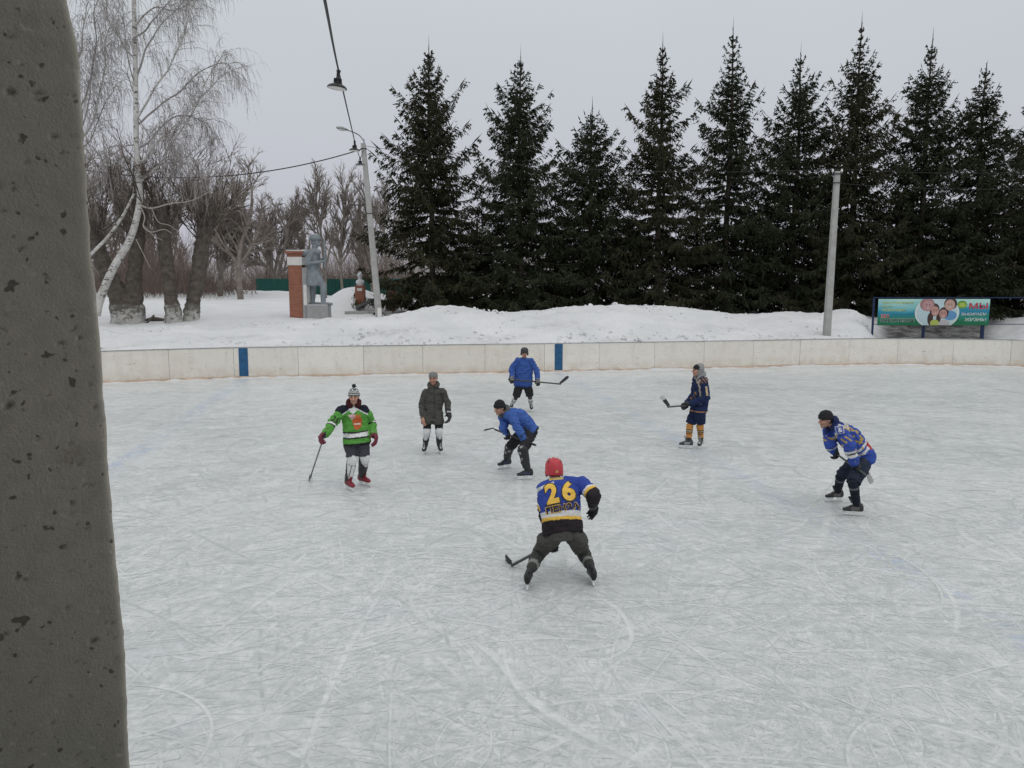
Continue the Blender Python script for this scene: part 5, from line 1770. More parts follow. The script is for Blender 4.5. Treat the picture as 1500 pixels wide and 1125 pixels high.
birch([([(104, 470, .8), (106, 380, .8), (108, 300, .8), (114, 220, .8), (120, 160, .8)], 0.15, 0.07)],
      [([(114, 215, .8), (130, 190, .7), (146, 140, .6), (154, 95, .5), (158, 50, .4), (178, 5, .3)], 0.055), ([(118, 165, .8), (128, 130, .9), (138, 80, 1), (140, 20, 1.2), (150, -30, 1.3)], 0.05),
       ([(112, 100, .8), (122, 50, 1), (130, 0, 1.2)], 0.05), ([(117, 200, .8), (130, 145, .4), (137, 85, .2), (142, 66, .1)], 0.04), ([(116, 225, .8), (135, 200, 1.4), (155, 150, 1.8), (170, 120, 2)], 0.035),
       ([(112, 262, .8), (125, 250, .4), (148, 236, 0), (166, 222, -.2)], 0.03), ([(118, 160, .8), (95, 110, .8), (80, 40, .8)], 0.05)],
      'second weeping birch mostly hidden behind the concrete pillar edge', 14, 1.1, 1.1, (104, 470))

# ------------------------------------------------------------------ the skaters
ZUP = np.array([0, 0, 1.0])


def solve(Sj, px, py, Ln, near=True):
    """point on the sight line through (px,py) at distance Ln from joint Sj"""
    r = unit(ray(px, py)); oc = CAMP - Sj
    b_ = r @ oc; c_ = oc @ oc - Ln * Ln
    ds = b_ * b_ - c_
    t_ = -b_ if ds < 0 else (-b_ - math.sqrt(ds) if near else -b_ + math.sqrt(ds))
    return CAMP + r * t_


SKIN = (0.47, 0.27, 0.20)
SKIN2 = (0.42, 0.23, 0.17)
BLK = (0.022, 0.022, 0.024)


class Person:
    def __init__(s, label, base, Y0, hips, neck, sh, el, palm, knee, feet, head, tf, hf, skin=SKIN, group='skaters on the rink', hair=(0.05, 0.04, 0.03), up_tilt=0.0):
        s.Y0 = Y0; s.root_loc = ground(*base); s.root_loc[2] = 0
        s.tf = unit((*tf, 0)) if len(tf) == 2 else unit(tf)
        s.skin = skin; s.hair = hair
        P = lambda q: at(q[0], q[1], Y0 + q[2]) - s.root_loc
        s.P = P
        s.hip = [P(q) for q in hips]; s.sh = [P(q) for q in sh]; s.neck = P(neck)
        s.pel = (s.hip[0] + s.hip[1]) / 2 + ZUP * 0.04
        s.foot = []
        for hx, hy, tx, ty in feet:
            g1 = ground(hx, hy) - s.root_loc; g2 = ground(tx, ty) - s.root_loc
            s.foot.append((g1, unit(g2 - g1)))
        s.ank = [g + d * 0.065 + ZUP * 0.165 for g, d in s.foot]
        R = s.root_loc
        s.knee = []
        for i, (x, y, q) in enumerate(knee):
            if isinstance(q, str):
                k = solve(s.ank[i] + R, x, y, 0.44, q == 'n') - R
            else:
                k = P((x, y, q))
            s.knee.append(k)
        s.el = []; s.palm = []
        for i in (0, 1):
            x, y, q = el[i]
            s.el.append((solve(s.sh[i] + R, x, y, 0.31, q == 'n') - R) if isinstance(q, str) else P(el[i]))
        for i in (0, 1):
            x, y, q = palm[i]
            s.palm.append((solve(s.el[i] + R, x, y, 0.34, q == 'n') - R) if isinstance(q, str) else P(palm[i]))
        s.wr = [s.el[i] + (s.palm[i] - s.el[i]) * 0.74 for i in (0, 1)]
        s.hc = P(head); s.hf = unit(hf)
        s.hr = unit(np.cross(s.hf, ZUP)); s.hu = unit(np.cross(s.hr, s.hf))
        if up_tilt: s.hu = unit(s.hu + s.hr * up_tilt); s.hr = unit(np.cross(s.hf, s.hu))
        s.label = label; s.group = group

    def spine(s, n=9, drop=0.0, back=0.05, top=1.0):
        ax_ = unit(s.neck - s.pel)
        a0 = s.pel - ax_ * drop
        bk = -unit(s.tf - ax_ * (s.tf @ ax_))
        t_ = np.linspace(0, top, n)
        c = a0 + np.outer(t_, s.neck - a0) + np.outer(np.sin(t_ * PI), bk) * back
        rp = unit(s.hip[1] - s.hip[0]); rs = unit(s.sh[1] - s.sh[0])
        out = []
        for i, k in enumerate(t_):
            r = rp * (1 - k) + rs * k
            r = unit(r - ax_ * (r @ ax_)); f = np.cross(ax_, r)
            out.append((c[i], r, f))
        return out

    def torso(s, mb, wid, dep, drop=0.0, back=0.05, n=20):
        sp = s.spine(len(wid), drop, back)
        mb.loft([(c, r * w, f * d) for (c, r, f), w, d in zip(sp, wid, dep)], n)

    def body(s):
        mb = MB()
        s.torso(mb, [.15, .155, .145, .15, .16, .16, .125, .06], [.11, .11, .10, .10, .105, .10, .08, .055])
        for i in (0, 1):
            mb.capsule(s.sh[i], s.el[i], .056, .045); mb.capsule(s.el[i], s.wr[i], .045, .031)
            mb.capsule(s.hip[i], s.knee[i], .085, .06); mb.capsule(s.knee[i], s.ank[i], .06, .042)
            g, d = s.foot[i]
            mb.capsule(s.ank[i] - ZUP * .03, g + d * .19 + ZUP * .11, .042, .032)
            mb.capsule(s.neck + (s.sh[i] - s.neck) * .35 - ZUP * .05, s.sh[i] - ZUP * .03, .05, .05)
            fd = unit(s.palm[i] - s.wr[i])
            if not getattr(s, 'bare', [0, 0])[i]:
                mb.capsule(s.wr[i], s.wr[i] + fd * .07, .03, .034)
        mb.capsule(s.neck - (s.hc - s.neck) * .1, s.hc - s.hf * .01, .06, .056)
        H, r, u, f = s.hc, s.hr, s.hu, s.hf
        mb.ellip(H + u * .03 - f * .012, r * .077, f * .096, u * .102); mb.ellip(H + f * .026 - u * .06, r * .058, f * .066, u * .066)
        mb.ellip(H + f * .072 - u * .098, r * .03, f * .024, u * .022, 10, 6)
        mb.capsule(H + f * .095 + u * .016, H + f * .118 - u * .02, .011, .0165, 10)
        mb.ellip(H + f * .084 + u * .036, r * .056, f * .016, u * .013, 12, 6)
        for q in (-1, 1):
            mb.ellip(H + f * .064 + r * q * .04 - u * .022, r * .03, f * .028, u * .03, 10, 6)
            mb.ellip(H + r * q * .08 - f * .012 + u * .0, r * .011, f * .024, u * .034, 10, 6)
        mb.ellip(H + f * .09 - u * .057, r * .026, f * .011, u * .010, 10, 6)
        if hasattr(s, 'hand_bm'): s.hand_bm(mb)
        me = fuse(mb, .0085, 2)
        V = vco(me)
        C_ = np.tile(np.array(BLK) * 1.4, (len(V), 1))
        q = V - H; a, v, w = q @ r, q @ u, q @ f
        hd = (np.abs(a) < .12) & (v > -.13) & (v < .17) & (np.abs(w) < .15)
        C_[hd] = s.skin
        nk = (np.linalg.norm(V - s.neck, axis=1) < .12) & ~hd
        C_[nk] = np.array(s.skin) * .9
        C_[hd & (np.abs(a) > .02) & (np.abs(a) < .062) & (v < 0) & (v > -.05) & (w > .05)] = np.array(s.skin) * (1.05, .85, .82)
        hr_ = hd & ((w < -.02) | ((v > .07))) & (v > -.07) & (np.abs(a) < .076)
        C_[hr_] = s.hair
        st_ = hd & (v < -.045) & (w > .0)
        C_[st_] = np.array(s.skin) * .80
        C_[hd & (np.abs(a) < .024) & (np.abs(v + .058) < .0085) & (w > .06)] = (.32, .11, .09)
        for sg in (-1, 1):
            C_[hd & (np.abs(a - sg * .032) < .015) & (np.abs(v - .013) < .008) & (w > .05)] = (.04, .03, .025)
            C_[hd & (np.abs(a - sg * .033) < .022) & (np.abs(v - .036) < .007) & (w > .05)] = np.array(s.hair) * 1.2
        for i in (0, 1):
            if getattr(s, 'bare', [0, 0])[i]:
                C_[np.linalg.norm(V - s.palm[i], axis=1) < .15] = s.skin
        set_col(me, C_)
        s.root = link('person', me, M['skin'], None, tuple(s.root_loc))
        tag(s.root, s.label, 'person', s.group)
        return s.root

    # ---- clothing pieces; each is one mesh with its own printed colours
    def part(s, name, mb, paint, vox=.010, it=4, wr=.0, wf=9, mat='cloth', parent=None, seed=1.0, mask=None):
        me = fuse(mb, vox, it, wr * 1.4, wf * 1.15, seed, mask)
        V = vco(me)
        C_ = paint(V) if callable(paint) else np.tile(paint, (len(V), 1))
        set_col(me, C_)
        return link(name, me, M[mat], parent or s.root)

    def top(s, name, paint, drop=.16, wid=(.215, .215, .21, .215, .225, .23, .20, .11), dep=(.165, .16, .15, .155, .165, .165, .14, .09), sl=(.088, .08, .066), pad=.10, wr=.02, vox=.0105, back=.05, cuff=1.0, seed=1.0, extra=None, wf=9):
        mb = MB()
        s.torso(mb, wid, dep, drop, back, 24)
        for i in (0, 1):
            mb.ellip(s.sh[i] - ZUP * .015, (pad, 0, 0), (0, pad, 0), (0, 0, pad * .9))
            mb.capsule(s.neck + (s.sh[i] - s.neck) * .35 - ZUP * .03, s.sh[i] - ZUP * .012, pad * .8, pad * .85)
            mb.capsule(s.sh[i], s.el[i], sl[0], sl[1]); mb.capsule(s.el[i], s.el[i] + (s.wr[i] - s.el[i]) * cuff, sl[1], sl[2])
        if extra: extra(mb)
        segs = [(s.pel, s.neck, .2)] + [(s.sh[i], s.el[i], sl[0]) for i in (0, 1)] + [(s.el[i], s.wr[i], sl[1]) for i in (0, 1)]

        def pt_(V):
            ax_ = unit(s.neck - s.pel)
            hgt = (V - (s.pel - ax_ * drop)) @ ax_            # metres above the hem
            Ds = []; Ts = []
            for a, b_, r_ in segs:
                t_, d_ = segp(V, a, b_); Ds.append(d_ / r_); Ts.append(t_)
            reg = np.argmin(np.array(Ds), 0)
            rs = unit(s.sh[1] - s.sh[0]); fw = np.cross(rs, ax_); fw = fw * (1 if fw @ s.tf > 0 else -1)
            lat = (V - s.neck) @ rs; frt = (V - (s.pel + s.neck) / 2) @ fw
            tt = np.array(Ts)
            return paint(V, reg, tt, hgt, lat, frt)
        s.top_len = np.linalg.norm(s.neck - s.pel) + drop
        s.top_obj = s.part(name, mb, pt_, vox, 4, wr, wf, seed=seed)
        return s.top_obj

    def pants(s, name, paint, r=(.115, .095), end=1.0, drop=.0, wr=.015, pel_r=(.18, .14), seed=2.0, calf=None):
        mb = MB()
        rp = unit(s.hip[1] - s.hip[0]); ax_ = unit(s.neck - s.pel); ax_ = unit(ax_ + ZUP * .6)
        f = unit(np.cross(ax_, rp))
        mb.loft([(s.pel - ax_ * .12, rp * pel_r[0] * .9, f * pel_r[1] * .85), (s.pel - ax_ * .05, rp * pel_r[0], f * pel_r[1]), (s.pel + ax_ * .02, rp * pel_r[0] * .92, f * pel_r[1] * .9), (s.pel + ax_ * .06, rp * pel_r[0] * .7, f * pel_r[1] * .7)], 20)
        for i in (0, 1):
            k = s.hip[i] + (s.knee[i] - s.hip[i]) * end
            kd = unit(k - s.hip[i]); k2 = k - kd * r[1] * .75
            h2 = s.hip[i] + (k2 - s.hip[i]) * .45
            mb.capsule(s.hip[i] - ZUP * .05, h2, min(.105, r[0]), r[0]); mb.capsule(h2, k2, r[0], r[1])
            mb.loft([(k2, unit(np.cross(kd, s.tf)) * r[1], np.cross(kd, unit(np.cross(kd, s.tf))) * r[1]), (k, unit(np.cross(kd, s.tf)) * r[1] * .96, np.cross(kd, unit(np.cross(kd, s.tf))) * r[1] * .96)], 16)
            if calf: mb.capsule(s.knee[i], s.knee[i] + (s.ank[i] - s.knee[i]) * calf[2], calf[0], calf[1])
        return s.part(name, mb, paint, .0105, 4, wr, 8, seed=seed)

    def legs(s, name, paint, r=(.075, .062, .052), z0=.0, z1=.88, bulge=0.0, wr=.006, mat='cloth'):
        """one lower-leg piece per leg: sock, shin pad"""
        out = []
        for i in (0, 1):
            mb = MB()
            a = s.knee[i] + (s.ank[i] - s.knee[i]) * z0; b_ = s.knee[i] + (s.ank[i] - s.knee[i]) * z1
            m_ = a + (b_ - a) * .45
            mb.capsule(a, m_, r[0], r[1]); mb.capsule(m_, b_, r[1], r[2])
            g, d = s.foot[i]
            if bulge:
                mb.ellip(s.knee[i] + d * .045 + (s.ank[i] - s.knee[i]) * .05, (.075, 0, 0), (0, .065, 0), (0, 0, .09))
                mb.capsule(s.knee[i] + (s.ank[i] - s.knee[i]) * .15 + d * .035, s.knee[i] + (s.ank[i] - s.knee[i]) * .8 + d * .03, .068 + bulge * .3, .052)

            def pf(V, i=i, d=d):
                t_, _ = segp(V, s.knee[i], s.ank[i])
                c = np.cross(ZUP, d)
                return paint(V, t_, (V - s.knee[i]) @ d, (V - s.knee[i] - (s.ank[i] - s.knee[i]) * t_[:, None]) @ c)
            out.append(s.part(name, mb, pf, .0095, 3, wr, 12, mat=mat, seed=3.0 + i))
        return out

    def skates(s, c1=BLK, c2=(.12, .12, .125), sole=(.6, .6, .6), cuff=.15, laces=True):
        for i in (0, 1):
            g, d = s.foot[i]
            sd_ = np.cross(ZUP, d)
            mb = MB()
            prof = [(-.030, .026, .042, .125), (-.012, .038, .062, .140), (.04, .043, .072, .150), (.10, .045, .062, .138), (.16, .05, .046, .120), (.215, .049, .037, .110), (.25, .040, .030, .104), (.268, .022, .018, .098)]
            mb.loft([(g + d * x + ZUP * z, sd_ * w, ZUP * h_) for x, w, h_, z in prof], 16)
            up = unit(s.knee[i] - s.ank[i])
            mb.loft([(s.ank[i] - up * .03, sd_ * .046, d * .062), (s.ank[i] + up * .05, sd_ * .05, d * .062), (s.ank[i] + up * cuff, sd_ * .056, d * .066), (s.ank[i] + up * (cuff + .015), sd_ * .05, d * .06)], 16)
            mb.capsule(s.ank[i] + up * cuff * .7 + d * .05, s.ank[i] + up * (cuff + .05) + d * .085, .03, .022)

            def pf(V, i=i, g=g, d=d, sd_=sd_):
                x = (V - g) @ d; z = V[:, 2]; y = np.abs((V - g) @ sd_)
                C_ = np.tile(c1, (len(V), 1))
                C_[(x > .03) & (x < .15) & (z < .15) & (y > .03)] = c2
                C_[z < .083] = np.array(c1) * .5
                if laces: C_[(x > .10) & (y < .016) & (np.sin(z * 260 + x * 120) > -.2) & (z > .13)] = (.5, .5, .5)
                return C_
            b_ = s.part('skate', mb, pf, .008, 2, mat='gear')
            hm = MB()
            for x0, x1, x2, x3 in ((-.015, .075, .0, .06), (.135, .235, .15, .225)):
                V = []
                for z, xa, xb, w in ((.078, x0, x1, .021), (.03, x2, x3, .008)):
                    V += [g + d * xa - sd_ * w + ZUP * z, g + d * xb - sd_ * w + ZUP * z, g + d * xb + sd_ * w + ZUP * z, g + d * xa + sd_ * w + ZUP * z]
                hm.add(V, [(0, 1, 2, 3), (7, 6, 5, 4), (4, 5, 1, 0), (5, 6, 2, 1), (6, 7, 3, 2), (7, 4, 0, 3)])
            V = []
            for z, xa, xb, w in ((.036, -.03, .262, .0085), (.022, -.025, .268, .006)):
                V += [g + d * xa - sd_ * w + ZUP * z, g + d * xb - sd_ * w + ZUP * z, g + d * xb + sd_ * w + ZUP * z, g + d * xa + sd_ * w + ZUP * z]
            hm.add(V, [(0, 1, 2, 3), (7, 6, 5, 4), (4, 5, 1, 0), (5, 6, 2, 1), (6, 7, 3, 2), (7, 4, 0, 3)])
            hm.build('blade_holder', M['white_plastic'], b_)
            V = []
            for z, xa, xb in ((.024, -.03, .272), (.012, -.036, .278), (.0085, -.02, .262)):
                V += [g + d * xa - sd_ * .002 + ZUP * z, g + d * xb - sd_ * .002 + ZUP * z, g + d * xb + sd_ * .002 + ZUP * z, g + d * xa + sd_ * .002 + ZUP * z]
            bl = MB().add(V, [(0, 1, 2, 3), (4, 5, 1, 0), (5, 6, 2, 1), (6, 7, 3, 2), (7, 4, 0, 3), (8, 9, 5, 4), (9, 10, 6, 5), (10, 11, 7, 6), (11, 8, 4, 7), (11, 10, 9, 8)])
            bl.build('blade', M['steel'], b_)

    def hand_pieces(s, mb, i, grip=None, k=1.0, curl=(.9, 1.0, .8), inward=None):
        """palm, four jointed fingers and a thumb; closes round `grip` when given (stick direction)"""
        fd = unit(s.palm[i] - s.wr[i])
        if grip is not None:
            sp = unit(grip - fd * (grip @ fd))
        else:
            sp = unit(np.cross(fd, inward)) if inward is not None else unit(np.cross(fd, (0.3, 1, 0)))
        pn = np.cross(sp, fd)
        if inward is not None and pn @ inward < 0: pn = -pn; sp = -sp
        pc = s.palm[i] - pn * .026 * k
        mb.loft([(pc - fd * .055 * k, sp * .036 * k, pn * .021 * k), (pc - fd * .01, sp * .043 * k, pn * .024 * k), (pc + fd * .035 * k, sp * .043 * k, pn * .02 * k), (pc + fd * .05 * k, sp * .038 * k, pn * .014 * k)], 14)
        mb.capsule(s.wr[i] - fd * .02, pc - fd * .03, .031 * (.7 + .3 * k), .032 * (.7 + .3 * k))
        for j, (o, lf) in enumerate(((-.031, .86), (-.0105, 1.0), (.0105, .95), (.031, .76))):
            p = pc + fd * .046 * k + sp * o * k; dd = fd
            for c_, ln, r_ in zip(curl, (.044, .029, .022), (.0095, .0088, .0078)):
                ca, sa = math.cos(c_), math.sin(c_)
                dd = unit(dd * ca + (pn - dd * (pn @ dd)) * sa) if abs(pn @ dd) < .97 else unit(dd * ca - fd * sa)
                q = p + dd * ln * lf * k
                mb.capsule(p, q, r_ * k, r_ * k * .92, 9); p = q
        b0 = pc - fd * .03 * k - sp * .034 * k
        b1 = b0 + (fd * .028 - sp * .018 + pn * .03) * k; b2 = b1 + (fd * .024 + pn * .022 + sp * .006) * k
        mb.capsule(b0, b1, .014 * k, .0115 * k, 9); mb.capsule(b1, b2, .0115 * k, .0095 * k, 9)
        return fd, sp, pn

    def glove(s, i, c1, c2=None, grip=None, inward=None, curl=(1.0, 1.1, .9), cuffc=None, bars=None):
        mb = MB()
        fd, sp, pn = s.hand_pieces(mb, i, grip, 1.45, curl, inward)
        cb = s.wr[i] - fd * .075
        mb.loft([(cb, sp * .068, pn * .06), (cb + fd * .05, sp * .062, pn * .054), (s.wr[i] + fd * .03, sp * .054, pn * .046), (s.palm[i] - fd * .02 - pn * .02, sp * .056, pn * .04)], 16)
        mb.capsule(s.palm[i] - pn * .055 - fd * .05, s.palm[i] - pn * .06 + fd * .03, .026, .026)

        def pf(V):
            x = (V - s.wr[i]) @ fd; y = (V - s.wr[i]) @ sp; z = (V - s.palm[i]) @ pn
            C_ = np.tile(c1, (len(V), 1))
            if cuffc is not None: C_[(x < -.01) & (x > -.055)] = cuffc
            if c2 is not None:
                C_[(z < -.05) & (np.abs(np.sin(x * 62 + 1)) < .38)] = c2
            if bars: C_[(np.abs(x - .0) < .013) & (z < -.0)] = bars
            C_[np.abs(((x * 38) % 1) - .5) > .44] *= .55
            return C_
        return s.part('glove', mb, pf, .0072, 2, mat='gear', wr=.003, wf=30)

    def hat(s, paint, h0=.030, tilt=.22, r=(.092, .112), top=.165, pom=None, name='knit_hat', cuff=True, slouch=0.0):
        mb = MB()
        u = unit(s.hu - s.hf * tilt); f = unit(s.hf + s.hu * tilt); rr = s.hr
        c0 = s.hc - f * .012
        rings = []
        for k, w in ((0, .99), (.25, 1.02), (.5, .96), (.7, .84), (.85, .63), (.95, .36), (1.0, .12)):
            rings.append((c0 + u * (h0 - .01 + (top - h0) * k) - f * slouch * k * k, rr * r[0] * w, f * r[1] * w))
        mb.loft(rings, 22)
        if cuff: mb.loft([(c0 + u * (h0 - .022), rr * r[0] * 1.03, f * r[1] * 1.03), (c0 + u * (h0 - .012), rr * r[0] * 1.08, f * r[1] * 1.08), (c0 + u * (h0 + .03), rr * r[0] * 1.08, f * r[1] * 1.08), (c0 + u * (h0 + .038), rr * r[0] * 1.02, f * r[1] * 1.02)], 22)
        # down over the ears and nape
        mb.ellip(c0 - f * .03 + u * (h0 - .01), rr * r[0] * 1.01, f * r[1] * .82, u * .062)

        def pf(V):
            h_ = (V - c0) @ u; a = np.arctan2((V - c0) @ rr, (V - c0) @ f)
            return paint(V, h_, a) if callable(paint) else np.tile(paint, (len(V), 1))
        o = s.part(name, mb, pf, .0075, 2, .004, 26, seed=7)
        if pom is not None:
            pb_ = MB(); c = c0 + u * (top + .022)
            g = np.random.default_rng(3)
            for k in range(26):
                q = unit(g.normal(size=3)); pb_.capsule(c, c + q * .036, .018, .007, 7)
            s.part('pompom', pb_, pom, .006, 1, .003, 40, parent=o)
        return o

    def helmet(s, col, col2, name='helmet', logo=None):
        mb = MB(); u, f, r = s.hu, s.hf, s.hr
        c = s.hc - f * .01
        mb.loft([(c - u * .055 - f * .035, r * .098, f * .082), (c - u * .02 - f * .022, r * .106, f * .105), (c + u * .03 - f * .005, r * .109, f * .126), (c + u * .075, r * .106, f * .125), (c + u * .11, r * .094, f * .112), (c + u * .136, r * .068, f * .08), (c + u * .147, r * .03, f * .035)], 24)
        for q in (-1, 1):
            mb.ellip(c + r * q * .093 - u * .02 - f * .0, r * .02, f * .048, u * .058, 12, 8)
            mb.capsule(c + r * q * .045 + u * .128 + f * .06, c + r * q * .05 + u * .115 - f * .075, .020, .020)
        mb.capsule(c + u * .143 + f * .05, c + u * .138 - f * .07, .016, .016)

        def pf(V):
            q = V - c; a, v, w = q @ r, q @ u, q @ f
            C_ = np.tile(col, (len(V), 1))
            C_[(v < -.046)] = np.array(col) * .35
            for sg in (-1, 1):
                for k in range(4):
                    C_[(np.abs(np.abs(a) - .072) < .010) & (np.abs(w - (.06 - .04 * k)) < .012) & (v > .06)] = np.array(col) * .12
            C_[(np.abs(w - .012) < .004)] = np.array(col) * .45
            if logo: C_[(w < -.06) & (np.abs(a - .015) < .016) & (np.abs(v + .0) < .016)] = logo
            return C_
        return s.part(name, mb, pf, .0075, 2, mat='gear')

    def hood(s, col, name='hood', around=True, vox=.009):
        """folded hood or collar round the neck"""
        mb = MB()
        u = unit(s.hc - s.neck)
        g = unit(s.hf - u * (s.hf @ u)); r = np.cross(g, u)
        c = s.neck + u * .035
        for a in np.linspace(-2.3, 2.3, 12):
            for a2 in (a + .38,):
                p = c + (-g * math.cos(a) + r * math.sin(a)) * .092 + u * .012 * math.cos(a); q = c + (-g * math.cos(a2) + r * math.sin(a2)) * .092 + u * .012 * math.cos(a2)
                mb.capsule(p, q, .04 + .016 * max(0, math.cos(a)), .04 + .016 * max(0, math.cos(a2)), 10)
        return s.part(name, mb, col, vox, 3, .008, 14)

    def print_on(s, me, name, col, O, R_, U, D_, off=.005, depth=.5, target=None):
        """lay flat lettering onto the cloth along direction D_"""
        tg_ = target or s.top_obj
        bv = BVHTree.FromPolygons([v.co[:] for v in tg_.data.vertices], [p.vertices[:] for p in tg_.data.polygons])
        bm = bmesh.new(); bm.from_mesh(me)
        bmesh.ops.triangulate(bm, faces=bm.faces[:])
        for k in range(3):
            lg = [e for e in bm.edges if e.calc_length() > .035]
            if lg: bmesh.ops.subdivide_edges(bm, edges=lg, cuts=1); bmesh.ops.triangulate(bm, faces=bm.faces[:])
        for v in bm.verts:
            p = O + R_ * v.co.x + U * v.co.y
            hit, nrm, idx, ds = bv.ray_cast(Vector(p - D_ * depth), Vector(D_))
            if hit is None: hit = Vector(p); nrm = Vector(-D_)
            if nrm.dot(Vector(D_)) > 0: nrm = -nrm
            v.co = hit - Vector(D_) * off
        m2 = bpy.data.meshes.new(name); bm.to_mesh(m2); bm.free()
        return link(name, m2, flat(col, .7), s.root)


def fit_w(st_, width, height, bold):
    me = fit(st_, width, height, bold)
    V = vco(me); V[:, 1] -= height / 2
    me.vertices.foreach_set('co', V.astype(np.float32).ravel())
    return me


def poly_mesh(pts):
    me = bpy.data.meshes.new('print'); me.from_pydata([(x, y, 0) for x, y in pts], [], [tuple(range(len(pts)))]); me.update()
    return me


def stick(label, butt, heel, toe, root_loc, bup=None, tape=None, shaft_c=(0.045, 0.045, 0.047), mid=None, blade_c=BLK, bw=.072):
    """hockey stick: rectangular shaft, curved blade; points are relative to root_loc"""
    r = empty('hockey_stick', np.asarray(root_loc, float)); tag(r, label, 'hockey stick', 'hockey sticks held by the skaters')
    d = unit(heel - butt)
    bd = unit(toe - heel)
    nrm = np.cross(d, bd); nrm = unit(nrm) if np.linalg.norm(nrm) > .05 else unit(np.cross(d, ZUP))
    inp = unit(np.cross(nrm, d))
    V = []
    for p in (butt, heel):
        for a, b_ in ((-1, -1), (1, -1), (1, 1), (-1, 1)): V.append(p + inp * a * .016 + nrm * b_ * .011)
    F = [(3, 2, 1, 0), (4, 5, 6, 7), (0, 1, 5, 4), (1, 2, 6, 5), (2, 3, 7, 6), (3, 0, 4, 7)]
    mb = MB().add(V, F)
    sh_ = mb.build('shaft', plain('stick_shaft', shaft_c, .4, .25, 5), r)
    # blade: height lies in the plane of shaft and blade
    bu = unit(-d - bd * (-d @ bd)) if bup is None else unit(np.asarray(bup, float) - bd * (np.asarray(bup, float) @ bd))
    bn_ = np.cross(bd, bu)
    Ln = np.linalg.norm(toe - heel)
    mb = MB(); rings = []
    for k in np.linspace(0, 1, 8):
        c = heel + bd * Ln * k + bn_ * (.035 * (k ** 2)) + bu * (.02 * (1 - k) + bw * .25)
        h_ = bw * (.5 * (.75 + .35 * math.sin(k * 2.2))) * (1 if k < .95 else .7)
        rings.append((c, bu * h_, bn_ * .0075))
    mb.loft(rings, 10)
    bl = mb.build('blade', plain('stick_blade', blade_c, .6, .3, 20), r, smooth=False)
    if tape is not None:
        tm = MB(); k0, k1, tc = tape
        rg = []
        for k in np.linspace(k0, k1, 5):
            c = heel + bd * Ln * k + bn_ * (.035 * (k ** 2)) + bu * (.02 * (1 - k) + bw * .25)
            h_ = bw * (.5 * (.75 + .35 * math.sin(k * 2.2))) * 1.05
            rg.append((c, bu * h_, bn_ * .0105))
        tm.loft(rg, 10).build('tape', plain('blade_tape', tc, .9, .1, 30), r)
    tb_ = MB(); q = butt + d * .10
    V = []
    for p in (butt - d * .004, q):
        for a, b_ in ((-1, -1), (1, -1), (1, 1), (-1, 1)): V.append(p + inp * a * .0185 + nrm * b_ * .0135)
    tb_.add(V, F).build('grip_tape', M['black_rubber'], r)
    return r


def Pn(c): return np.array(c, float)


# ---- skater in the green jersey
YA = ground(517, 717)[1]
gA = Person('person in bright green jersey, striped pompom hat, red gloves and red skates', (517, 717), YA,
            [(513.5, 644, .0), (531, 644, .02)], (518, 593, .03), [(501.5, 601, .0), (532, 600.5, .04)], [(487, 620, 'n'), (543.5, 617, 'f')], [(474, 641, 'n'), (547, 641, 'n')],
            [(516, 671, -.07), (533, 669, -.02)], [(508, 716.5, 520, 722), (527, 710, 540, 713)], (518.5, 581.5, -.04), (.12, -1, 0), (.08, -1, -.05))
gA.body()
GRN = A(82, 152, 58); NAV = A(30, 34, 46); WHT = (.72, .73, .73)


def paintA(V, reg, tt, h_, lat, frt):
    C_ = np.tile(GRN, (len(V), 1))
    L_ = gA.top_len
    t0 = reg == 0
    C_[t0 & (h_ < .215) & (h_ > .095)] = BLK
    C_[t0 & (h_ < .19) & (h_ > .12)] = WHT
    C_[t0 & (h_ < .02)] = BLK
    yk = (h_ > L_ - .125 + .35 * np.abs(lat) * (np.abs(lat) < .09) - .06 * (np.abs(lat) > .15))
    up = ((reg == 0) | ((reg == 1) & (tt[1] < .33)) | ((reg == 2) & (tt[2] < .2)))
    dn = np.clip(np.abs(lat) - .07, 0, 1)
    C_[up & (h_ > L_ - .085 - .62 * dn) & (np.abs(lat) > .05)] = WHT
    C_[up & (h_ > L_ - .062 - .60 * dn) & (np.abs(lat) > .05)] = NAV
    vn = (np.abs(lat) < .075) & (h_ > L_ - .15 + .9 * np.abs(lat)) & (reg == 0) & (frt > 0)
    C_[vn] = WHT
    for k, u_ in ((3, 3), (4, 4)):
        C_[(reg == k) & (tt[k] < .34)] = BLK
        C_[(reg == k) & (tt[k] > .06) & (tt[k] < .25)] = WHT
    return C_


gA.top('jersey', paintA, .10, wr=.022, wid=(.225, .222, .215, .215, .22, .215, .175, .095), pad=.085, sl=(.088, .082, .066), dep=(.20, .195, .17, .16, .165, .16, .135, .09), seed=1.3)
gA.hood(np.array([.055, .012, .014]))
gA.pants('hockey_pants', A(66, 66, 74), (.115, .105), .93, wr=.018)
def padA(V, t_, fr_, sd_):
    C_ = np.tile(BLK, (len(V), 1)) * 1.5
    C_[fr_ > -.012] = (.66, .67, .67)
    C_[(fr_ > -.01) & (np.abs(np.abs(sd_) - .038) < .007) & (t_ > .25)] = (.12, .12, .12)
    C_[(np.abs(t_ - .24) < .018) & (fr_ > 0)] = (.25, .25, .26)
    return C_
gA.legs('shin_guard', padA, (.088, .08, .068), .02, .92, .03, mat='gear')
gA.skates((.21, .018, .03), (.16, .012, .022), laces=False, cuff=.02)
def hatA(V, h_, a):
    C_ = np.tile(BLK, (len(V), 1))
    C_[(h_ < .105) & (np.sin(h_ * 210) > .1)] = (.55, .56, .56)
    C_[(h_ > .085) & (np.sin(a * 7) * np.sin(h_ * 120) > .15)] = (.55, .56, .56)
    return C_
gA.hat(hatA, pom=np.array(BLK))
hA = ground(453, 706.5) - gA.root_loc + np.array([0, 0, .03])
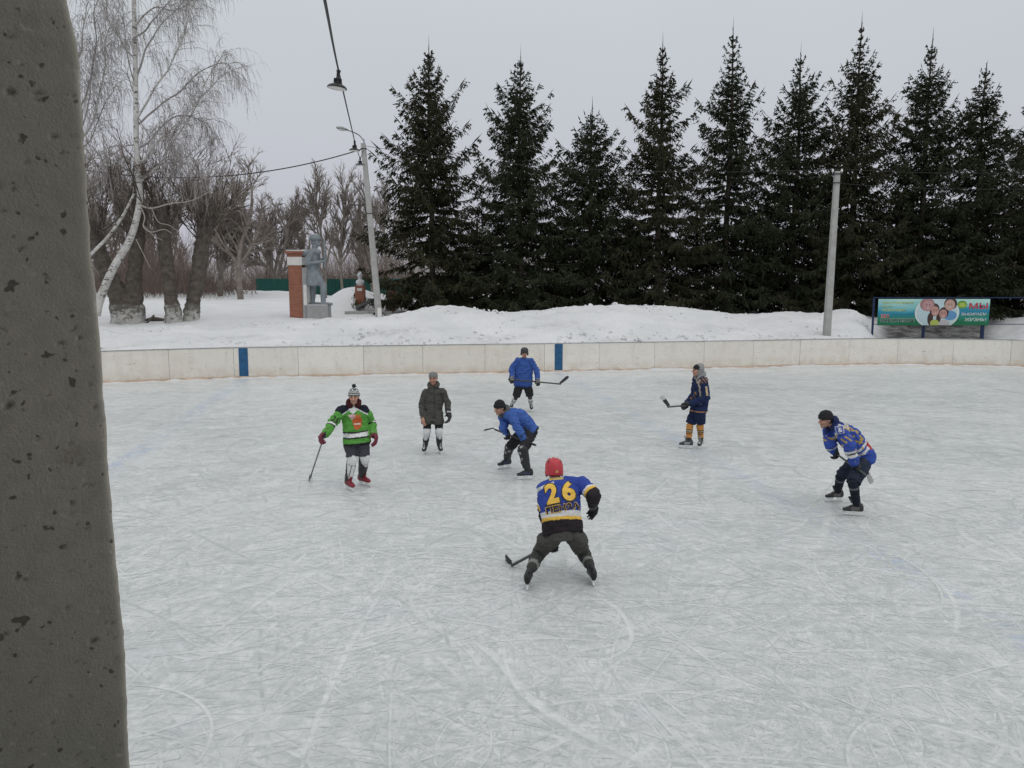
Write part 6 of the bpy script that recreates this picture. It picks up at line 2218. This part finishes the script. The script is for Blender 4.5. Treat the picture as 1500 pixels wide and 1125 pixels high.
dA = unit(hA - gA.palm[0])
gA.glove(0, (.15, .012, .03), grip=dA, inward=Pn((1, .2, 0)), cuffc=(.15, .012, .03), bars=(.5, .4, .4))
gA.glove(1, (.15, .012, .03), inward=Pn((-1, .2, 0)), curl=(.45, .5, .4), cuffc=(.15, .012, .03), bars=(.5, .4, .4))
stick('grey shafted stick planted on the ice by the green jersey player', gA.palm[0] - dA * .16, hA, hA + Pn((-.06, .27, .005)), gA.root_loc, ZUP, None, (.16, .16, .165))
# emblem and sleeve number
rs = unit(gA.sh[1] - gA.sh[0]); axA = unit(gA.neck - gA.pel); fA = unit(np.cross(axA, rs)); fA = fA if fA @ gA.tf > 0 else -fA
OA = gA.neck - axA * .27 + rs * .035
fl_ = [(-.02, -.15), (.05, -.12), (.085, -.05), (.095, .03), (.07, .07), (.075, .13), (.035, .09), (.02, .135), (-.01, .085), (-.06, .05), (-.07, -.02), (-.055, -.09)]
gA.print_on(poly_mesh(fl_), 'emblem', (.50, .12, .035), OA, rs, axA, -fA, .006)
gA.print_on(poly_mesh([(-.14, .11), (-.05, .125), (.0, .105), (-.02, .06), (-.075, .02), (-.11, .06)]), 'emblem', (.55, .33, .33), OA, rs, axA, -fA, .008)
gA.print_on(poly_mesh([(-.03, -.02), (.055, -.01), (.06, .035), (-.035, .03)]), 'emblem', (.55, .10, .03), OA, rs, axA, -fA, .010)
gA.print_on(poly_mesh([(-.045, -.06), (.065, -.055), (.06, -.03), (-.045, -.035)]), 'emblem', (.62, .5, .42), OA, rs, axA, -fA, .010)
gA.print_on(poly_mesh([(-.13, .10), (-.06, .105), (-.07, .085), (-.115, .083)]), 'emblem', (.62, .63, .62), OA, rs, axA, -fA, .010)
ua = unit(gA.el[0] - gA.sh[0]); mA = gA.sh[0] + (gA.el[0] - gA.sh[0]) * .72
vA = unit(ray(487, 612)); rA = unit(np.cross(vA, -ua)); rA = rA if rA[0] > 0 else -rA
gA.print_on(fit_w('25', .12, .105, .015), 'number', BLK, mA, unit(rA), unit(np.cross(rA, vA)) * (1 if unit(np.cross(rA, vA))[2] > 0 else -1), vA, .014)

# ---- man in the grey coat
YBp = ground(633, 666)[1]
gB = Person('person in dark grey coat, grey knit hat and white shin guards standing', (633, 666), YBp,
            [(626, 611, 0), (642, 611, 0)], (635, 566, .02), [(623.5, 574.5, 0), (648.5, 573.5, .02)], [(617.3, 594, .02), (656, 590, .03)], [(620.8, 616.5, -.16), (656, 609, -.08)],
            [(625.5, 630, -.05), (643, 630, -.05)], [(624, 663, 619, 668.5), (643, 662.5, 647.5, 667.5)], (634.5, 554.5, -.03), (-.08, -1, 0), (-.1, -1, -.1), SKIN2)
gB.bare = [1, 0]
gB.hand_bm = lambda mb: gB.hand_pieces(mb, 0, None, 1.0, (.55, .7, .5), Pn((.4, .9, 0)))
gB.body()
COAT = A(74, 74, 70)
def paintB(V, reg, tt, h_, lat, frt):
    C_ = np.tile(COAT, (len(V), 1))
    ax_ = unit(gB.neck - gB.pel)
    C_[(reg == 0) & (np.abs(lat - .012) < .008) & (frt > .05)] *= .55
    C_[(reg == 0) & (np.abs(np.abs(lat) - .12) < .05) & (np.abs(h_ - .34) < .008) & (frt > .05)] *= .6
    return C_
def skirtB(mb):
    ax_ = unit(gB.neck - gB.pel); rp = unit(gB.hip[1] - gB.hip[0]); f = np.cross(ax_, rp)
    for sg in (-1, 1):
        mb.loft([(gB.pel - ax_ * .175 + rp * sg * .118, rp * .112, f * .17), (gB.pel - ax_ * .1 + rp * sg * .1, rp * .13, f * .17), (gB.pel + ax_ * .1 + rp * sg * .08, rp * .13, f * .15)], 18)
gB.top('coat', paintB, .10, wid=(.20, .195, .19, .195, .20, .195, .155, .09), pad=.072, sl=(.076, .068, .058), extra=skirtB, wr=.016, seed=5)
gB.hood(COAT)
gB.pants('trousers', BLK, (.1, .085), .92)
def padB(V, t_, fr_, sd_):
    C_ = np.tile(BLK, (len(V), 1))
    C_[fr_ > -.015] = (.66, .67, .68)
    C_[(fr_ > -.01) & (np.abs(np.abs(sd_) - .03) < .005) & (t_ > .2)] = (.2, .2, .2)
    return C_
gB.legs('shin_guard', padB, (.082, .07, .06), .0, .94, .02, mat='gear')
gB.skates(BLK, (.45, .45, .46), cuff=.03)
gB.hat(np.array([.20, .205, .20]), h0=.034, top=.155, cuff=False)
def gl_b(V): return np.tile(BLK, (len(V), 1))
gB.glove(1, BLK, None, inward=Pn((-1, .3, 0)), curl=(.5, .6, .5), bars=(.55, .55, .55))

# ---- player in plain blue by the boards
YC = ground(766, 605)[1]
gC = Person('person in plain blue sweater, dark helmet and black shorts standing upright near the boards', (766, 605), YC,
            [(760, 566, 0), (773, 566, 0)], (768, 524.5, .03), [(758, 529, 0), (778, 529, 0)], [(749.5, 541, .05), (786, 541.5, .02)], [(749.8, 556, -.18), (787.8, 559.5, -.2)],
            [(755.5, 583, -.05), (776.5, 582.5, -.05)], [(750.5, 599, 747, 604), (777.5, 601.5, 780, 606)], (768.3, 517, -.03), (0, -1, 0), (0, -1, -.12), SKIN2)
gC.body()
BLU = A(44, 82, 156)
def paintC(V, reg, tt, h_, lat, frt):
    C_ = np.tile(BLU, (len(V), 1)); C_[(reg == 0) & (h_ < .05)] = np.array(BLU) * .55
    return C_
gC.top('sweater', paintC, .05, wr=.022, wid=(.25, .262, .258, .25, .245, .23, .18, .1), pad=.088, seed=9)
gC.pants('hockey_pants', BLK, (.122, .112), .90, wr=.014)
def sockC(V, t_, fr_, sd_):
    C_ = np.tile((.60, .60, .59), (len(V), 1))
    C_[(t_ > .22) & (t_ < .30)] = BLK; C_[(t_ > .36) & (t_ < .42)] = BLK; C_[(t_ > .56) & (t_ < .62)] = BLK
    return C_
gC.legs('sock', sockC, (.07, .066, .05), .1, .9)
gC.skates(BLK, (.18, .18, .185), cuff=.09)
gC.helmet((.035, .037, .04), BLK)
hC = gC.palm[1] + (gC.palm[1] - gC.palm[0]) * .90
dC = unit(hC - gC.palm[0])
for i in (0, 1): gC.glove(i, BLK, (.5, .5, .5), grip=dC, inward=Pn((0, 1, -.6)), cuffc=(.3, .3, .3))
tC = at(833, 553.0, YC - .05) - gC.root_loc
stick('black stick held level by the player in plain blue near the boards', gC.palm[0] - dC * .10, hC, tC, gC.root_loc, None, None, (.05, .05, .052), bw=.085)

# ---- crouching player in blue with black hat
YD = ground(755, 695)[1]
gD = Person('crouching person in plain blue sweater, black knit hat and black leg pads', (755, 695), YD,
            [(768, 631, .10), (777, 634, -.10)], (740, 604.5, .02), [(737.5, 611, .20), (750, 608, -.16)], [(738, 626.5, 'n'), (759, 628, 'n')], [(741.5, 635.5, -.02), (770, 646.5, -.34)],
            [(748, 654, 'n'), (766.8, 657, 'n')], [(746.5, 685.5, 729, 688), (778.5, 702.5, 759, 703)], (731.3, 597.5, -.06), (-.85, -.5, 0), (-.72, -.75, -.28))
gD.body()
def paintD(V, reg, tt, h_, lat, frt):
    C_ = np.tile(A(48, 88, 162), (len(V), 1)); C_[(reg == 0) & (h_ < .03)] = BLK
    return C_
gD.top('sweater', paintD, .14, wr=.022, back=.09, wid=(.205, .21, .21, .215, .22, .215, .18, .1), sl=(.088, .08, .062), seed=12)
gD.hood(np.array([.10, .105, .095]))
gD.pants('trousers', BLK, (.115, .098), 1.0, wr=.016, calf=None)
def padD(V, t_, fr_, sd_):
    C_ = np.tile(BLK, (len(V), 1))
    C_[(fr_ > .02) & (np.sin(V[:, 2] * 55 + sd_ * 30) * np.sin(sd_ * 70 + 1) > .45)] = (.35, .35, .36)
    return C_
gD.legs('shin_guard', padD, (.086, .074, .058), .0, .88, .025, mat='gear')
gD.skates(BLK, (.035, .04, .085), cuff=.12)
gD.hat(np.array(BLK), h0=.028, top=.165)
dD = unit(gD.palm[0] - gD.palm[1])
for i in (0, 1): gD.glove(i, BLK, (.10, .10, .10), grip=dD, inward=Pn((-.3, .5, -.8)))
hD = gD.palm[0] + (gD.palm[0] - gD.palm[1]) * .62
stick('thin black hockey stick laid across the knees of the crouching blue player', gD.palm[1] - dD * .24, hD, at(709.5, 629.2, YD + .12) - gD.root_loc, gD.root_loc, Pn((.2, .75, .5)), None, (.05, .04, .04), bw=.032)

# ---- player number 26, nearest, seen from behind
YE = ground(822, 856)[1]
gE = Person('nearest person, seen from behind, in red helmet and blue jersey with yellow number 26', (822, 856), YE,
            [(808.5, 783, 0), (840, 781, 0)], (815, 703, .26), [(800, 716, .22), (852, 709, .20)], [(797, 744, .50), (869, 725, .02)], [(809, 796, .42), (867, 746, .27)],
            [(791, 808, 'f'), (853, 806, 'f')], [(772.5, 865.5, 775.5, 854), (869.5, 859.5, 864, 848.5)], (811.5, 689, .36), (-.08, 1, 0), (-.1, 1, -.12))
gE.body()
BLE = A(36, 64, 152); YEL = A(225, 180, 50)
def paintE(V, reg, tt, h_, lat, frt):
    L_ = gE.top_len
    C_ = np.tile(BLE, (len(V), 1)); t0 = reg == 0
    sl_ = h_ + lat * .05
    C_[t0 & (sl_ < .235)] = (.66, .66, .66); C_[t0 & (sl_ < .172)] = YEL; C_[t0 & (sl_ < .135)] = (.025, .02, .024)
    for k in (1, 2):
        C_[(reg == k) & (tt[k] > .62)] = (.66, .66, .66); C_[(reg == k) & (tt[k] > .76)] = YEL; C_[(reg == k) & (tt[k] > .90)] = (.025, .02, .024)
    for k in (3, 4):
        C_[(reg == k)] = (.025, .02, .024)
    yk = (h_ > L_ - .075 - .22 * np.abs(lat)) & ((reg == 0) | (reg == 1))
    C_[yk & (lat < -.03) & (h_ < L_ - .035 - .22 * np.abs(lat))] = (.62, .62, .60)
    C_[(reg == 0) & (h_ > L_ - .02) & (np.abs(lat) < .085)] = A(190, 165, 60)
    return C_
gE.top('jersey', paintE, .035, back=.07, wid=(.24, .24, .235, .24, .25, .25, .215, .10), dep=(.17, .165, .16, .165, .175, .17, .14, .09), sl=(.098, .092, .078), pad=.115, wr=.013, cuff=.6, seed=15, vox=.0095)
GRY = A(74, 74, 70)
gE.pants('trousers', GRY, (.124, .096), 1.0, wr=.018, pel_r=(.195, .155))
def sockE(V, t_, fr_, sd_):
    C_ = np.tile(A(62, 64, 61), (len(V), 1))
    C_[t_ < .13] = A(112, 112, 108); C_[(t_ > .52) & (t_ < .64)] = A(128, 128, 124)
    return C_
gE.legs('sock', sockE, (.085, .082, .062), .0, .72, wr=.01)
gE.skates((.013, .013, .013), (.06, .06, .06), cuff=.12)
gE.helmet(A(188, 40, 55), BLK, logo=(.6, .35, .15))
hE = ground(749, 831) - gE.root_loc + Pn((0, 0, .02))
dE = unit(hE - gE.palm[0])
gE.glove(0, BLK, (.12, .12, .12), grip=dE, inward=Pn((.3, -.6, 0)))
gE.glove(1, BLK, (.10, .10, .10), inward=Pn((-.6, -.6, -.2)), curl=(.5, .6, .5), cuffc=(.06, .055, .05))
tE = ground(737, 820.5) - gE.root_loc + Pn((0, 0, .02))
stick('black hockey stick reaching to the ice at the left of player number 26', gE.palm[0] - dE * .2, hE, tE, gE.root_loc, ZUP, None, (.06, .06, .062), bw=.085)
rE = unit(gE.sh[1] - gE.sh[0]); aE = unit(gE.neck - gE.pel); rE = unit(rE - aE * (rE @ aE)); fE = np.cross(aE, rE)
fE = fE if fE @ gE.tf > 0 else -fE
tl = gE.top_len
OE = gE.pel - aE * .035
rE2 = unit(rE + aE * .07); aE2 = unit(aE - rE * .07)
cE = lambda x, h_: OE + aE * h_ + rE * x
for ch, x in (('2', -.088), ('6', .108)):
    gE.print_on(fit_w(ch, .178, .285, .06), 'number', (.05, .045, .035), cE(x + .02, .452 + x * .06), rE2, aE2, fE, .010)
    gE.print_on(fit_w(ch, .150, .255, .045), 'number', YEL, cE(x + .02, .452 + x * .06), rE2, aE2, fE, .016)
gE.print_on(fit_w('ПЕНЗА', .405, .088, .05), 'lettering', YEL, cE(.04, .264), rE2, aE2, fE, .010)
gE.print_on(fit_w('ПЕНЗА', .39, .072, .020), 'lettering', (.03, .028, .04), cE(.04, .264), rE2, aE2, fE, .016)

# ---- player in navy with orange socks
YN = ground(1013, 657)[1]
gF = Person('person in navy jersey, grey hood and orange striped socks looking left', (1013, 657), YN,
            [(1020, 601, .09), (1025, 602, -.09)], (1026, 552.5, .0), [(1020, 556, .17), (1031, 557, -.17)], [(1017, 578, .20), (1034, 583, 'n')], [(1003.5, 593.5, .06), (1004.5, 594, -.16)],
            [(1010.5, 623.5, .04), (1025.5, 623, -.02)], [(1013, 657.5, 996, 656.5), (1027.5, 655.5, 1022, 660)], (1021.5, 543, -.02), (-.95, -.25, 0), (-.97, -.22, .02))
gF.body()
NVY = A(26, 42, 78)
ORG = A(190, 128, 52)
def paintF(V, reg, tt, h_, lat, frt):
    L_ = gF.top_len
    C_ = np.tile(NVY, (len(V), 1)); t0 = reg == 0
    C_[t0 & (h_ < .055)] = ORG; C_[t0 & (h_ < .035)] = NVY
    ln = np.abs(frt - (.10 - (L_ - h_) * .12)) < .012
    C_[t0 & ln & (h_ > .2) & (lat > .0)] = (.42, .36, .30)
    C_[t0 & (frt > .11) & (h_ > .22) & (h_ < .45) & (np.sin(h_ * 60 + lat * 30) > .1)] = A(150, 105, 60)
    C_[((reg == 1) | (reg == 2)) & (np.minimum(tt[1], tt[2]) < .02)] = NVY
    for k in (1, 2):
        C_[(reg == k) & (tt[k] < .16) & (np.sin(V[:, 0] * 90 + V[:, 2] * 70) > .2)] = A(140, 105, 75)
    return C_
gF.top('jersey', paintF, .085, wr=.020, wid=(.205, .205, .20, .205, .215, .215, .18, .1), dep=(.175, .17, .16, .16, .165, .16, .13, .09), seed=18)
gF.hood(np.array([.26, .265, .265]))
# hood drawn up over the hat
hm = MB(); cF = gF.hc
for k, (a, w, d_) in enumerate(((-.10, .095, .10), (-.03, .108, .112), (.04, .114, .116), (.10, .105, .102), (.145, .07, .07), (.16, .03, .03))):
    pass
hm.loft([(cF - gF.hf * .055 + gF.hu * a, gF.hr * w, gF.hf * d_) for a, w, d_ in ((-.12, .085, .07), (-.05, .108, .088), (.04, .114, .096), (.10, .104, .086), (.14, .075, .06), (.158, .035, .03))], 20)
gF.part('hood', hm, np.array([.27, .275, .275]), .008, 3, .010, 12)
gF.pants('hockey_pants', np.array(NVY) * .8, (.125, .115), .86, wr=.014)
def sockF(V, t_, fr_, sd_):
    C_ = np.tile(ORG, (len(V), 1))
    for a, b_ in ((.25, .31), (.38, .44), (.50, .55)): C_[(t_ > a) & (t_ < b_)] = BLK
    C_[(t_ > .31) & (t_ < .38)] = A(170, 150, 120)
    C_[t_ > .78] = BLK
    return C_
gF.legs('sock', sockF, (.078, .072, .052), .02, .9)
gF.skates((.05, .05, .052), (.28, .28, .29), cuff=.05)
gF.hat(np.array(BLK), h0=.034, top=.15, cuff=False)
hF = at(977.5, 596.3, YN - .22) - gF.root_loc
pmid = (gF.palm[0] + gF.palm[1]) / 2
dF = unit(hF - gF.palm[1])
gF.glove(1, BLK, (.6, .6, .6), grip=dF, inward=Pn((0, .6, -1)), bars=(.6, .6, .6))
gF.glove(0, BLK, (.4, .4, .4), grip=dF, inward=Pn((0, -.6, -1)))
stick('black stick with white taped blade tip held out by the navy player', gF.palm[1] - dF * .22, hF, at(968, 580.5, YN - .18) - gF.root_loc, gF.root_loc, None, (.62, 1.0, (.42, .43, .43)), (.06, .06, .06), bw=.085)
vF = unit(ray(1037, 575))
up_arm = unit(gF.sh[1] - gF.el[1]); rF = unit(np.cross(vF, up_arm)); rF = rF if rF[0] > 0 else -rF
mF = gF.sh[1] + (gF.el[1] - gF.sh[1]) * .62
gF.print_on(fit_w('1', .045, .20, .03), 'number', (.40, .34, .28), mF + rF * .035, rF, up_arm, vF, .012)
gF.print_on(fit_w('1', .03, .17, .01), 'number', A(190, 160, 120), mF + rF * .035, rF, up_arm, vF, .016)

# ---- player at the right
YG = ground(1234, 748)[1]
gG = Person('person crouching at the right in trimmed blue jersey, black hat and navy pants', (1234, 748), YG,
            [(1259, 672, .11), (1266, 675, -.11)], (1220, 623, .0), [(1214.5, 632, .20), (1230, 630, -.18)], [(1217, 651, 'n'), (1245, 653.5, 'n')], [(1221, 662, -.05), (1252.5, 684.5, -.36)],
            [(1231.5, 698, 'n'), (1250, 708, 'n')], [(1232, 735, 1207, 735.5), (1261, 756.5, 1235, 755)], (1208.8, 614.5, -.02), (-.9, -.42, 0), (-.95, -.28, -.22))
gG.body()
GOL = A(170, 145, 70)
def paintG(V, reg, tt, h_, lat, frt):
    L_ = gG.top_len
    C_ = np.tile(A(38, 70, 156), (len(V), 1)); t0 = reg == 0
    C_[t0 & (h_ > .20) & (h_ < .245)] = (.6, .6, .6); C_[t0 & (h_ > .275) & (h_ < .315)] = (.6, .6, .6)
    C_[t0 & (h_ > .15) & (h_ < .27) & (frt < -.13) & (np.abs(lat) < .07)] = A(175, 50, 40)
    C_[t0 & (np.abs(lat - .12) < .012) & (h_ > .28) & (frt < .05)] = GOL
    C_[t0 & (h_ > L_ - .06)] = A(30, 50, 110)
    yk = np.linalg.norm(V - (gG.sh[1] + gG.neck) / 2, axis=1)
    C_[(np.abs(yk - .165) < .014) & ((reg == 2) | t0) & (lat > 0)] = (.55, .55, .52)
    C_[(np.abs(yk - .19) < .010) & ((reg == 2) | t0) & (lat > 0)] = GOL
    for k in (2, 1):
        C_[(reg == k) & (tt[k] > .55) & (tt[k] < .95) & (np.sin(V[:, 2] * 75 + V[:, 0] * 60) > .35)] = GOL
    for k in (3, 4):
        C_[(reg == k) & (tt[k] > .22) & (tt[k] < .62)] = (.62, .62, .62)
        C_[(reg == k) & (tt[k] > .38) & (tt[k] < .46)] = BLK
        C_[(reg == k) & (tt[k] < .18) & (np.sin(V[:, 2] * 75 + V[:, 0] * 60) > .2)] = GOL
    return C_
gG.top('jersey', paintG, .11, wr=.022, back=.085, wid=(.215, .22, .215, .22, .225, .22, .185, .1), sl=(.095, .088, .072), seed=22)
gG.hood(np.array(A(30, 40, 80)))
gG.pants('hockey_pants', A(34, 44, 60), (.122, .106), .98, wr=.015)
def sockG(V, t_, fr_, sd_):
    C_ = np.tile(A(26, 32, 44), (len(V), 1))
    C_[(t_ > .10) & (t_ < .19)] = A(95, 98, 105)
    return C_
gG.legs('sock', sockG, (.08, .07, .055), .0, .9)
gG.skates((.035, .033, .032), (.12, .115, .115), cuff=.11)
def hatG(V, h_, a):
    C_ = np.tile(BLK, (len(V), 1)); C_[(np.abs(h_ - .04) < .006) & (np.abs(a - .75) < .1)] = (.45, .45, .45)
    return C_
gG.hat(hatG, h0=.028, top=.16)
dG = unit(gG.palm[1] - gG.palm[0])
gG.glove(0, BLK, (.10, .10, .10), grip=dG, inward=Pn((-.3, .5, -.8)))
gG.glove(1, BLK, (.14, .14, .14), grip=dG, inward=Pn((-.3, .5, -.8)), cuffc=(.3, .3, .3))
hG = gG.palm[1] + dG * .20
stick('dark stick with pale blade held by the crouching player at the right', gG.palm[0] - dG * .10, hG, at(1273.5, 706, YG - .42) - gG.root_loc, gG.root_loc, Pn((.3, -.3, 1)), (.05, 1.0, (.42, .42, .42)), (.08, .10, .09), bw=.07)
vG = unit(ray(1226, 632)); rG = unit(np.cross(vG, ZUP)); uG = unit(np.cross(rG, vG))
oG = (gG.sh[1] + gG.neck) / 2 + rG * .05 - uG * .03
sq = [(-.06, -.06), (.06, -.06), (.06, .06), (-.06, .06)]
gG.print_on(poly_mesh(sq), 'badge', (.5, .5, .5), oG, unit(rG + uG * .25), unit(uG - rG * .25), vG, .016)
gG.print_on(poly_mesh([(x * .85, y * .85) for x, y in sq]), 'badge', A(40, 70, 160), oG, unit(rG + uG * .25), unit(uG - rG * .25), vG, .020)
gG.print_on(poly_mesh([(-.022, -.036), (.03, -.036), (.03, .02), (.012, .038), (-.022, .03)]), 'badge', (.6, .6, .6), oG, unit(rG + uG * .25), unit(uG - rG * .25), vG, .024)
